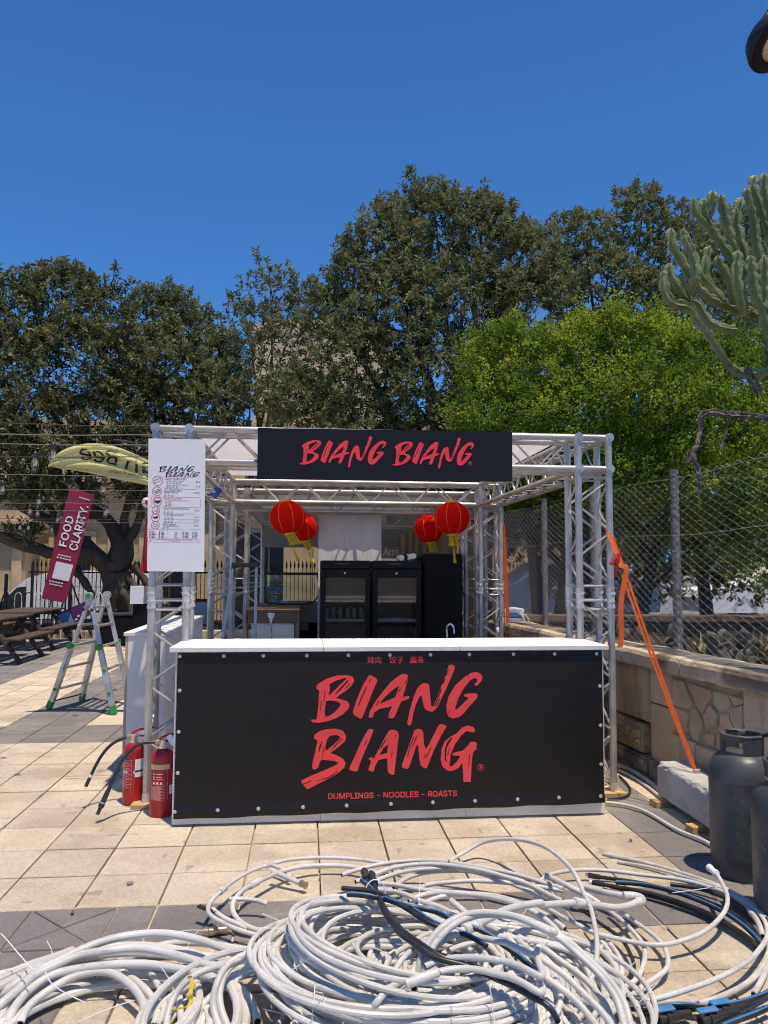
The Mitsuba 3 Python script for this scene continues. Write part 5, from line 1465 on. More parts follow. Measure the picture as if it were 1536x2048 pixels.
for x, z in ((-1.2, 6.5), (1.4, 6.5), (-1.2, 3.0), (1.4, 3.0)):
    h_ = part(ub, 'window', box(x - .5, x + .5, 31.9, 31.996, z, z + 1.6), 'm_shutter')
    part(h_, 'frame', cat([box(x - .6, x - .5, 31.85, 31.998, z, z + 1.7), box(x + .5, x + .6, 31.85, 31.998, z, z + 1.7), box(x - .5, x + .5, 31.85, 31.998, z + 1.6, z + 1.7)]), 'm_facade_trim')

# ---------------------------------------------------------------- white van (facing left) and cars
principled('m_van', (0.86, 0.865, 0.87), 0.25, 0.0, clearcoat=0.6)
principled('m_tyre', (0.02, 0.02, 0.02), 0.8)
principled('m_van_glass', (0.022, 0.025, 0.026), 0.12, specular=0.3)
principled('m_van_seat', (0.35, 0.33, 0.24), 0.6)


def wheel(parent, x, y, z, r, w, side):
    h_ = part(parent, 'wheel', lathe([(r * .6, -w / 2), (r * .93, -w / 2), (r, -w / 4), (r, w / 4), (r * .93, w / 2), (r * .6, w / 2)], 24).apply_transform(np.array([[1, 0, 0, x], [0, 0, 1, y], [0, 1, 0, z], [0, 0, 0, 1.0]])), 'm_tyre', smooth=40)
    part(h_, 'rim', lathe([(.001, -w * .3), (r * .3, -w * .35), (r * .6, -w * .45), (r * .62, w * .45)], 20).apply_transform(np.array([[1, 0, 0, x], [0, 0, 1, y], [0, 1, 0, z], [0, 0, 0, 1.0]])), 'm_shelf', smooth=40)


def van(x, y, z, label):
    k = thing('white_van', label, 'van')
    prof = [(0, .35), (0, .95), (.18, 1.10), (.95, 1.28), (1.05, 1.34), (1.72, 2.02), (2.05, 2.28), (2.6, 2.44), (3.4, 2.50), (5.4, 2.46), (5.5, 2.3), (5.5, .35)]
    m = extrude(Polygon(prof), 1.9)
    part(k, 'body', place(tm(m.vertices, m.faces), (x, y + 1.9, z), (1, 0, 0), (0, 0, 1)), 'm_van', smooth=25)
    for pts, nm in (([(1.18, 1.36), (1.78, 1.98), (2.0, 2.0), (2.0, 1.33)], 'side_window'),):
        mm = extrude(Polygon(pts).buffer(.03), .012)
        part(k, nm, place(mm, (x, y - .0005, z), (1, 0, 0), (0, 0, 1)), 'm_van_glass')
    wsv = [(x + 1.06, y + .1, z + 1.37), (x + 1.72, y + .16, z + 2.04), (x + 1.72, y + 1.74, z + 2.04), (x + 1.06, y + 1.8, z + 1.37)]
    part(k, 'windscreen', tm(np.array(wsv) + [-.012, 0, .012], [[0, 1, 2], [0, 2, 3]]), 'm_van_glass')
    part(k, 'mirror', bevel_box(x + 1.15, x + 1.3, y - .2, y - .02, z + 1.3, z + 1.62, .03), 'm_black_plastic')
    for xx in (2.02, 2.72, 4.0):
        part(k, 'door_seam', box(x + xx - .006, x + xx + .006, y - .003, y + .002, z + .45, z + 2.2), 'm_black_plastic')
    part(k, 'side_moulding', box(x + 1.0, x + 5.45, y - .012, y - .002, z + 1.02, z + 1.08), 'm_black_plastic')
    part(k, 'seam_line', box(x + 2.7, x + 5.45, y - .003, y + .002, z + 2.02, z + 2.035), 'm_shelf')
    for xx in (.95, 4.4):
        for yy_ in (y + .09, y + 1.8):
            wheel(k, x + xx, yy_, z + .35, .35, .22, 1)
    part(k, 'headlight', bevel_box(x - .01, x + .3, y - .005, y + .25, z + .85, z + 1.0, .02), 'm_alu_bright')


van(-10.3, 24.0, -1.0, 'white panel van parked on the road behind the railings, at the left')


def car(x, y, z, mat, label, flip=1):
    k = thing('parked_car', label, 'car', 'cars parked beyond the garden')
    prof = [(0, .3), (0, .62), (.1, .78), (1.0, .92), (1.65, 1.38), (2.3, 1.46), (3.1, 1.42), (3.75, 1.0), (4.2, .92), (4.25, .6), (4.2, .3)]
    pl = lambda pts, d, yy_: place(extrude(Polygon(pts), d), (x, yy_, z), (flip, 0, 0), (0, 0, 1)) if flip > 0 else place(extrude(Polygon([(-a, b) for a, b in pts]), d), (x, yy_, z), (1, 0, 0), (0, 0, 1))
    part(k, 'body', pl(prof, 1.75, y + 1.75), mat)
    part(k, 'side_window', pl([(1.2, .95), (1.72, 1.33), (2.25, 1.37), (2.25, .97)], .01, y - .0005), 'm_van_glass')
    part(k, 'side_window', pl([(2.33, .97), (2.33, 1.37), (3.0, 1.34), (3.5, 1.02)], .01, y - .0005), 'm_van_glass')
    for xx in (.8, 3.4):
        wheel(k, x + flip * xx, y + .1, z + .32, .32, .2, 1)


principled('m_car_blue', (0.10, 0.16, 0.26), 0.25, 0.3)
# small signs and boxes under the tree
ws = thing('small_sign', 'small blank white notice board on a dark stand under the ficus', 'sign')
w0, w1 = (-3.512,16,0.881), (-3.249,16,1.24)
part(ws, 'panel', bevel_box(w0[0], w1[0], 15.98, 16.0, w0[2], w1[2], .004), 'm_white_cool')
part(ws, 'side', bevel_box(w1[0] + .004, w1[0] + .16, 16.0, 16.03, w0[2], w1[2], .004), 'm_grey_board')
part(ws, 'stand', bevel_box(w0[0] + .05, w1[0] + .1, 16.04, 16.09, 0, w0[2] + .1, .01), 'm_black_matt')
principled('m_purple', (0.10, 0.02, 0.11), 0.6)
principled('m_sky_blue', (0.13, 0.30, 0.52), 0.6)
pb = thing('purple_board', 'purple board with a blue square leaning at an angle behind the ladder', 'board')
pbx = np.array((-5.026,17.6,0.591))
aa = math.radians(25)
exb, eyb = np.array([math.cos(aa), 0, math.sin(aa)]), np.array([-math.sin(aa), 0.0, math.cos(aa)])
part(pb, 'board', place(extrude(shapely.box(-.36, -.16, .30, .16), .02), pbx, exb, eyb), 'm_purple')
part(pb, 'blue_square', place(extrude(shapely.box(-.34, -.15, -.08, .12), .006), pbx + [0, -.022, 0], exb, eyb), 'm_sky_blue')
part(pb, 'lettering_bars', cat([place(extrude(shapely.box(-.04 + .07 * i, -.14 + .05 * (i % 2), .01 + .07 * i, -.10 + .05 * (i % 2)), .004), pbx + [0, -.022, 0], exb, eyb) for i in range(4)]), 'm_white_ink', kind='stuff')
part(pb, 'prop', bar(pbx + [0, .05, .1], [pbx[0], 18.1, 0], .03, .03), 'm_black_matt')
tb = thing('planter_tub', 'pale tub with a dark red rim behind the truss leg', 'tub')
tcx = np.array((-2.821,21.513,0))
part(tb, 'body', lathe([(.001, 0), (.18, 0), (.23, .70)], 24, (tcx[0], tcx[1] - 0, 0)), 'm_white_panel', smooth=30)
part(tb, 'rim', lathe([(.23, .70), (.25, .70), (.25, .76), (.22, .76), (.21, .6)], 24, (tcx[0], tcx[1], 0)), 'm_red_flag', smooth=30)
db = thing('dark_crate_stack', 'dark crate standing near the tree trunk, behind the side counter', 'crate')
part(db, 'box', bevel_box(-4.2, -3.55, 16.4, 16.9, 0, .62, .02), 'm_black_matt')
part(db, 'lid', bevel_box(-4.22, -3.53, 16.38, 16.92, .622, .67, .01), 'm_black_plastic')
for i, (x_, lab) in enumerate(((-1.75, 'dark green wheelie bin behind the railing, on the left'), (-1.05, 'dark green wheelie bin behind the railing, on the right'))):
    k = thing('green_bin', lab, 'bin')
    part(k, 'body', trimesh.convex.convex_hull(np.array([(x_ + a * (.22 if c == 0 else .28), 20 + b * (.25 if c == 0 else .32), .1 + c) for a in (-1, 1) for b in (-1, 1) for c in (0, .95)])), 'm_dark_green')
    part(k, 'lid', bevel_box(x_ - .30, x_ + .30, 19.66, 20.34, 1.06, 1.13, .02), 'm_dark_green')

# ---------------------------------------------------------------- garden behind the fence
ga, gb = W(-14, .38, -.24), W(12.2, .38, -.24)
structure('garden', tm([ga, [60, ga[1], .38], [60, gb[1], .38], gb], [[0, 1, 2], [0, 2, 3]]), 'm_soil')
principled('m_bank', noisy((0.12, 0.085, 0.058), (0.08, 0.056, 0.04), 3.0), 0.95)
gw = thing('garden_wall', 'low brown weathered wall running through the garden behind the fence', 'wall')
for nm, (z0, z1, yo) in (('wall', (.30, .88, 10.55)), ('coping', (.882, .97, 10.50))):
    gx, gz = np.meshgrid(np.linspace(2.6, 15, 260), np.linspace(0, 1, 14), indexing='ij')
    zz = z0 + (z1 - z0) * np.clip(gz / .6, 0, 1)
    yy = yo + np.clip((gz - .6) / .4, 0, 1) * .3
    nz = fb(np.stack([gx * 3.5, zz * 5, yy * 3], -1), 4, 4) - .5
    part(gw, nm, grid_mesh(np.stack([gx, yy + .09 * nz, zz + .05 * nz], -1)), 'm_bank', smooth=40)
car(8.75, 16.2, .38, 'm_van', 'white car half hidden under the shrub, at the right edge beyond the garden wall')
car(3.5, 16.4, .38, 'm_car_blue', 'dark blue car in the shade beyond the fence')

# ---------------------------------------------------------------- orange ratchet straps


def strap(pts, w, wid_dir, t=.0025, n=40):
    c = spline(pts, n)
    wd = np.asarray(wid_dir, float)
    wd = wd / np.linalg.norm(wd)
    d = np.gradient(c, axis=0)
    d /= np.linalg.norm(d, axis=1, keepdims=True)
    nn = np.cross(d, wd)
    nn /= np.linalg.norm(nn, axis=1, keepdims=True)
    a, b = c + wd * w / 2, c - wd * w / 2
    G = np.stack([a + nn * t, b + nn * t, b - nn * t, a - nn * t, a + nn * t], 1)
    return grid_mesh(G)


os_ = thing('ratchet_strap', 'orange ratchet strap from the right front truss column down to the concrete block', 'strap')
s_top = np.array([X1 - .03, YF + .05, 1.959])
s_mid = np.array((2.214,5.3,1.621))
s_bot = np.array((2.561,4.963,0.268))
part(os_, 'webbing', strap([s_top, (s_top + s_mid) / 2 + [.004, 0, 0], s_mid], .028, (1, -.6, .25)), 'm_orange')
part(os_, 'webbing', strap([s_mid + [.012, .02, -.05], s_mid * .5 + s_bot * .5 + [-.012, .02, .0], s_bot + [-.008, 0, 0]], .016, (1, -.5, .3)), 'm_orange')
part(os_, 'webbing', strap([s_top + [.05, .01, -.02], s_top * .45 + s_bot * .55 + [.02, .02, .0], s_bot + [.008, .01, 0]], .016, (1, -.6, .3)), 'm_orange')
tail0 = s_mid + np.array([.012, -.02, .012])
tz_ = (2.195,5.28,1.063)
part(os_, 'loose_tail', strap([tail0 + [-.02, 0, .0], tail0 + [.0, -.01, .004], tail0 + [-.004, -.012, -.10], [tz_[0] - .004, 5.27, (tail0[2] + tz_[2]) / 2], [tz_[0], 5.28, tz_[2] + .08], [tz_[0] - .012, 5.28, tz_[2]]], .036, (1, -.12, 0), n=60), 'm_orange')
part(os_, 'ratchet', cat([bar(s_mid + [-.065, .03, .02], s_mid + [.0, .03, .10], .05, .022, bev=.004), rod(s_mid + [-.03, -.02, .06], s_mid + [-.03, .08, .06], .012, 8), bar(s_mid + [-.04, .03, -.05], s_mid + [-.005, .03, .04], .012, .012)]), principled('m_ratchet', (0.45, 0.02, 0.03), 0.4))
part(os_, 'hook', cat([tube(spline([s_bot + [0, 0, .02], s_bot + [.004, 0, -.0], s_bot + [.015, 0, -.012], s_bot + [.02, 0, .01]], 12), .006, 6), rod(s_bot + [-.02, .0, .03], s_bot + [.02, .0, .03], .006, 6)]), 'm_alu_bright')
os2 = thing('ratchet_strap', 'orange ratchet strap hanging beside the rear right truss column', 'strap')
b0, b1, b2 = np.array((2.214,8.9,2.347)), np.array((2.325,9,1.656)), np.array((2.379,9,0.777))
part(os2, 'webbing', strap([b0, b0 * .5 + b1 * .5 + [-.015, 0, 0], b1 + [-.02, 0, -.3], b2 + [-.03, 0, -.3]], .016, (1, -.3, 0)), 'm_orange')
c0_, c1_ = np.array((2.31,9,2.13)), np.array((2.385,9,0.765))
part(os2, 'webbing', strap([c0_, c0_ * .7 + c1_ * .3 + [-.004, 0, 0], c1_ + [0, 0, -.3]], .042, (1, -.4, 0)), 'm_orange')
part(os2, 'ratchet', cat([bar(c0_ + [-.005, 0, -.06], c0_ + [-.01, 0, .0], .05, .03, bev=.005), rod(c0_, [c0_[0] - .01, c0_[1], 2.3], .004, 6)]), 'm_ratchet')
cr = thing('crate_stack', 'stack of white and blue tubs beside the rear right truss column', 'tub')
cp = np.array((2.466,9.3,0.99))
for i in range(3):
    part(cr, 'tub', bevel_box(cp[0] - .14, cp[0] + .15, 9.2, 9.6, cp[2] + .055 * i - .02, cp[2] + .055 * i + .03, .006), 'm_white_cool' if i % 2 == 0 else 'm_sky_blue')
part(cr, 'base', bevel_box(cp[0] - .16, cp[0] + .17, 9.2, 9.65, 0, cp[2] - .022, .01), 'm_black_plastic')
for dx_ in (.12, .17):
    part(cr, 'cord', tube(spline([cp + [.08, -.1, .08], cp + [dx_, -.12, .06], cp + [dx_ + .04, -.12, -.12], cp + [dx_, -.12, -.4]], 20), .008, 6), 'm_white_panel')

# ---------------------------------------------------------------- wheelie bin behind the column
wb = thing('wheelie_bin', 'black wheelie bin between the right truss column and the wall', 'bin')
xb0, xb1, yb0, yb1 = 2.06, 2.40, 5.98, 6.42
part(wb, 'body', trimesh.convex.convex_hull(np.array([((xb0 + xb1) / 2 + a * (xb1 - xb0) / 2 * s, (yb0 + yb1) / 2 + b * (yb1 - yb0) / 2 * s, z) for a in (-1, 1) for b in (-1, 1) for z, s in ((.06, .80), (.80, 1.0))])), 'm_black_plastic')
part(wb, 'rim', bevel_box(xb0 - .015, xb1 + .02, yb0 - .02, yb1 + .02, .801, .845, .01), 'm_black_plastic')
part(wb, 'lid', bevel_box(xb0 - .02, xb1 + .03, yb0 - .03, yb1 + .03, .847, .885, .015), 'm_black_plastic')
for s in (xb0 + .02, xb1 - .06):
    part(wb, 'wheel', lathe([(.001, -.02), (.07, -.02), (.075, 0), (.07, .02), (.001, .02)], 18).apply_transform(np.array([[0, 0, 1, s + .02], [1, 0, 0, yb1 - .02], [0, 1, 0, .075], [0, 0, 0, 1.0]])), 'm_tyre')

# ---------------------------------------------------------------- concrete block on timber
cb = thing('concrete_block', 'long grey concrete ballast block lying on timber along the wall', 'ballast block')
B1, B2 = np.array((2.439,5.297,0.045))[:2], np.array((2.426,4.536,0.045))[:2]
bd_ = (B2 - B1) / np.linalg.norm(B2 - B1)
bn_ = np.array([-bd_[1], bd_[0]])
if bn_[0] < 0:
    bn_ = -bn_
LB = 1.15
prof = []
hw_, zb_l, zt_l = .215, .045, .275
na_ = 40
nb_ = 30
outer = shapely.box(0, zb_l, hw_, zt_l).buffer(-.022).buffer(.022, 6)
m = extrude(outer, LB)
m = trimesh.Trimesh(m.vertices, m.faces, process=True)
m = m.subdivide_to_size(.035)
v = np.array(m.vertices)
# rounded far end, chipped upper edge
v[:, 2] = np.where(v[:, 2] < .03, .0 + (.012 * (np.abs(v[:, 0] - hw_ / 2) / hw_ * 2) ** 4), v[:, 2])
nn_ = fb(np.stack([v[:, 0] * 22, v[:, 1] * 22, v[:, 2] * 22], -1), 8)
edge = np.exp(-((v[:, 0] - 0) / .03) ** 2 - ((v[:, 1] - zt_l) / .03) ** 2)
v[:, 0] += edge * .03 * np.clip(nn_ - .35, 0, 1) + .004 * (nn_ - .5)
v[:, 1] -= edge * .03 * np.clip(nn_ - .35, 0, 1) + .003 * (nn_ - .5)
P3 = np.stack([B1[0] + bd_[0] * v[:, 2] + bn_[0] * v[:, 0], B1[1] + bd_[1] * v[:, 2] + bn_[1] * v[:, 0], v[:, 1]], -1)
part(cb, 'block', tm(P3, m.faces[:, ::-1]), 'm_concrete', smooth=50)
part(cb, 'lifting_eye', tube(spline([s_bot + [-.02, 0, -.02], s_bot + [-.012, 0, .02], s_bot + [.012, 0, .02], s_bot + [.02, 0, -.02]], 14), .006, 6), 'm_alu')
for i, (t_, lab) in enumerate(((.10, 'timber chock under the far end of the concrete block'), (.62, 'timber chock under the middle of the concrete block'), (1.02, 'timber chock under the near end of the concrete block'))):
    p_ = B1 + bd_ * t_
    part(thing('timber_chock', lab, 'timber chock'), 'block', bar((p_[0] - .075, p_[1], .0205), (p_[0] + .20, p_[1] + .03, .0205), .085, .041, bev=.003), 'm_pine')
# pipes and cables along the foot of the wall
for i, (pts, r_, mt, lab) in enumerate((
        ([(2.53,6.179,0.03),(2.562,5.944,0.03),(2.554,5.66,0.03),(2.53,5.367,0.03)], .017, 'm_pipe', 'white conduit pipe at the foot of the wall, nearest the wall'),
        ([(2.483,6.065,0.02),(2.51,5.87,0.02),(2.5,5.543,0.02),(2.471,5.206,0.02)], .011, 'm_pipe', 'thin white conduit at the foot of the wall, nearest the stall'),
        ([(2.053,5.241,0.02),(2.181,5.151,0.02),(2.251,4.923,0.02),(2.279,4.643,0.02),(2.33,4.498,0.02),(2.353,4.316,0.02),(2.356,4.021,0.02)], .011, 'm_pipe', 'white hose snaking over the grey slabs to the gas cylinders'),
        ([(2.424,5.922,0.012),(2.39,5.673,0.012),(2.302,5.449,0.012),(2.199,5.361,0.012),(2.107,5.357,0.012)], .008, 'm_black_plastic', 'black rubber cable curling round the right truss foot'))):
    if 'm_pipe' not in scene:
        scene['m_pipe'] = {'type': 'twosided', 'b': {'type': 'principled', 'base_color': proc(lambda p, n, uv: mix(mix((0.64, 0.635, 0.61), (0.53, 0.525, 0.495), smoothstep(0.35, 0.65, n3(p, 6.0, 3))), mi.Color3f(0.30, 0.285, 0.26), 0.55 * smoothstep(0.62, 0.78, mikit.fbm(p.x * 90, p.y * 90, p.z * 90, octaves=4)) * smoothstep(0.4, 0.6, n3(p, 7.0, 2)))), 'roughness': 0.42, 'specular': 0.45}}
    single('ground_pipe' if i < 3 else 'ground_cable', lab, 'pipe' if i < 3 else 'cable', tube(spline(pts, 40), r_, 8), mt, smooth=True)

# ---------------------------------------------------------------- gas cylinders


def gas_paint(p, n, uv):
    c = mix((0.046, 0.052, 0.058), (0.075, 0.081, 0.086), smoothstep(0.35, 0.7, n3(p, 5.0, 4)))
    sc_ = smoothstep(0.68, 0.73, mikit.fbm(p.x * 170, p.y * 170, p.z * 60, octaves=3)) * smoothstep(0.56, 0.66, mikit.fbm(p.x * 8, p.y * 8, p.z * 2.5, octaves=3))
    c = mix(c, mi.Color3f(0.26, 0.26, 0.25), 0.5 * sc_)
    dust = smoothstep(0.55, 0.8, n.z) * 0.35
    return mix(c, mi.Color3f(0.12, 0.115, 0.105), dust * n3(p, 9.0, 3))


bumped('m_gas', {'type': 'principled', 'base_color': proc(gas_paint), 'roughness': 0.42, 'specular': 0.5}, lambda p, n, uv: n3(p, 18.0, 3), 0.004)


def gas(x, y, r, hb, label, rot):
    k = thing('gas_cylinder', label, 'gas cylinder', 'dark grey gas cylinders')
    prof = [(.001, .03), (r * .82, .03), (r * .84, .0), (r * .90, .0), (r * .92, .05), (r * .985, .085), (r, .12), (r, hb - .16), (r * 1.006, hb - .158), (r * 1.006, hb - .15), (r, hb - .148)]
    for t in np.linspace(.1, 1, 12):
        prof.append((r * (.42 + .58 * math.cos(t * math.pi / 2)), hb - .14 + .13 * math.sin(t * math.pi / 2)))
    prof.append((.001, hb + .005))
    part(k, 'body', lathe(prof, 64, (x, y, 0)), 'm_gas', smooth=35)
    # collar with two cut-outs
    rc, hc = r * .60, .112
    ang = np.linspace(0, 2 * math.pi, 97)[:-1]
    zz = np.linspace(0, hc, 13)
    gv, gf = [], []
    def keep(a, z):
        a = (a + rot) % (2 * math.pi)
        if .15 < a < 1.05:
            return z < .06
        if (1.6 < a < 2.6 or 4.4 < a < 5.4):
            return not (.03 < z < .082)
        return True
    for i in range(96):
        for j in range(12):
            if keep((ang[i] + .03), (zz[j] + zz[j + 1]) / 2):
                a0, a1 = ang[i], ang[i] + 2 * math.pi / 96
                base = len(gv)
                for a in (a0, a1):
                    for z in (zz[j], zz[j + 1]):
                        for rr in (rc - .005, rc + .005):
                            s_ = rr * (1 + .02 * z / hc)
                            gv.append((x + s_ * math.cos(a), y + s_ * math.sin(a), hb - .035 + z))
                q_ = [(0, 1, 3, 2), (4, 6, 7, 5), (0, 4, 5, 1), (2, 3, 7, 6), (0, 2, 6, 4), (1, 5, 7, 3)]
                for a_, b_, c_, d_ in q_:
                    gf += [[base + a_, base + b_, base + c_], [base + a_, base + c_, base + d_]]
    part(k, 'collar', tm(gv, gf), 'm_gas')
    ra = [a for a in ang if keep(a, hc - .002)]
    for gap in ((1.05, .15 + 2 * math.pi),):
        a_ = np.linspace(gap[0], gap[1], 60) - rot
        part(k, 'collar_rim', tube([(x + rc * 1.02 * math.cos(t), y + rc * 1.02 * math.sin(t), hb - .035 + hc) for t in a_], .009, 8), 'm_gas', smooth=True)
    part(k, 'valve', cat([lathe([(.02, 0), (.02, .05), (.012, .055), (.012, .08), (.02, .082), (.02, .095), (.001, .096)], 14, (x, y, hb)), rod((x, y, hb + .04), (x + .045, y - .02, hb + .04), .012, 10)]), 'm_brass')
    return k


gas(2.335, 4.03, .171, .65, 'dark grey gas cylinder beside the concrete block, whole in view', 4.6)
gas(2.23, 3.46, .165, .645, 'dark grey gas cylinder cut off by the right edge of the picture', 5.5)
gh = single('gas_hose', 'black gas hose between the two cylinders', 'hose', tube(spline([(2.37, 4.0, .705), (2.44, 3.86, .76), (2.46, 3.7, .74), (2.3, 3.52, .69)], 30), .01, 8), 'm_black_plastic', smooth=True)

# ---------------------------------------------------------------- lamp at the upper right
lm = thing('street_lamp', 'dark street lantern with a warm diffuser, cut by the upper right corner', 'street lamp')
lc_ = np.array((3.706,5.6,5.847))
tl_ = math.radians(28)
ML = np.eye(4)
_ax, _az = math.radians(38), math.radians(35)
ML[:3, :3] = rotz(_az)[:3, :3] @ np.array([[1, 0, 0], [0, math.cos(_ax), math.sin(_ax)], [0, -math.sin(_ax), math.cos(_ax)]])
ML[:3, 3] = lc_
part(lm, 'hood', move(lathe([(.20, -.03), (.235, -.02), (.24, .0), (.235, .03), (.19, .12), (.10, .19), (.05, .21), (.001, .215)], 40), ML), 'm_iron', smooth=40)
part(lm, 'rim', move(lathe([(.145, -.028), (.20, -.032), (.22, -.024), (.20, -.01), (.145, -.012)], 40), ML), principled('m_lamp_rim', (0.012, 0.012, 0.022), 0.3), smooth=40)
part(lm, 'diffuser', move(lathe([(.145, -.015), (.12, -.06), (.07, -.09), (.001, -.10)], 40), ML), principled('m_diffuser', (0.60, 0.47, 0.31), 0.4), smooth=True)
part(lm, 'arm', tube(spline([lc_ + [-.08, 0, .19], lc_ + [.1, 0, .4], lc_ + [.6, 0, .5], lc_ + [1.0, .1, .3]], 20), .03, 10), 'm_iron', smooth=True)
part(lm, 'post', rod(lc_ + [1.0, .1, .4], [lc_[0] + 1.0, lc_[1] + .1, .38], .06, 12), 'm_iron', smooth=40)

# ---------------------------------------------------------------- heap of plastic pipes in the foreground
principled('m_pipe_black', noisy((0.016, 0.017, 0.019), (0.035, 0.036, 0.038), 20.0), 0.38)
principled('m_pipe_worn', noisy((0.60, 0.59, 0.56), (0.46, 0.445, 0.41), 14.0, .3, .7), 0.5)


def pipe(label, pts, r=.0125, mat='m_pipe', name='water_pipe', group=None, n=None, sides=10, stripe=0, ends=True):
    k = thing(name, label, 'pipe', group)
    c = spline(pts, n or max(24, 9 * len(pts)))
    c[:, 2] = np.maximum(c[:, 2], r * 1.0)
    part(k, 'pipe', tube(c, r, sides), mat, smooth=40)
    if stripe:
        t = np.gradient(c, axis=0)
        t /= np.linalg.norm(t, axis=1, keepdims=True)
        for s in range(stripe):
            side = np.cross(t, [0, 0, 1.0])
            side /= np.linalg.norm(side, axis=1, keepdims=True)
            up_ = np.cross(side, t)
            a = .9 - 1.5 * s
            off = (side * math.cos(a + 1.9) + up_ * abs(math.sin(a + 1.9))) * r * .90
            part(k, 'stripe', tube(c + off * .98, r * .26 + .0006, 6), 'm_blue_pipe', smooth=True)
    if ends:
        for e, d in ((c[0], c[0] - c[1]), (c[-1], c[-1] - c[-2])):
            d = d / np.linalg.norm(d)
            part(k, 'open_end', tube([e + d * .0005, e + d * .0015], r * .72, 10), 'm_black_matt')
    return k, c


def coupling(k, p, d, r, L=.07, mat='m_fitting', nm='coupling'):
    d = np.asarray(d, float)
    d = d / np.linalg.norm(d)
    p = np.asarray(p, float)
    ts = np.array([-.5, -.47, -.30, -.28, -.2, .2, .28, .30, .47, .5]) * L
    rr = np.array([1.25, 1.5, 1.55, 1.35, 1.3, 1.3, 1.35, 1.55, 1.5, 1.25]) * r
    part(k, nm, tube([p + d * t for t in ts], rr, 14), mat, smooth=35)


principled('m_fitting', noisy((0.66, 0.655, 0.62), (0.50, 0.49, 0.46), 30.0), 0.45)


def coil(label, cx, cy, r, turns, z0, rise, tilt, seed, pr=.0098, mat='m_pipe', wob=.05, squash=1.0, spread=.05, name='pipe_coil', group='coiled white pipes in the heap', ang0=0.0, taper=0.0):
    rg = np.random.default_rng(seed)
    n = int(turns * 44)
    a = np.linspace(0, turns * 2 * math.pi, n) + ang0
    f = np.linspace(0, 1, n)
    w1 = np.interp(f * turns, np.arange(int(turns) + 3), rg.normal(0, spread, int(turns) + 3))
    w2 = np.interp(f * turns + .37, np.arange(int(turns) + 3), rg.normal(0, spread, int(turns) + 3))
    dr_ = np.interp(f * turns, np.arange(int(turns) + 3), rg.normal(0, wob * r, int(turns) + 3))
    from scipy.ndimage import gaussian_filter1d as gf
    w1, w2, dr_ = gf(w1, 16), gf(w2, 16), gf(dr_, 16)
    rr = r * (1 - taper * f) + dr_ + .012 * np.sin(a * 1.37 + seed)
    x = cx + w1 + rr * np.cos(a)
    y = cy + w2 + rr * np.sin(a) * squash
    z = z0 + rise * f + .018 * np.sin(a * .93 + seed * 1.7) + (tilt[0] * (x - cx) + tilt[1] * (y - cy)) + gf(rg.normal(0, .02, n), 14)
    c = np.stack([x, y, np.maximum(z, pr)], 1)
    k = thing(name, label, 'pipe coil', group)
    part(k, 'pipe', tube(c, pr, 8), mat, smooth=40)
    for e, d in ((c[0], c[0] - c[1]), (c[-1], c[-1] - c[-2])):
        d = d / np.linalg.norm(d)
        part(k, 'open_end', tube([e + d * .0005, e + d * .0015], pr * .72, 10), 'm_black_matt')
    # cable ties
    for t in rg.random(3):
        i = int(t * (n - 60)) + 20
        d = c[i + 1] - c[i]
        d = d / np.linalg.norm(d)
        e = np.cross(d, [0, 0, 1.0])
        e /= np.linalg.norm(e)
        part(k, 'cable_tie', cat([tube([c[i] + d * -.003, c[i] + d * .003], pr * 1.16, 8), tube([c[i] + [0, 0, pr], c[i] + e * .03 + [0, 0, pr + .03], c[i] + e * (.07 + .06 * rg.random()) + [0, 0, pr + .03 + .06 * rg.random()]], .0016, 4)]), 'm_white_cool')
    return k, c


HC = np.array((0.417,2.967,0.1))
hx, hy = HC[0], HC[1]
# the big tangled heap
coil('large white coil at the bottom of the heap, widest ring on the ground', hx + .10, hy + .02, .535, 9, .02, .09, (0, 0), 1, wob=.05, spread=.06, squash=.92)
coil('white coil lying on the lowest ring of the heap, leaning left', hx - .01, hy + .0, .465, 10, .07, .09, (-.05, -.03), 2, wob=.06, spread=.06, squash=.92)
coil('white coil stacked on the left side of the heap', hx - .09, hy - .02, .425, 10, .12, .08, (-.12, -.02), 3, wob=.07, spread=.06, squash=.9)
coil('topmost white coil of the heap, tilted down to the right', hx - .03, hy + .02, .40, 8, .17, .07, (-.18, -.02), 4, wob=.09, spread=.075, squash=.85)
coil('white coil in the right part of the heap, low and loose', hx + .27, hy - .06, .45, 7, .03, .08, (0, 0), 5, wob=.12, spread=.10)
coil('tight white coil inside the heap', hx + .02, hy - .08, .30, 7, .03, .12, (0, 0), 6, wob=.12, spread=.09)
coil('small white coil in the middle of the heap, near the front edge', hx + .12, hy - .22, .36, 6, .04, .10, (.04, 0), 7, wob=.12, spread=.10)
coil('worn white coil spilling out of the right side of the heap', hx + .46, hy + .0, .34, 4, .02, .06, (0, 0), 8, wob=.14, spread=.12, mat='m_pipe_worn')
coil('white coil at the very front of the heap, cut by the lower edge', hx - .02, hy - .42, .44, 7, .03, .10, (0, -.05), 9, wob=.10, spread=.09)
coil('very loose white coil slung across the middle of the heap', hx + .10, hy + .05, .40, 5, .10, .08, (-.10, .04), 10, wob=.2, spread=.16, squash=.7)
coil('worn white coil half buried in the middle of the heap', hx - .02, hy - .10, .20, 6, .02, .10, (0, 0), 11, wob=.2, spread=.14, mat='m_pipe_worn')
coil('loose white coil over the right shoulder of the heap', hx + .22, hy - .04, .36, 5, .09, .06, (-.06, .03), 12, wob=.2, spread=.15, squash=.8)
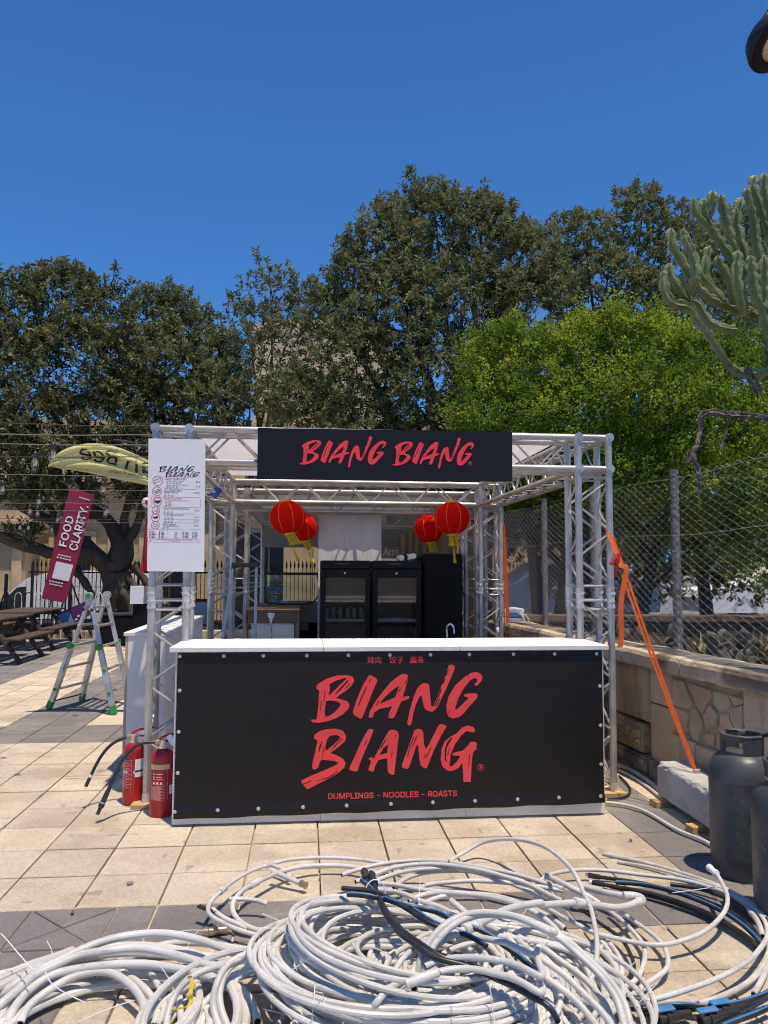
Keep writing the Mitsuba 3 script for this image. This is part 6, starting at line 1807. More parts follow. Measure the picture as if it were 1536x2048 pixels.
# coils on the left
LCp = np.array((-0.688,2.961,0.05))
coil('thick white coil lying at the lower left corner', LCp[0] + .0, LCp[1] - .1, .34, 6, .02, .05, (0, 0), 21, pr=.0145, wob=.10, spread=.03, group='coiled white pipes at the left')
coil('outer thick white coil around the lower left ring', LCp[0] + .06, LCp[1] - .16, .45, 3.4, .05, .06, (0, 0), 22, pr=.0155, wob=.07, spread=.05, group='coiled white pipes at the left')
MCp = np.array((-0.237,2.92,0.05))
coil('white coil standing between the left coil and the heap', MCp[0] + .03, MCp[1] - .14, .30, 5, .02, .10, (.12, .10), 23, pr=.0125, wob=.10, spread=.05, group='coiled white pipes at the left')

# single pipes, one by one
G1 = 'single white pipes curving at the left of the heap'
pipe('thick white pipe end pointing up right at the far left', ((-1.146,3.021,0.03),(-1.085,3.007,0.072),(-1.025,3.032,0.106),(-0.99,3.099,0.124),(-0.948,3.157,0.126),(-0.887,3.227,0.12)), .0155, group=None)
pipe('thick white pipe arching highest over the left coil', ((-1.072,2.917,0.06),(-1.048,2.94,0.08),(-1.005,3.007,0.1),(-0.966,3.081,0.12),(-0.917,3.117,0.133),(-0.855,3.154,0.147),(-0.773,3.199,0.16),(-0.687,3.24,0.16),(-0.592,3.253,0.16),(-0.49,3.229,0.16),(-0.387,3.2,0.147),(-0.284,3.145,0.133),(-0.216,3.108,0.12)), .0155)
pipe('thick white pipe arching second highest over the left coil', ((-1.044,2.932,0.05),(-1.029,2.996,0.078),(-0.991,3.052,0.106),(-0.926,3.09,0.126),(-0.85,3.14,0.138),(-0.759,3.145,0.15),(-0.637,3.161,0.15),(-0.535,3.125,0.15),(-0.435,3.086,0.14),(-0.337,3.055,0.12),(-0.239,3.008,0.1)), .0150)
pipe('thick white pipe running as the third arch into the heap', ((-1.006,2.892,0.04),(-1.003,2.959,0.062),(-0.975,3.025,0.084),(-0.922,3.077,0.102),(-0.839,3.104,0.109),(-0.718,3.109,0.116),(-0.592,3.1,0.118),(-0.494,3.074,0.115),(-0.396,3.036,0.111),(-0.299,2.997,0.096),(-0.202,2.932,0.078),(-0.15,2.793,0.06)), .0155)
pipe('white pipe forming the fourth arch down the left ring', ((-0.967,2.907,0.03),(-0.962,2.973,0.052),(-0.916,3.026,0.074),(-0.861,3.078,0.087),(-0.795,3.1,0.096),(-0.72,3.096,0.096),(-0.647,3.047,0.087),(-0.583,2.971,0.076),(-0.553,2.915,0.058),(-0.542,2.85,0.04)), .0140)
pipe('white pipe of the left ring with black shade bands', ((-0.787,3.169,0.05),(-0.735,3.188,0.06),(-0.666,3.13,0.07),(-0.594,3.056,0.065),(-0.534,2.969,0.06),(-0.507,2.914,0.045),(-0.506,2.854,0.03)), .0135)
pipe('thin white pipe right of the left ring', ((-0.667,3.196,0.05),(-0.61,3.195,0.054),(-0.545,3.089,0.058),(-0.499,2.99,0.056),(-0.483,2.885,0.048),(-0.494,2.835,0.04)), .0115)
pipe('straight white pipe lying behind the left arches', ((-1.215,3.254,0.02),(-1.11,3.279,0.029),(-0.986,3.289,0.037),(-0.849,3.305,0.043),(-0.699,3.309,0.047),(-0.532,3.301,0.047),(-0.4,3.314,0.039),(-0.296,3.289,0.03)), .0135)
pipe('white pipe at the back of the left arches, half hidden', ((-0.78,3.346,0.02),(-0.677,3.361,0.038),(-0.549,3.403,0.05),(-0.446,3.401,0.05),(-0.34,3.387,0.042),(-0.212,3.344,0.03)), .0135)
k_, c_ = pipe('white pipe with a collar ending near the valve', ((-0.731,3.307,0.04),(-0.633,3.31,0.044),(-0.532,3.299,0.048),(-0.429,3.279,0.05),(-0.299,3.247,0.05),(-0.265,3.244,0.05)), .0145)
coupling(k_, c_[-4], c_[-1] - c_[-6], .0145, .06)
for i, pts in enumerate((((-0.459,2.817,0.04),(-0.459,2.878,0.073),(-0.438,2.921,0.107),(-0.395,2.942,0.14),(-0.339,2.969,0.153),(-0.273,2.97,0.167),(-0.214,2.995,0.18)), ((-0.276,2.8,0.04),(-0.307,2.858,0.088),(-0.3,2.896,0.136),(-0.272,2.957,0.168),(-0.22,2.991,0.184),(-0.153,2.992,0.2)), ((-0.247,2.798,0.04),(-0.284,2.863,0.09),(-0.281,2.932,0.14),(-0.239,2.995,0.16),(-0.153,3.002,0.18)), ((-0.191,2.81,0.03),(-0.235,2.916,0.065),(-0.238,2.996,0.1),(-0.204,3.027,0.125),(-0.151,3.017,0.15)), ((-0.37,2.827,0.03),(-0.349,2.923,0.055),(-0.3,2.96,0.08),(-0.238,3.002,0.1),(-0.178,3.022,0.12)), ((-0.444,3,0.06),(-0.431,2.937,0.04),(-0.408,2.83,0.03)))):
    pipe(['white pipe bending up at the left flank of the heap, outermost', 'white pipe bending up at the left flank of the heap, tallest', 'white pipe just inside the tallest one on the left flank', 'thin white pipe inside the left flank bends', 'white pipe crossing under the left flank bends', 'short white upright pipe piece beside the yellow tie'][i], pts, .0125 if i != 3 else .0105)
# the looped line with tees behind the heap
G2 = None
k_, c_ = pipe('white pipe loop with tee fittings at the back left of the heap, outer', ((0.517,4.127,0.05),(0.458,4.176,0.05),(0.341,4.247,0.05),(0.197,4.295,0.05),(0.051,4.303,0.053),(-0.094,4.267,0.057),(-0.164,4.216,0.06),(-0.23,4.138,0.07),(-0.291,4.037,0.08),(-0.357,3.883,0.09),(-0.402,3.77,0.087),(-0.424,3.67,0.083),(-0.404,3.586,0.08),(-0.338,3.523,0.07),(-0.276,3.483,0.06),(-0.175,3.434,0.05)), .0098)
for i in (62, 96):
    coupling(k_, c_[i], c_[i + 1] - c_[i - 1], .0105, .055)
tee = c_[62]
part(k_, 'tee_stub', tube([tee, tee + [.06, -.05, .0], tee + [.115, -.125, -.02]], .0095, 10), 'm_fitting', smooth=True)
k_, c_ = pipe('white pipe loop with tee fittings at the back left of the heap, inner', ((0.408,4.037,0.05),(0.297,4.143,0.05),(0.157,4.194,0.05),(0.014,4.176,0.057),(-0.09,4.105,0.066),(-0.187,3.981,0.078),(-0.258,3.853,0.092),(-0.301,3.754,0.093),(-0.319,3.689,0.075),(-0.292,3.6,0.058),(-0.253,3.55,0.049),(-0.166,3.492,0.04)), .0115)
for i in (64,):
    coupling(k_, c_[i], c_[i + 1] - c_[i - 1], .0120, .075)
part(k_, 'tee_stub', tube(((-0.338,3.723,0.09),(-0.255,3.732,0.083),(-0.205,3.725,0.077),(-0.163,3.706,0.07)), .0105, 10), 'm_fitting', smooth=True)
part(k_, 'branch_pipe', tube(((-0.158,4.087,0.07),(-0.088,4.037,0.06),(0.001,3.987,0.04)), .0125, 10), 'm_pipe', smooth=True)
pe_ = np.array(((-0.026,4.01,0.045),(0.001,3.987,0.04)))
coupling(k_, pe_[1], pe_[1] - pe_[0], .0115, .04, 'm_brass', 'brass_end')
pipe('white branch pipe running from the loop elbow into the heap', ((-0.405,3.672,0.07),(-0.345,3.592,0.063),(-0.295,3.564,0.053),(-0.239,3.531,0.04)), .0105)
# valve on the ground
vk = thing('brass_valve', 'dirty grey metal valve lying on the paving left of the heap', 'valve')
vp = np.array(((-0.38,3.569,0.02),))[0]
part(vk, 'body', tube([vp + [-.05, -.01, 0], vp + [-.03, -.008, 0], vp + [-.028, -.008, 0], vp + [.03, .01, 0], vp + [.05, .015, 0]], [.022, .024, .018, .018, .022], 12), 'm_brass', smooth=35)
part(vk, 'branch', tube([vp, vp + [.02, .08, .025]], [.018, .02], 12), 'm_brass', smooth=35)
part(vk, 'handle', cat([bar(vp + [-.02, .07, .05], vp + [-.09, .12, .06], .02, .008), tube([vp + [.005, .06, .03], vp + [-.01, .07, .055]], .008, 8)]), 'm_black_plastic')
# pipes across the back of the heap
k_, c_ = pipe('tall white arch of pipe rising over the back of the heap', ((0.773,4.222,0.03),(0.81,4.257,0.043),(0.87,4.297,0.055),(0.972,4.342,0.086),(1.056,4.276,0.128),(1.116,4.157,0.168),(1.18,3.997,0.202),(1.198,3.801,0.236),(1.193,3.751,0.247),(1.202,3.603,0.256),(1.203,3.464,0.252),(1.201,3.384,0.235),(1.197,3.319,0.217),(1.202,3.281,0.196),(1.187,3.191,0.175),(1.159,3.085,0.154),(1.133,3.012,0.133),(1.096,2.938,0.111),(1.062,2.896,0.085),(1.038,2.885,0.06)), .0098)
BK = [((0.188,3.931,0.1),(0.272,3.972,0.108),(0.37,4.004,0.116),(0.497,4.023,0.122),(0.616,4.016,0.126),(0.727,3.972,0.13),(0.843,3.924,0.126),(0.936,3.877,0.122),(1.028,3.835,0.114),(1.142,3.759,0.102),(1.231,3.701,0.09)),
      ((0.247,3.791,0.12),(0.344,3.857,0.126),(0.43,3.911,0.132),(0.534,3.931,0.138),(0.637,3.929,0.14),(0.741,3.895,0.14),(0.857,3.832,0.14),(0.97,3.743,0.136),(1.054,3.686,0.124),(1.124,3.593,0.112),(1.178,3.544,0.1)),
      ((0.335,3.834,0.1),(0.428,3.894,0.106),(0.513,3.923,0.112),(0.609,3.925,0.118),(0.704,3.92,0.12),(0.811,3.902,0.12),(0.895,3.851,0.12),(0.997,3.768,0.116),(1.074,3.711,0.104),(1.134,3.627,0.092),(1.175,3.535,0.08)),
      ((0.432,3.812,0.08),(0.51,3.901,0.087),(0.611,3.942,0.095),(0.721,3.94,0.1),(0.829,3.924,0.1),(0.92,3.842,0.1),(1.008,3.762,0.093),(1.083,3.673,0.081),(1.132,3.562,0.07)),
      ((0.465,3.509,0.14),(0.523,3.529,0.153),(0.601,3.521,0.167),(0.685,3.475,0.18),(0.776,3.444,0.18),(0.844,3.4,0.18),(0.92,3.325,0.18),(0.984,3.281,0.16),(1.027,3.198,0.14),(1.044,3.146,0.12)),
      ((0.499,3.451,0.14),(0.565,3.488,0.151),(0.653,3.502,0.163),(0.748,3.486,0.17),(0.835,3.461,0.17),(0.91,3.398,0.17),(0.984,3.339,0.157),(1.044,3.286,0.139),(1.081,3.238,0.12)),
      ((0.549,3.794,0.08),(0.619,3.817,0.087),(0.698,3.812,0.095),(0.791,3.808,0.1),(0.883,3.796,0.1),(0.977,3.77,0.1),(1.071,3.747,0.095),(1.164,3.721,0.087),(1.231,3.702,0.08)),
      ((0.34,3.817,0.1),(0.428,3.777,0.107),(0.511,3.713,0.113),(0.593,3.658,0.12),(0.675,3.619,0.127),(0.755,3.573,0.133),(0.815,3.507,0.14)),
      ((0.288,3.657,0.14),(0.364,3.595,0.156),(0.446,3.504,0.172),(0.505,3.409,0.18),(0.572,3.349,0.18),(0.638,3.239,0.18))]
ordn = ['first', 'second', 'third', 'fourth', 'fifth', 'sixth', 'seventh', 'eighth', 'ninth']
for i, pts in enumerate(BK):
    k_, c_ = pipe(f'white pipe sweeping over the back of the heap, {ordn[i]} from the back', pts, .0105 if i != 4 else .0118)
    if i in (0, 2):
        q_ = c_[len(c_) // 2 + 6 * i]
        part(k_, 'black_tape', tube([q_ - (c_[len(c_) // 2 + 6 * i + 1] - q_) * .25, q_ + (c_[len(c_) // 2 + 6 * i + 1] - q_) * .25], .0118, 10), 'm_black_plastic')
# thick pipe with tees running through the heap
k_, c_ = pipe('thick white pipe with two couplings and an elbow across the heap', ((0.31,2.72,0.06),(0.333,2.802,0.118),(0.358,2.768,0.175),(0.395,2.796,0.214),(0.44,2.837,0.239),(0.52,2.897,0.26),(0.615,2.962,0.26),(0.704,3.031,0.26),(0.776,3.104,0.254),(0.877,3.171,0.246),(0.976,3.214,0.235),(0.977,3.239,0.219),(1.118,3.281,0.202),(1.213,3.311,0.182),(1.281,3.335,0.162),(1.342,3.355,0.145),(1.427,3.4,0.132),(1.5,3.466,0.12)), .0145, ends=False)
for i in (18, 56, 121):
    coupling(k_, c_[i], c_[i + 1] - c_[i - 1], .0150, .085)
part(k_, 'tee_stub', tube(((0.335,2.595,0.26),(0.387,2.609,0.27),(0.446,2.625,0.28)), .0155, 12), 'm_fitting', smooth=True)
part(k_, 'tee_mouth', tube(((0.443,2.621,0.281),(0.447,2.623,0.282)), .0118, 12), 'm_black_matt')
el = c_[-1]
part(k_, 'elbow', tube(spline([el + [-.02, -.01, 0], el + [.012, .0, 0], el + [.02, .03, 0], el + [-.015, .055, 0], el + [-.045, .06, .0]], 20), [.02] * 20, 14), 'm_fitting', smooth=True)
part(k_, 'return_pipe', tube(spline(((1.517,3.527,0.11),(1.487,3.54,0.11),(1.439,3.596,0.1),(1.399,3.677,0.083),(1.36,3.789,0.06)), 20), .0145, 12), 'm_pipe', smooth=True)
pipe('white pipe stub pointing at the camera left of the double arch', ((0.605,3.261,0.24),(0.631,3.232,0.227),(0.661,3.21,0.207),(0.698,3.173,0.18)), .0135)
pipe('white pipe lying behind the elbow pipe with an open end', ((1.17,3.787,0.12),(1.217,3.739,0.113),(1.269,3.679,0.1),(1.319,3.639,0.083),(1.367,3.595,0.06)), .0135)
for i, dy in enumerate((0, 16)):
    pipe(['left one of the two tall parallel white pipes arching over the heap', 'right one of the two tall parallel white pipes arching over the heap'][i],
         (np.array(((0.397,2.712,0.06),(0.393,2.787,0.127),(0.398,2.78,0.195),(0.414,2.795,0.246),(0.454,2.83,0.288),(0.514,2.861,0.324),(0.584,2.888,0.341),(0.655,2.865,0.358),(0.734,2.836,0.36),(0.793,2.778,0.36),(0.849,2.719,0.352),(0.839,2.783,0.335),(0.886,2.763,0.316),(0.931,2.736,0.287),(0.971,2.7,0.257),(1.007,2.658,0.228),(1.031,2.628,0.198),(1.044,2.598,0.171),(1.045,2.567,0.145),(1.043,2.537,0.12))) + [0.022 * i, -.005 * i, -.004 * i]).tolist(), .0122)
FR = [((0.421,2.741,0.24),(0.469,2.749,0.253),(0.539,2.736,0.267),(0.603,2.703,0.28),(0.669,2.678,0.28),(0.727,2.632,0.28),(0.777,2.567,0.28),(0.818,2.719,0.26),(0.863,2.693,0.24),(0.901,2.654,0.22),(0.936,2.61,0.193),(0.971,2.568,0.167),(0.994,2.514,0.14)),
      ((0.456,2.7,0.24),(0.485,2.703,0.244),(0.532,2.703,0.247),(0.598,2.682,0.25),(0.66,2.646,0.25),(0.717,2.597,0.25),(0.769,2.544,0.241),(0.808,2.686,0.223),(0.857,2.646,0.205),(0.902,2.615,0.178),(0.934,2.578,0.149),(0.959,2.553,0.12)),
      ((0.574,2.969,0.22),(0.634,2.954,0.232),(0.699,2.9,0.244),(0.759,2.84,0.248),(0.818,2.783,0.244),(0.856,2.843,0.24),(0.914,2.818,0.208),(0.975,2.774,0.176),(1.013,2.718,0.148),(1.028,2.651,0.124),(1.026,2.583,0.1)),
      ((0.451,2.91,0.24),(0.374,2.818,0.252),(0.319,2.725,0.248),(0.287,2.685,0.212),(0.277,2.668,0.16),(0.289,2.651,0.1)),
      ((0.36,2.679,0.24),(0.292,2.641,0.23),(0.241,2.579,0.22),(0.216,2.6,0.17),(0.207,2.622,0.12)),
      ((0.341,2.673,0.22),(0.289,2.662,0.193),(0.254,2.667,0.153),(0.233,2.656,0.1)),
      ((0.404,2.604,0.12),(0.52,2.646,0.13),(0.616,2.659,0.14),(0.694,2.689,0.14),(0.779,2.754,0.14)),
      ((0.364,2.607,0.24),(0.373,2.638,0.18),(0.387,2.642,0.1)),
      ((0.401,2.771,0.14),(0.487,2.714,0.15),(0.572,2.67,0.16),(0.659,2.68,0.155),(0.741,2.721,0.15)),
      ((0.358,2.736,0.12),(0.452,2.677,0.125),(0.568,2.653,0.13),(0.678,2.681,0.125),(0.773,2.732,0.12))]
lab_ = ['white pipe arching from the heap to the lower right, upper of three', 'white pipe arching from the heap to the lower right, lowest of three', 'white pipe arching from the heap to the lower right, rearmost of three', 'thin white pipe bending round the tee at its left', 'white pipe falling from the tee to the lower edge, outer', 'white pipe falling from the tee to the lower edge, inner', 'white pipe slanting across the front of the heap', 'short white pipe dropping in front of the tee', 'white pipe lying across the front of the heap, upper', 'white pipe lying across the front of the heap, lower']
for i, pts in enumerate(FR):
    pipe(lab_[i], pts, .0115 if i != 3 else .0098)
# pipes on the right
pipe('large white loop sweeping round the right edge of the picture', ((1.158,3.885,0.04),(1.204,3.935,0.048),(1.279,3.975,0.056),(1.404,3.997,0.06),(1.554,3.977,0.06),(1.72,3.904,0.06),(1.883,3.838,0.057),(1.988,3.744,0.053),(2.046,3.645,0.05),(2.067,3.494,0.05),(2.035,3.362,0.05),(1.957,3.225,0.058),(1.848,3.1,0.07),(1.713,2.978,0.08),(1.551,2.883,0.08),(1.402,2.819,0.08),(1.273,2.784,0.073),(1.16,2.778,0.062),(1.083,2.793,0.05)), .0100)
pipe('worn white pipe end lying on the slabs, upper of two', ((1.676,4.34,0.012),(1.786,4.242,0.015),(1.896,4.114,0.019),(1.987,3.967,0.026),(2.06,3.806,0.034),(2.086,3.676,0.041),(2.093,3.549,0.046),(2.061,3.403,0.05)), .0110, 'm_pipe_worn')
pipe('worn white pipe end lying on the slabs, lower of two', ((1.709,4.217,0.012),(1.809,4.142,0.016),(1.902,4.041,0.02),(1.988,3.89,0.03),(2.051,3.762,0.04),(2.061,3.619,0.045),(2.06,3.448,0.05)), .0085, 'm_pipe_worn')
k_, c_ = pipe('white pipe with a capped end raised beside the gas cylinder', ((1.965,3.695,0.16),(1.963,3.638,0.156),(1.935,3.533,0.151),(1.906,3.443,0.136),(1.866,3.382,0.114),(1.786,3.308,0.096),(1.68,3.235,0.083),(1.562,3.195,0.07),(1.459,3.18,0.066),(1.378,3.215,0.061),(1.304,3.266,0.06),(1.244,3.311,0.06),(1.191,3.399,0.06),(1.131,3.522,0.06),(1.079,3.669,0.06)), .0100)
coupling(k_, c_[2], c_[1] - c_[4], .0115, .075, 'm_white_cool', 'end_cap')
RP = [(((1.458,3.576,0.03),(1.477,3.439,0.038),(1.491,3.32,0.045),(1.489,3.204,0.05),(1.458,3.098,0.05),(1.414,3.021,0.05),(1.332,2.961,0.045),(1.239,2.898,0.038),(1.16,2.833,0.03)), .0100, 'white pipe loop on the cream slabs, outermost right of the heap', 'm_pipe'),
      (((1.411,3.583,0.03),(1.426,3.466,0.034),(1.426,3.34,0.039),(1.415,3.228,0.04),(1.374,3.127,0.04),(1.315,3.031,0.039),(1.242,2.959,0.034),(1.154,2.928,0.03)), .0100, 'white pipe loop on the cream slabs, second from the right', 'm_pipe'),
      (((1.263,3.363,0.03),(1.254,3.223,0.04),(1.234,3.095,0.05),(1.217,3.025,0.04),(1.184,2.967,0.03)), .0100, 'short white pipe bend on the slabs right of the heap, inner', 'm_pipe'),
      (((1.29,3.306,0.03),(1.277,3.171,0.043),(1.251,3.061,0.043),(1.215,2.985,0.03)), .0100, 'short white pipe bend on the slabs right of the heap, outer', 'm_pipe'),
      (((1.446,2.83,0.02),(1.572,2.872,0.025),(1.699,2.936,0.03),(1.808,3.026,0.03),(1.915,3.148,0.03)), .0110, 'worn white pipe inside the right bundle of black pipes', 'm_pipe_worn'),
      (((2.05,3.64,0.03),(2.041,3.512,0.043),(2.007,3.372,0.047),(1.961,3.265,0.04)), .0125, 'worn white pipe inside the bundle near the right edge', 'm_pipe_worn'),
      (((1.684,2.874,0.02),(1.778,2.968,0.027),(1.862,3.068,0.03),(1.973,3.219,0.03)), .0110, 'worn white pipe curving out at the right edge', 'm_pipe_worn'),
      (((0.889,2.957,0.03),(0.976,3.013,0.035),(1.062,3.073,0.04),(1.153,3.157,0.035),(1.271,3.282,0.03)), .0100, 'white pipe crossing under the tall arch', 'm_pipe')]
for pts, r_, lb_, mt in RP:
    pipe(lb_, pts, r_, mt)
# black pipes with blue stripes
BP_ = [(((1.464,4.001,0.03),(1.542,3.948,0.034),(1.666,3.872,0.039),(1.773,3.77,0.043),(1.866,3.656,0.047),(1.932,3.509,0.049),(1.955,3.367,0.044),(1.93,3.215,0.04)), 'black pipe with a white ring at its end, rearmost on the right', 0, 0.0094),
       (((1.55,3.852,0.05),(1.672,3.798,0.055),(1.775,3.695,0.06),(1.856,3.568,0.06),(1.904,3.421,0.06),(1.92,3.285,0.05),(1.914,3.177,0.04)), 'black pipe with bright blue stripe on the right, middle of the bundle', 2, 0.0103),
       (((1.45,3.913,0.03),(1.57,3.827,0.034),(1.681,3.736,0.039),(1.775,3.623,0.04),(1.85,3.49,0.04),(1.885,3.365,0.039),(1.902,3.256,0.034),(1.9,3.187,0.03)), 'black pipe with a white ring at its end, front one on the right', 1, 0.0090),
       (((1.509,3.905,0.02),(1.615,3.809,0.02),(1.713,3.724,0.02),(1.806,3.612,0.02),(1.87,3.489,0.02),(1.9,3.356,0.02),(1.901,3.221,0.02)), 'black pipe lying lowest in the right bundle', 1, 0.0090),
       (((1.813,3.806,0.05),(1.917,3.753,0.05),(1.984,3.667,0.05),(2.021,3.589,0.045),(2.033,3.474,0.04)), 'short black pipe piece with a cut end near the gas cylinder', 0, 0.0107),
       (((1.115,2.804,0.04),(1.188,2.78,0.044),(1.279,2.776,0.049),(1.351,2.775,0.053),(1.422,2.751,0.057),(1.501,2.744,0.06),(1.598,2.766,0.06),(1.717,2.812,0.06)), 'black pipe with blue stripe along the lower right, rear one', 2, 0.0098),
       (((1.213,2.776,0.03),(1.325,2.78,0.03),(1.439,2.784,0.03),(1.551,2.783,0.03),(1.659,2.822,0.03),(1.758,2.878,0.03)), 'black pipe along the lower right, second one', 1, 0.0094),
       (((1.45,2.673,0.03),(1.528,2.696,0.037),(1.597,2.718,0.04),(1.682,2.757,0.04)), 'black pipe with blue stripe in the lower right corner', 2, 0.0098),
       (((1.27,3.564,0.05),(1.29,3.486,0.05),(1.31,3.397,0.05),(1.34,3.306,0.046),(1.334,3.187,0.042),(1.314,3.096,0.04),(1.275,3.02,0.04),(1.212,2.957,0.042),(1.131,2.914,0.046),(1.042,2.902,0.05),(0.935,2.922,0.05),(0.863,2.946,0.05)), 'black pipe loop with small fittings in the right of the heap', 0, 0.0082),
       (((0.932,3.179,0.06),(1.002,3.128,0.067),(1.058,3.111,0.067),(1.119,3.113,0.06)), 'thin black pipe crossing the right of the heap', 0, .0080),
       (((0.262,3.399,0.3),(0.272,3.311,0.295),(0.292,3.268,0.289),(0.306,3.124,0.284),(0.33,3,0.28),(0.358,2.889,0.28),(0.398,2.818,0.278),(0.429,2.768,0.272),(0.481,2.733,0.264),(0.544,2.717,0.253),(0.607,2.7,0.238),(0.667,2.674,0.222),(0.728,2.639,0.211),(0.79,2.612,0.2)), 'black striped pipe in the tied bunch, left one', 1, 0.0103),
       (((0.289,3.334,0.31),(0.293,3.257,0.304),(0.309,3.1,0.299),(0.334,2.992,0.293),(0.368,2.892,0.288),(0.409,2.827,0.282),(0.459,2.77,0.27),(0.521,2.742,0.253),(0.586,2.733,0.237),(0.653,2.715,0.22)), 'black pipe in the tied bunch, second from the left', 0, 0.0098),
       (((0.245,3.368,0.29),(0.276,3.281,0.295),(0.306,3.186,0.3),(0.359,3.118,0.3),(0.419,3.083,0.297),(0.478,3.079,0.286),(0.536,3.046,0.278),(0.586,2.973,0.272),(0.645,2.96,0.261),(0.692,2.937,0.245),(0.735,2.902,0.225),(0.778,2.872,0.203),(0.81,2.807,0.191),(0.839,2.742,0.18)), 'black pipe with bright blue stripe in the tied bunch, running right', 2, 0.0103),
       (((0.176,3.211,0.3),(0.23,3.196,0.3),(0.273,3.176,0.3),(0.325,3.154,0.297),(0.387,3.122,0.292),(0.45,3.035,0.286),(0.502,2.97,0.277),(0.567,2.932,0.267),(0.623,2.903,0.253),(0.665,2.865,0.24)), 'blue and black pipe sticking out of the tied bunch to the left', 2, 0.0097),
       (((0.156,3.248,0.31),(0.221,3.229,0.31),(0.28,3.203,0.31),(0.335,3.148,0.304),(0.401,3.063,0.296),(0.462,2.976,0.286),(0.528,2.943,0.273),(0.596,2.922,0.26)), 'black pipe end sticking out of the tied bunch to the left', 0, 0.0094),
       (((0.474,2.926,0.2),(0.535,2.843,0.209),(0.592,2.763,0.217),(0.647,2.689,0.22),(0.701,2.624,0.22),(0.752,2.564,0.214),(0.792,2.545,0.197),(0.805,2.491,0.18)), 'black pipe with faint blue stripe across the front of the heap', 1, 0.0098)]
for pts, lb_, st, r_ in BP_:
    k_, c_ = pipe(lb_, pts, r_, 'm_pipe_black', stripe=st)
    if 'white ring' in lb_:
        d = c_[0] - c_[2]
        d /= np.linalg.norm(d)
        part(k_, 'end_ring', tube([c_[0] - d * .002, c_[0] + d * .012], r_ * 1.25, 12), 'm_white_cool', smooth=40)
        part(k_, 'end_sleeve', tube([c_[0] - d * .06, c_[0] - d * .003], r_ * 1.35, 12), 'm_black_plastic', smooth=40)
    if 'tied bunch' in lb_ and 'left one' in lb_ or 'second from' in lb_:
        d = c_[0] - c_[2]
        d /= np.linalg.norm(d)
        part(k_, 'connector', tube([c_[0] - d * .05, c_[0] - d * .02, c_[0] - d * .018, c_[0] + d * .03, c_[0] + d * .032, c_[0] + d * .05], [.017, .018, .014, .014, .017, .012], 12), 'm_black_plastic', smooth=40)
# valves with blue grips at the lower right
for i, (a, b, c) in enumerate((((1.237,2.714,0.04),(1.302,2.727,0.04),(1.372,2.752,0.035)), ((1.369,2.671,0.05),(1.446,2.695,0.05),(1.539,2.733,0.045)), ((1.437,2.719,0.05),(1.518,2.735,0.05),(1.597,2.765,0.05)))):
    vk = thing('pipe_valve', ['black pipe valve with blue grip at the lower right, left one of three', 'black pipe valve with blue grip at the lower right, nearest of three', 'black pipe valve with blue grip at the lower right, rear one of three'][i], 'valve')
    a, b, c = map(np.array, (a, b, c))
    part(vk, 'body', tube([a, a * .9 + b * .1, a * .89 + b * .11, a * .55 + b * .45, a * .54 + b * .46, b, c], [.020, .020, .015, .015, .021, .016, .0125], 12), 'm_black_plastic', smooth=35)
    m_ = a * .45 + b * .55
    part(vk, 'grip', bar(m_ + [-.045, 0, .028], m_ + [.03, .008, .03], .026, .010, bev=.003), 'm_blue_pipe')
    part(vk, 'mouth', tube([a, a + (a - b) * .01], .013, 10), 'm_black_matt')
for i, p_ in enumerate(((1.268,3.548,0.06),(0.971,2.98,0.06),(1.22,2.842,0.04))):
    vk = thing('pipe_connector', ['small black pipe connector with blue ring, upper one in the heap', 'small black pipe connector with blue ring, lower left in the heap', 'small black pipe connector with blue ring on the slabs'][i], 'connector')
    p_ = np.array(p_)
    part(vk, 'body', tube([p_ + [-.05, .02, 0], p_ + [-.02, .01, 0], p_ + [-.019, .01, 0], p_ + [.05, -.02, 0]], [.016, .016, .012, .012], 10), 'm_black_plastic', smooth=35)
    part(vk, 'ring', tube([p_ + [-.065, .026, .0], p_ + [-.049, .02, .0]], .0135, 10), 'm_blue_pipe', smooth=35)
yt = thing('yellow_tie', 'yellow plastic tie hanging on a white pipe left of the heap', 'tie')
part(yt, 'band', strap(((-0.4,2.929,0.15),(-0.396,2.937,0.143),(-0.386,2.89,0.131),(-0.387,2.869,0.117),(-0.384,2.869,0.103),(-0.391,2.843,0.094),(-0.42,2.849,0.087),(-0.446,2.849,0.08)), .014, (1, 0, .1)), principled('m_yellow', (0.62, 0.42, 0.02), 0.45))
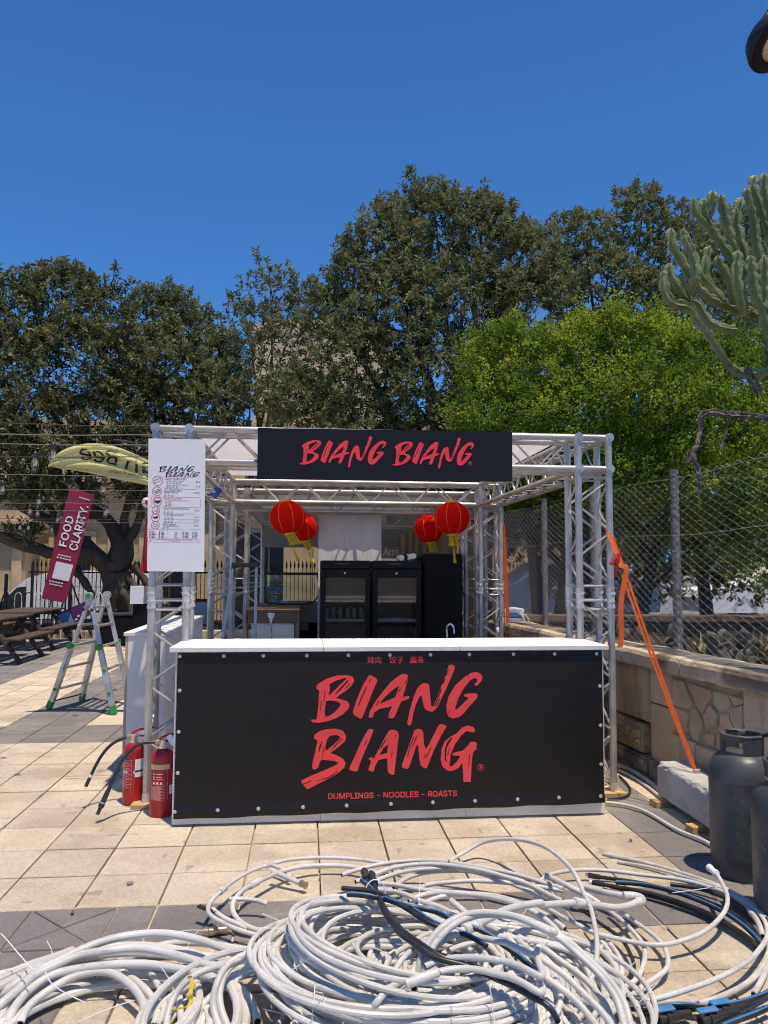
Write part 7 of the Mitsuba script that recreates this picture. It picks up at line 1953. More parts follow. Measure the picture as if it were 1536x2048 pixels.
for i, (pts, lb_) in enumerate(((((-1.153,3.214,0.2),(-1.087,3.127,0.2),(-1.027,3.044,0.2),(-0.959,2.977,0.18),(-0.94,2.975,0.16)), 'long pale cable tie sticking up at the far left'), (((-0.899,2.942,0.18),(-0.863,2.885,0.173),(-0.791,2.835,0.157),(-0.737,2.834,0.13)), 'pale cable tie tail over the lower left ring'), (((-0.58,2.887,0.1),(-0.633,2.885,0.087),(-0.708,2.865,0.07),(-0.766,2.857,0.05)), 'pale cable tie tail inside the lower left ring'), (((0.078,2.84,0.27),(0.037,2.79,0.27),(-0.001,2.777,0.253),(-0.045,2.789,0.22)), 'pale cable tie tail on top of the heap'), (((0.042,2.639,0.25),(0.038,2.599,0.22),(0.032,2.587,0.16)), 'pale cable tie hanging down the front of the heap'), (((0.605,2.592,0.26),(0.614,2.59,0.22),(0.617,2.584,0.18),(0.621,2.565,0.14)), 'thin pale tie hanging in the middle front of the heap'), (((1.728,3.613,0.09),(1.815,3.627,0.09),(1.919,3.655,0.087),(2.004,3.688,0.08)), 'pale cable tie tail over the right black bundle'), (((-0.593,3.595,0.02),(-0.533,3.562,0.027),(-0.483,3.563,0.03),(-0.416,3.547,0.03)), 'thin pale wire beside the metal valve'))):
    pts, lb_ = (pts, lb_)
    single('cable_tie', lb_, 'cable tie', tube(spline(pts, 24), .0021, 5), 'm_white_cool', smooth=True)
wt = thing('wire_binding', 'wire binding round the tied bunch of black pipes', 'binding')
cb_ = np.array(((0.29,3.221,0.3),))[0]
part(wt, 'loop', tube([cb_ + [.040 * math.cos(t), .01 * math.sin(t), .045 * math.sin(t)] for t in np.linspace(0, 6.28, 30)], .0025, 6), 'm_white_cool')

# small litter on the paving
cap = thing('bottle_cap', 'small grey bottle cap lying on a cream slab left of the heap', 'bottle cap')
cpp = np.array((-0.874,4.161,0.004))
part(cap, 'cap', lathe([(.001, .003), (.012, .003), (.014, .0), (.016, .0), (.0165, .006), (.014, .009), (.001, .009)], 16, cpp), 'm_galv', smooth=30)
rgl = np.random.default_rng(77)
for i, (px_, py_, lab) in enumerate([(-1.061,3.833,'curled dry leaf on the grey slabs, near the slab crossing'),(1.927,4.546,'dry leaf on the grey slabs right of the counter')]):
    a_ = rgl.random() * 6.28
    L_ = .014 + .008 * rgl.random()
    uu_ = np.linspace(-1, 1, 9)
    G_ = np.array([[(px_ + L_ * t * math.cos(a_) - w_ * .45 * L_ * (1 - t * t) * math.sin(a_), py_ + L_ * t * math.sin(a_) + w_ * .45 * L_ * (1 - t * t) * math.cos(a_), .006 + .006 * t * t + .005 * w_ * w_) for w_ in (-1, 0, 1)] for t in uu_])
    single('dry_leaf', lab, 'leaf', grid_mesh(G_), principled('m_dry_leaf', noisy((0.13, 0.075, 0.035), (0.20, 0.13, 0.06), 60.0), 0.8) if i == 0 else 'm_dry_leaf', smooth=True)

# ---------------------------------------------------------------- trees, shrub and cacti
def leaf_mat(name, fn, rough, trans=0.35, spec=0.5):
    scene[name] = {'type': 'principledthin', 'base_color': {'type': 'mesh_attribute', 'name': 'vertex_color'}, 'roughness': rough, 'diff_trans': trans, 'eta': 1.5}
    return name


scene['m_leaf'] = {'type': 'twosided', 'b': {'type': 'principled', 'base_color': {'type': 'mesh_attribute', 'name': 'vertex_color'}, 'roughness': 0.36, 'specular': 0.55}}
scene['m_leaf_ficus'] = {'type': 'principledthin', 'base_color': {'type': 'mesh_attribute', 'name': 'vertex_color'}, 'roughness': 0.30, 'diff_trans': 0.5, 'spec_trans': 0.0, 'eta': 1.5}
scene['m_leaf_thin'] = {'type': 'principledthin', 'base_color': {'type': 'mesh_attribute', 'name': 'vertex_color'}, 'roughness': 0.42, 'diff_trans': 0.7, 'spec_trans': 0.0}


def bark_fn(p, n, uv):
    c = mix((0.125, 0.096, 0.076), (0.07, 0.054, 0.042), mikit.fbm(p.x * 7, p.y * 7, p.z * 2.0, octaves=4))
    return mix(c, mi.Color3f(0.20, 0.17, 0.14), 0.5 * smoothstep(0.6, 0.8, n3(p, 3.0, 3)))


bumped('m_bark', {'type': 'principled', 'base_color': proc(bark_fn), 'roughness': 0.9, 'specular': 0.2}, lambda p, n, uv: mikit.fbm(p.x * 12, p.y * 12, p.z * 3.5, octaves=4), 0.04, 0.004)
principled('m_twig', (0.16, 0.135, 0.115), 0.85)


def unit(v):
    return v / (np.linalg.norm(v, axis=-1, keepdims=True) + 1e-9)


def leaf_mesh(base, d, length, width, fold, colors, rg, droop=.15):
    """base (n,3), d (n,3) unit directions, length/width (n,): one folded pointed leaf each (4 triangles)."""
    n = len(base)
    up_ = unit(np.array([0, 0, 1.0]) + rg.normal(0, .45, (n, 3)))
    s = unit(np.cross(d, up_))
    nn = np.cross(s, d)
    L, w = length[:, None], width[:, None]
    tip = base + d * L - nn * L * droop
    m1 = base + d * L * .52 + nn * L * .02
    l_, r_ = m1 + s * w * .5 + nn * w * fold, m1 - s * w * .5 + nn * w * fold
    v = np.stack([base, l_, m1 - nn * w * .02, r_, tip], 1).reshape(-1, 3)
    o = (np.arange(n) * 5)[:, None]
    f = np.concatenate([o + [0, 2, 1], o + [0, 3, 2], o + [1, 2, 4], o + [2, 3, 4]], 1).reshape(-1, 3)
    return v, f, np.repeat(colors, 5, axis=0)


def blob_points(blobs, density, rg, shell=.72, noise_s=1.1, cut=.36, seed=0, amp=.38):
    """points near the surfaces of the union of spheres, thinned by noise so that gaps and clumps stay."""
    out, ou = [], []
    B = np.array(blobs, float)
    for i, (x, y, z, r) in enumerate(B):
        n = int(density * 4 * math.pi * r * r)
        u_ = unit(rg.normal(size=(n, 3)))
        u_[:, 2] = np.where(u_[:, 2] < -.75, -u_[:, 2], u_[:, 2])
        rad = r * (shell + (1.06 - shell) * rg.random(n) ** .6)
        bump = .99 - amp / 2 + amp * meshkit.fbm(u_ * 2.3 + i * 7.1, 3, seed)
        p = np.array([x, y, z]) + u_ * (rad * bump)[:, None] * [1, .9, 1]
        ins = np.zeros(n, bool)
        for j, (x2, y2, z2, r2) in enumerate(B):
            if j != i:
                ins |= np.linalg.norm((p - [x2, y2, z2]) / [1, .9, 1], axis=1) < r2 * .55
        keep = (~ins) & (meshkit.fbm(p * noise_s, 3, seed + 5) > cut)
        out.append(p[keep])
        ou.append(u_[keep])
    return np.vstack(out), np.vstack(ou)


def hue(n, rg, base, var, accents):
    c = np.array(base)[None] * (1 + rg.normal(0, var, (n, 1)))
    for p, col in accents:
        m = rg.random(n) < p
        c[m] = np.array(col) * (1 + rg.normal(0, .15, (m.sum(), 1)))
    return np.clip(c, .004, .9)


def ficus(label, blobs, trunk, seed, density=4.2, leaf=.15, limbs=True, group='dark ficus trees', tint=(0.180, 0.210, 0.095), sprigs=40):
    rg = np.random.default_rng(seed)
    k = thing('ficus_tree', label, 'tree', group)
    p, u_ = blob_points(blobs, density, rg, .45, 1.0, .27, seed)
    # sprigs standing out of the crown
    B = np.array(blobs)
    sp, su, tw = [], [], []
    for _ in range(sprigs):
        b = B[rg.integers(len(B))]
        d = unit(np.array([rg.normal(0, .8), rg.normal(0, .6), abs(rg.normal(.8, .5))]))
        q0 = b[:3] + d * b[3] * .8
        L = b[3] * (.30 + .28 * rg.random())
        q1 = q0 + unit(d + [0, 0, .5]) * L
        tw.append(tube([q0, (q0 + q1) / 2 + rg.normal(0, .03, 3), q1], [.02, .014, .008], 5, False))
        for t in (.55, .75, .9, 1.0):
            sp.append(q0 + (q1 - q0) * t + rg.normal(0, .05, 3))
            su.append(unit(d + [0, 0, .6]))
    if sp:
        p = np.vstack([p, sp])
        u_ = np.vstack([u_, su])
    nc = len(p)
    m = 10
    tw_d = unit(u_ * .8 + [0, 0, .55] + rg.normal(0, .35, (nc, 3)))
    a = rg.random((nc, 1)) * 6.28 + np.arange(m)[None] * 2.399
    e1 = unit(np.cross(tw_d, [0.3, .2, 1.0]))
    e2 = np.cross(tw_d, e1)
    sprd = .45 + .9 * rg.random((nc, m))
    d = unit(tw_d[:, None] * np.cos(sprd)[..., None] + (e1[:, None] * np.cos(a)[..., None] + e2[:, None] * np.sin(a)[..., None]) * np.sin(sprd)[..., None])
    base = p[:, None] + tw_d[:, None] * (np.arange(m)[None, :, None] * .018 - .08)
    keep = rg.random((nc, m)) < .9
    d, base = d[keep], base[keep]
    n = len(base)
    cl = meshkit.fbm(base * .9, 3, seed + 11)[:, None]
    col = hue(n, rg, tint, .22, ((.02, (0.22, 0.12, 0.04)), (.02, (0.26, 0.20, 0.07)), (.16, (0.26, 0.27, 0.17)), (.05, (0.19, 0.12, 0.04)))) * (.75 + .6 * cl)
    v, f, c = leaf_mesh(base, d, leaf * (.75 + .5 * rg.random(n)), leaf * .40 * (.8 + .4 * rg.random(n)), .10, col, rg)
    part(k, 'crown', tm(v, f), 'm_leaf_ficus', kind='stuff', color=c)
    if tw:
        part(k, 'twigs', cat(tw), 'm_twig', kind='stuff', smooth=True)
    # limbs reaching into the crown
    if trunk is not None:
        tx_, ty_, tz_, tr_ = trunk
        top_ = B[:, :3].mean(0)
        fork = np.array([tx_ + (top_[0] - tx_) * .3, ty_ + (top_[1] - ty_) * .3, tz_ + max(1.5, (top_[2] - tz_) * .4)])
        part(k, 'trunk', tube(spline([(tx_, ty_, tz_ - .3), (tx_ + .05, ty_, tz_ + .5), fork * .6 + np.array([tx_, ty_, tz_]) * .4 + [.06, 0, 0], fork], 16), np.linspace(tr_ * 1.3, tr_ * .8, 16), 14), 'm_bark', smooth=True)
        for b in B:
            e = b[:3] + [0, 0, b[3] * .35]
            mid = fork * .5 + e * .5 + rg.normal(0, .25, 3) - [0, 0, .2]
            c_ = spline([fork - (fork - [tx_, ty_, tz_]) * .12, mid, e], 14)
            part(k, 'limb', tube(c_, np.linspace(tr_ * .36, tr_ * .08, 14), 8, False), 'm_bark', smooth=True)
            for _ in range(5):
                q = c_[rg.integers(6, 14)]
                e2_ = q + unit(rg.normal(0, 1, 3) + [0, 0, .5]) * b[3] * .8
                tw.append(tube([q, (q + e2_) / 2 + rg.normal(0, .1, 3), e2_], [tr_ * .14, tr_ * .09, tr_ * .04], 5, False))
        part(k, 'branches', cat(tw[-5 * len(B):]), 'm_twig', kind='stuff', smooth=True)
    return k


BL1 = [(1.72,18,8.99,1.16),(3.07,18.5,9.96,1.25),(4.16,18,9.6,1.1),(5.29,18.5,9.16,1.13),(2.08,17.5,7.37,1.36),(3.64,17.6,7.46,1.42),(5.26,18,7.65,1.22),(1.13,18.2,8.55,0.82),(1.16,17.5,6.17,1.24),(2.59,17,5.74,1.32),(0.47,18,7.48,0.7),(4.37,17.2,5.72,1.28),(-0.2,17.2,5.36,0.69),(0.97,17,4.68,0.88),(2.9,16.8,4.46,1.08),(4.54,17,4.3,1.1),(1.81,17,3.91,0.88)]
BL2 = [(7.78,21,10.93,0.98),(9.81,21.5,11.7,1.18),(10.47,21,10.61,1.15),(8.3,20.5,9.29,1.32),(12.57,22,11.11,1.14),(11.27,21,8.85,1.49),(13.49,22,11.94,0.85),(13.28,21,9.53,1.36),(6.95,21,9.86,0.95),(9.38,20.5,8.62,1.32),(7.57,20,7.01,1.42),(9.68,20,6.51,1.55),(12.13,20.5,6.7,1.59),(6.54,19.5,4.99,1.26),(8.43,19.5,4.36,1.38),(10.9,20,4.06,1.55),(12.48,20,4.09,1.42),(7.32,19.5,2.9,1.07),(9.49,19.8,2.67,1.21),(11.89,20.3,2.58,1.31)]
BL3 = [(-1.05,20,8.67,0.93),(-1.71,20.3,8.01,0.68),(-0.26,19.8,8.04,0.77),(-0.92,19.3,6.82,1),(-1.78,19.6,6.68,0.89),(-1.44,19,5.6,0.92),(-0.52,19,5.38,0.92),(-2.32,19.3,5.77,0.75),(0.4,18.6,4.71,0.84)]
BL4 = [(-7.05,19,7.52,1.17),(-6.12,19.3,8.03,1.06),(-5.19,19.2,7.78,0.89),(-6.73,18.6,5.85,1.38),(-5.5,18.6,6.25,1.26),(-4.62,19,6.44,0.92),(-6,18.4,4.65,1.25),(-4.77,18.8,4.99,1.03),(-6.88,18.6,3.85,1.14),(-5.81,18.8,3.66,0.97),(-8.05,19,6.76,1.47),(-4.84,19,3.94,0.74),(-7.96,19,4.6,1.35),(-4.32,19.6,3.58,0.43),(-4.07,19.6,3.15,0.33),(-6.47,18.4,2.28,0.29),(-6.86,18.6,3.33,0.41),(-5.46,18.8,3.37,0.36)]
BL5 = [(-4.23,21,8.28,0.81),(-3.76,21.3,8.61,0.69),(-3.1,21,7.91,0.84),(-4.17,20.5,7.05,0.87),(-3.48,20.3,6.62,1.05),(-2.59,20.8,7.18,0.78),(-3.78,20,5.43,0.97),(-2.78,20,5.52,0.97),(-4.62,20.4,5.95,0.79),(-2.19,20.3,6.12,0.72),(-2.26,20,4.88,0.84),(-4.29,20.2,4.55,0.78),(-3.13,20,4.35,0.77)]
TR1 = (3.402,18,1.001)
ficus('tallest dark ficus tree behind the fascia sign, with the highest crown', BL1, (TR1[0] + .9, 18.6, .1, .30), 31, 26, sprigs=80)
ficus('dark ficus tree at the right, behind the bright shrub and the cactus', BL2, (6.8, 21.0, -.9, .30), 32, 18, leaf=.165, sprigs=70)
ficus('small crowned ficus tree in the gap in front of the plastered house', BL3, (-1.9, 20.2, .1, .16), 33, 10, sprigs=45)
ficus('darkest ficus tree at the left edge of the picture', BL4, None, 34, 24, tint=(0.140, 0.162, 0.076), sprigs=60)
ficus('ficus tree left of the centre, above the menu board', BL5, (-3.4, 20.8, .1, .2), 35, 24, sprigs=45)

# the spreading old trunk at the left with its thick limbs
ot = thing('old_ficus_trunk', 'old grey ficus trunk with heavy spreading limbs and buttress roots, at the left', 'tree trunk')
tb0 = np.array((-4.603,19.6,0.815))
for pts, r0, r1, nm in (([(-4.273,19.6,0.511),(-4.55,19.6,1.059),(-4.775,19.6,1.424),(-4.88,19.5,1.789)], 0.260, 0.224, 'trunk'),
                        ([(-4.826,19.5,1.546),(-5.03,19.3,1.81),(-5.472,19,1.922),(-6.036,18.8,1.95),(-6.591,18.6,2.172),(-7.289,18.4,2.308)], 0.186, 0.112, 'limb'),
                        ([(-4.851,19.5,1.607),(-5.327,19.5,2.091),(-5.899,19.6,2.492),(-6.474,19.7,2.823),(-7.174,19.8,3.254),(-7.782,19.8,3.739)], 0.174, 0.099, 'limb'),
                        ([(-4.743,19.6,1.546),(-4.628,19.7,2.101),(-4.785,19.8,2.537),(-5.159,19.9,2.914),(-5.798,20,3.101),(-6.244,20,3.787),(-6.218,20,4.799)], 0.223, 0.106, 'limb'),
                        ([(-4.584,19.7,1.424),(-4.441,19.8,1.919),(-4.566,19.9,2.544),(-4.439,20,3.308),(-4.034,20.2,4.231)], 0.161, 0.073, 'limb'),
                        ([(-5.086,19.4,0.883),(-5.364,19.3,1.305),(-5.574,19.4,1.543)], 0.062, 0.119, 'root'),
                        ([(-3.979,19.5,0.553),(-4.148,19.5,1.062),(-4.442,19.6,1.425)], 0.074, 0.132, 'root'),
                        ([(-4.899,19.4,0.523),(-4.806,19.4,0.943),(-4.822,19.5,1.425)], .10, .16, 'root'),
                        ([(-4.229,19.4,0.522),(-4.383,19.4,0.944),(-4.585,19.5,1.426)], .09, .15, 'root'),
                        ([(-5.529,19.2,1.925),(-5.922,19.3,2.381),(-6.211,19.4,3.11),(-6.733,19.5,3.722)], .11, .06, 'limb'),
                        ([(-4.662,19.7,2.039),(-4.37,19.8,2.417),(-4.132,19.9,3.177),(-4.108,20,3.821)], .12, .06, 'limb'),
                        ([(-3.721,19.7,0.628),(-3.905,19.7,1.18),(-4.279,19.7,1.671)], 0.062, 0.112, 'root'),
                        ([(-4.641,19.3,0.528),(-4.618,19.3,0.947),(-4.704,19.5,1.425)], 0.081, 0.132, 'root')):
    c_ = spline(pts, 26)
    rr = np.linspace(r0, r1, 26) * (1 + .16 * np.sin(np.linspace(0, 11, 26) + len(pts)))
    m = tube(c_, rr, 18)
    v_ = np.array(m.vertices)
    v_ += (np.stack([fb(v_ * [4, 4, 1.6] + q, q, 4) for q in (2, 6, 11)], -1) - .5) * r0 * .9
    part(ot, nm, tm(v_, m.faces), 'm_bark', smooth=True)

# bright green shrub over the fence
def shrub():
    rg = np.random.default_rng(41)
    k = thing('green_shrub', 'bright green small leaved shrub spreading over the chain link fence', 'shrub')
    BS = [(2.88,12.5,4.92,0.48),(3.21,12.3,5.22,0.44),(3.67,12,4.86,0.58),(4.35,11.8,5.11,0.57),(4.89,11.6,5.15,0.52),(5.42,11.5,5.1,0.56),(6.04,11.3,4.75,0.62),(6.67,11,4.5,0.67),(2.91,12.3,4.12,0.67),(3.5,11.9,3.9,0.73),(4.26,11.5,4,0.82),(5.09,11.2,4.04,0.83),(5.88,10.9,3.77,0.81),(6.68,10.8,3.62,0.77),(3.12,12,3.26,0.66),(3.73,11.6,3.06,0.71),(4.57,11.3,3.04,0.77),(5.45,11,2.95,0.75),(6.27,10.8,2.79,0.77),(4.17,12,2.4,0.54),(5.33,11.8,2.32,0.57),(6.29,11.6,2.08,0.6),(7.09,11.4,2.23,0.66),(3.41,12.2,2.64,0.43),(4.99,12.2,1.68,0.35),(6.17,12.2,1.53,0.39),(7.18,12,1.45,0.46)]
    p, u_ = blob_points(BS, 170, rg, .35, 1.6, .30, 3, 1.0)
    B = np.array(BS)
    sp, su, tw = [], [], []
    for _ in range(260):
        b = B[rg.integers(len(B))]
        d = unit(np.array([rg.normal(0, .8), rg.normal(-.2, .5), rg.normal(.6, .6)]))
        q0 = b[:3] + d * b[3] * .75
        q1 = q0 + unit(d + [0, 0, .35]) * b[3] * (.35 + .55 * rg.random())
        tw.append(tube([q0, (q0 + q1) / 2 + rg.normal(0, .02, 3), q1], [.008, .006, .003], 4, False))
        for t in np.linspace(.2, 1, 10):
            sp.append(q0 + (q1 - q0) * t + rg.normal(0, .035, 3))
            su.append(unit(d + rg.normal(0, .5, 3)))
    p, u_ = np.vstack([p, sp]), np.vstack([u_, su])
    # drop what lies in the shadowed, bare underside
    keep = (p[:, 2] > 2.1) | (rg.random(len(p)) < .35)
    p, u_ = p[keep], u_[keep]
    nc, m = len(p), 6
    d = unit(u_[:, None] * .5 + rg.normal(0, .75, (nc, m, 3)) + [0, 0, .25]).reshape(-1, 3)
    base = (p[:, None] + rg.normal(0, .035, (nc, m, 3))).reshape(-1, 3)
    n = len(base)
    cl = meshkit.fbm(base * 2.2, 3, 9)[:, None]
    top = np.clip((cl - .42) * 4, 0, 1)
    col = hue(n, rg, (0.17, 0.28, 0.034), .2, ((.08, (0.34, 0.36, 0.05)), (.12, (0.10, 0.17, 0.03)))) * (1 - top) + hue(n, rg, (0.38, 0.48, 0.055), .2, ((.10, (0.55, 0.48, 0.06)),)) * top
    v, f, c = leaf_mesh(base, d, .052 * (.7 + .6 * rg.random(n)), .036 * (.8 + .4 * rg.random(n)), .08, col, rg)
    part(k, 'crown', tm(v, f), 'm_leaf_thin', kind='stuff', color=c)
    part(k, 'twigs', cat(tw), 'm_twig', kind='stuff', smooth=True)
    for i, (px_, lean) in enumerate(((4.05, .2), (4.6, -.1), (5.4, .3), (6.6, -.2), (3.75, -.15))):
        part(k, 'stem', tube(spline([(px_, 12.3, .3), (px_ + lean * .3, 12.25, 1.1), (px_ + lean, 12.2, 2.0), (px_ + lean * 2, 12.0, 3.2)], 16), np.linspace(.13, .05, 16), 9), 'm_bark', smooth=True)
        for j in range(4):
            a_ = np.array([px_ + lean * .6, 12.2, 1.3 + .3 * j])
            part(k, 'branch', tube(spline([a_, a_ + [rg.normal(0, .4), -.2, .5], a_ + [rg.normal(0, .9), -.5, 1.2]], 10), np.linspace(.05, .02, 10), 6), 'm_bark', smooth=True)


shrub()

# dark hedge and trees that close the view beyond the garden
HB = [(5.27,18,2.31,0.81),(6.32,18.2,1.96,0.88),(5.16,18,3.5,0.81),(7.49,18.3,2.21,0.95),(8.63,18.3,2.1,0.95),(9.8,18.3,2.23,0.95),(10.97,18.3,2.12,1),(12.03,18.3,2.37,1.06),(4.55,18,2.3,0.7),(4.07,18,3.01,0.7),(5.63,18,1.12,0.64),(6.73,18,1.24,0.58),(8.19,18.2,1.18,0.53),(11.94,18.5,3.65,1.07),(5.7,13.5,1.65,0.37),(6.5,13.6,1.61,0.4),(7.27,13.6,1.61,0.4),(8.04,13.6,1.57,0.42),(8.82,13.6,1.62,0.44),(5.02,13.4,1.78,0.39),(6.07,13.5,1.38,0.26),(7.59,13.5,1.25,0.26),(6.92,13.5,1.29,0.23),(6.54,13.5,1.16,0.23),(5.88,13.5,1.16,0.23),(5.32,13.5,1.16,0.24),(4.77,13.5,1.16,0.24),(4.22,13.5,1.15,0.24),(7.19,13.3,1.12,0.22),(7.94,13.3,1.08,0.19),(8.32,13.3,1.17,0.24),(7.58,13.3,1.52,0.31),(6.94,14.5,1.9,0.42),(8.48,14.5,2.11,0.56)]
ficus('dark low trees closing the view beyond the garden and the cars', HB, None, 36, 12, leaf=.15, sprigs=0, tint=(0.05, 0.058, 0.028))

# candelabra cactus
def cactus_fn(p, n, uv):
    c = mix((0.165, 0.205, 0.080), (0.235, 0.265, 0.125), smoothstep(0.35, 0.7, n3(p, 5.0, 3)))
    return mix(c, mi.Color3f(0.36, 0.37, 0.26), 0.35 * smoothstep(0.6, 0.8, n3(p, 17.0, 3)))


bumped('m_cactus', {'type': 'principled', 'base_color': proc(cactus_fn), 'roughness': 0.5, 'specular': 0.4}, lambda p, n, uv: n3(p, 30.0, 2), 0.006)
principled('m_dead_stem', noisy((0.085, 0.075, 0.066), (0.19, 0.17, 0.145), 22.0), 0.9)


def ribbed(pts, r, ribs=4, seg=.17, seed=0, end=True, flat=1.0):
    c = spline(pts, max(18, int(14 * len(pts))))
    L = np.r_[0, np.cumsum(np.linalg.norm(np.diff(c, axis=0), axis=1))]
    n = max(12, int(L[-1] / .022))
    t = np.linspace(0, L[-1], n)
    c = np.stack([np.interp(t, L, c[:, k]) for k in range(3)], 1)
    T_ = np.gradient(c, axis=0)
    T_ = unit(T_)
    rg = np.random.default_rng(seed)
    ph = rg.random()
    a = np.cross(T_[0], [0.2, 1.0, .1])
    rings, m = [], ribs * 8
    ang = np.arange(m) * 2 * math.pi / m
    for i in range(n):
        a = a - T_[i] * (a @ T_[i])
        a /= np.linalg.norm(a)
        b = np.cross(T_[i], a)
        s = (t[i] / seg + ph) % 1.0
        env = .40 + .66 * math.sin(math.pi * s) ** .65
        if end:
            e = (L[-1] - t[i]) / (r * 1.3)
            env *= math.sqrt(max(0.02, 1 - max(0, 1 - e) ** 2))
        wing = np.abs(np.cos(ang * ribs / 2)) ** 3.0
        rr = r * (.30 + .78 * env * wing) * (1 if e > .02 or not end else .1)
        if end and e < 1:
            rr = rr * math.sqrt(max(0.02, 1 - (1 - e) ** 2))
        rings.append(c[i] + (np.cos(ang) * rr)[:, None] * a + (np.sin(ang) * rr)[:, None] * b)
    R = np.array(rings)
    i, j = np.meshgrid(np.arange(n - 1), np.arange(m), indexing='ij')
    j2 = (j + 1) % m
    q = np.stack([i * m + j, i * m + j2, (i + 1) * m + j2, (i + 1) * m + j], -1).reshape(-1, 4)
    return tm(R.reshape(-1, 3), np.vstack([q[:, [0, 1, 2]], q[:, [0, 2, 3]]]))


ck = thing('candelabra_cactus', 'tall pale green candelabra cactus with many upright arms at the upper right', 'cactus')
ARMS = [([(4.298,6.6,3.464),(4.006,6.6,3.394),(3.796,6.55,3.435),(3.622,6.5,3.622),(3.463,6.5,3.846),(3.361,6.5,4.071),(3.328,6.5,4.264)], .058),
        ([(3.463,6.5,3.846),(3.342,6.45,3.952),(3.183,6.4,3.96),(3.117,6.4,4.071),(3.112,6.4,4.252)], .052),
        ([(3.36,6.5,4.025),(3.219,6.4,4.12),(3.166,6.4,4.218),(3.159,6.4,4.322)], .055),
        ([(3.361,6.5,4.071),(3.396,6.4,4.173),(3.392,6.4,4.355),(3.339,6.4,4.49),(3.291,6.4,4.579)], .055),
        ([(4.378,6.7,3.897),(4.085,6.7,4.005),(3.842,6.7,4.067),(3.595,6.6,4.117),(3.479,6.6,4.252),(3.373,6.6,4.436),(3.295,6.6,4.573),(3.285,6.6,4.738)], .060),
        ([(3.842,6.7,4.058),(3.701,6.7,4.252),(3.535,6.7,4.436),(3.49,6.7,4.577),(3.442,6.7,4.786)], .050),
        ([(4.451,6.8,4.174),(4.206,6.8,4.359),(3.963,6.8,4.592),(3.795,6.8,4.829),(3.735,6.8,4.973),(3.719,6.8,5.144)], .062),
        ([(3.795,6.8,4.829),(3.674,6.8,4.945),(3.626,6.8,5.016),(3.615,6.8,5.138)], .055),
        ([(3.734,6.8,4.963),(3.769,6.75,5.049),(3.773,6.75,5.195)], .058),
        ([(4.113,6.75,3.951),(3.941,6.7,4.095),(3.888,6.7,4.308),(3.804,6.7,4.448),(3.777,6.7,4.542)], .055),
        ([(4.416,6.9,4.257),(4.169,6.9,4.494),(4.027,6.9,4.835),(3.982,6.9,5.032),(3.938,6.9,5.24)], .062),
        ([(4.22,6.9,4.496),(4.119,6.9,4.839),(4.106,6.9,5.088),(4.166,6.9,5.217)], .058),
        ([(4.511,7,4.448),(4.366,7,4.744),(4.339,7,5.046),(4.294,7,5.247),(4.266,7,5.373)], .062),
        ([(4.596,7,4.653),(4.452,7,5.001),(4.382,7,5.252),(4.335,7,5.403),(4.375,7,5.507)], .062),
        ([(4.652,7,4.757),(4.518,7,5.106),(4.462,7,5.307),(4.459,7,5.538)], .064),
        ([(4.248,6.5,3.875),(4.039,6.5,4.052),(3.998,6.5,4.283),(3.98,6.5,4.469)], .066),
        ([(4.24,6.5,3.643),(4.104,6.5,3.869),(4.114,6.5,4.148),(4.115,6.5,4.475)], .066),
        ([(3.975,6.6,3.944),(3.903,6.55,4.111),(3.879,6.55,4.297),(3.896,6.55,4.533)], .060),
        ([(3.815,6.5,3.766),(3.674,6.5,3.784),(3.558,6.5,3.849),(3.49,6.5,3.961),(3.426,6.5,4.028)], .052),
        ([(4.231,6.6,3.625),(4.213,6.6,3.812),(4.281,6.6,4.097),(4.278,6.6,4.286)], .06),
        ([(3.801,6.8,4.148),(3.727,6.8,4.339),(3.723,6.8,4.533),(3.767,6.8,4.681)], .05)]
for i, (pts, r_) in enumerate(ARMS):
    part(ck, 'arm', ribbed(pts, r_ * .84, 4, .10 + .03 * (i % 3), i), 'm_cactus', smooth=25)
stem = np.array((4.298,6.6,3.464))
part(ck, 'trunk', tube(spline([stem + [.25, .2, -3.4], stem + [.15, .1, -1.5], stem + [.1, .1, -.4], stem + [.05, .1, .3], stem + [.1, .2, 1.0]], 20), np.linspace(.16, .10, 20), 12), 'm_bark', smooth=True)
# dead arms hanging lower down
dk = thing('dead_branch', 'dry grey cactus branch drooping over the fence at the right', 'branch')
for pts, r_ in (([(3.87,5.9,2.823),(3.57,5.9,2.857),(3.314,5.9,2.875),(3.179,5.9,2.872),(3.135,5.9,2.814)], .026), ([(3.152,5.9,2.822),(3.132,5.9,2.691),(3.06,5.85,2.56),(2.991,5.85,2.447)], .018), ([(3.009,5.85,2.539),(3.074,5.85,2.44),(3.095,5.85,2.32),(3.084,5.85,2.2)], .022), ([(3.399,5.9,2.869),(3.362,5.9,2.737),(3.305,5.9,2.553)], .010), ([(3.972,6.4,3.154),(3.906,6.4,3.287),(3.84,6.4,3.397)], .035)):
    m = ribbed(pts, r_ * 1.1, 5, .07, 7, end=True)
    v_ = np.array(m.vertices)
    v_ += (np.stack([fb(v_ * 34 + q, q, 3) for q in (1, 5, 9)], -1) - .5) * r_ * 1.5
    part(dk, 'piece', tm(v_, m.faces), 'm_dead_stem', smooth=35)
for px_ in [(3.251,5.9,2.874),(3.442,5.9,2.866),(3.634,5.9,2.854)]:
    q_ = np.array(px_)
    part(dk, 'side_twig', tube(spline([q_, q_ + [.02, .01, .03], q_ + [.05, .0, .035]], 8), np.linspace(.007, .003, 8), 5), 'm_dead_stem', smooth=True)
part(dk, 'root_end', tube(spline([np.array((3.827,5.9,2.826)), np.array((4.088,5.9,2.845)) + [0, .2, .02], np.array([4.35, 6.5, 2.35])], 14), .03, 8), 'm_dead_stem', smooth=True)
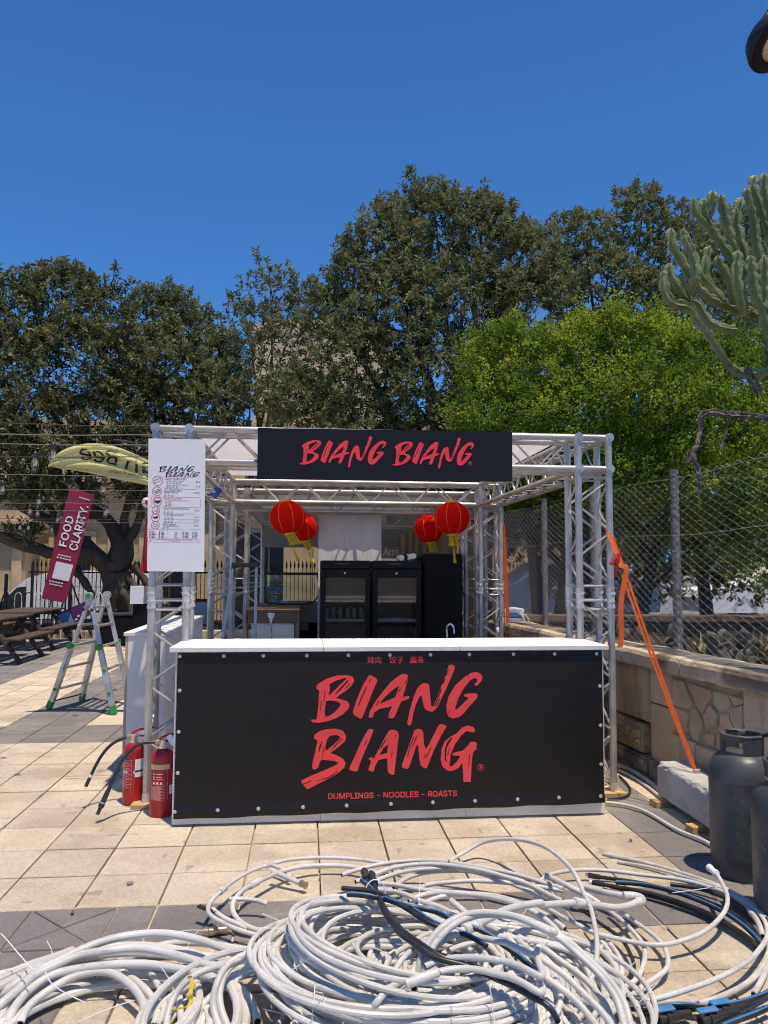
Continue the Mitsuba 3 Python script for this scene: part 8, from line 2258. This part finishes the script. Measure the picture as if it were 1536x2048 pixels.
# prickly pears on the slope
principled('m_pear', noisy((0.095, 0.10, 0.062), (0.15, 0.125, 0.10), 12.0), 0.6)
pk0 = 0
for (px_, py_, Y_, lab) in [(4.533,8.2,0.785,'prickly pear clump behind the fence, nearest the camera'),(4.128,9.2,0.903,'prickly pear clump behind the fence, left one'),(5.245,8.8,0.959,'prickly pear clump behind the fence, by the right edge')]:
    rg = np.random.default_rng(60 + pk0)
    k = thing('prickly_pear', lab, 'cactus', 'prickly pears in the garden')
    pk0 += 1
    pads = [(np.array([px_ + rg.normal(0, .2), py_ + rg.normal(0, .15), .40]), unit(np.array([rg.normal(0, .4), rg.normal(0, .4), 1.0]))) for _ in range(6)]
    for gen in range(3):
        nxt = []
        for q, d in pads:
            L, w_ = .17 + .05 * rg.random(), .10 + .03 * rg.random()
            s = unit(np.cross(d, rg.normal(size=3)))
            nrm = np.cross(d, s)
            m = trimesh.creation.icosphere(2)
            v = m.vertices * [w_ / 2, .018, L / 2]
            vv = q + d * (L / 2) + v[:, :1] * s + v[:, 1:2] * nrm + v[:, 2:] * d
            part(k, 'pad', tm(vv, m.faces), 'm_pear', smooth=True)
            if gen < 2:
                for _ in range(1 + int(rg.random() < .5)):
                    nxt.append((q + d * L * .93 + s * rg.normal(0, .04), unit(d + rg.normal(0, .5, 3) + [0, 0, .2])))
        pads = nxt
# agave-like dark rosettes and litter on the slope
for i, (x_, y_) in enumerate(((4.6, 8.6), (3.6, 9.3), (5.5, 9.0))):
    rg = np.random.default_rng(80 + i)
    n = 60
    base = np.tile([x_, y_, .40], (n, 1)) + rg.normal(0, .03, (n, 3)) * [1, 1, .2]
    a = rg.random(n) * 6.28
    el = .25 + 1.1 * rg.random(n)
    d = np.stack([np.cos(a) * np.cos(el), np.sin(a) * np.cos(el), np.sin(el)], 1)
    v, f, c = leaf_mesh(base, d, .35 + .2 * rg.random(n), .05 + .02 * rg.random(n), .2, hue(n, rg, (.10, .115, .05), .2, ((.4, (.26, .20, .12)),)), rg, .1)
    k = thing('spiky_plant', ['dry spiky rosette plant on the slope behind the fence, middle one', 'dry spiky rosette plant on the slope behind the fence, left one', 'dry spiky rosette plant on the slope behind the fence, right one'][i], 'plant')
    part(k, 'leaves', tm(v, f), 'm_leaf', color=c, kind='stuff')
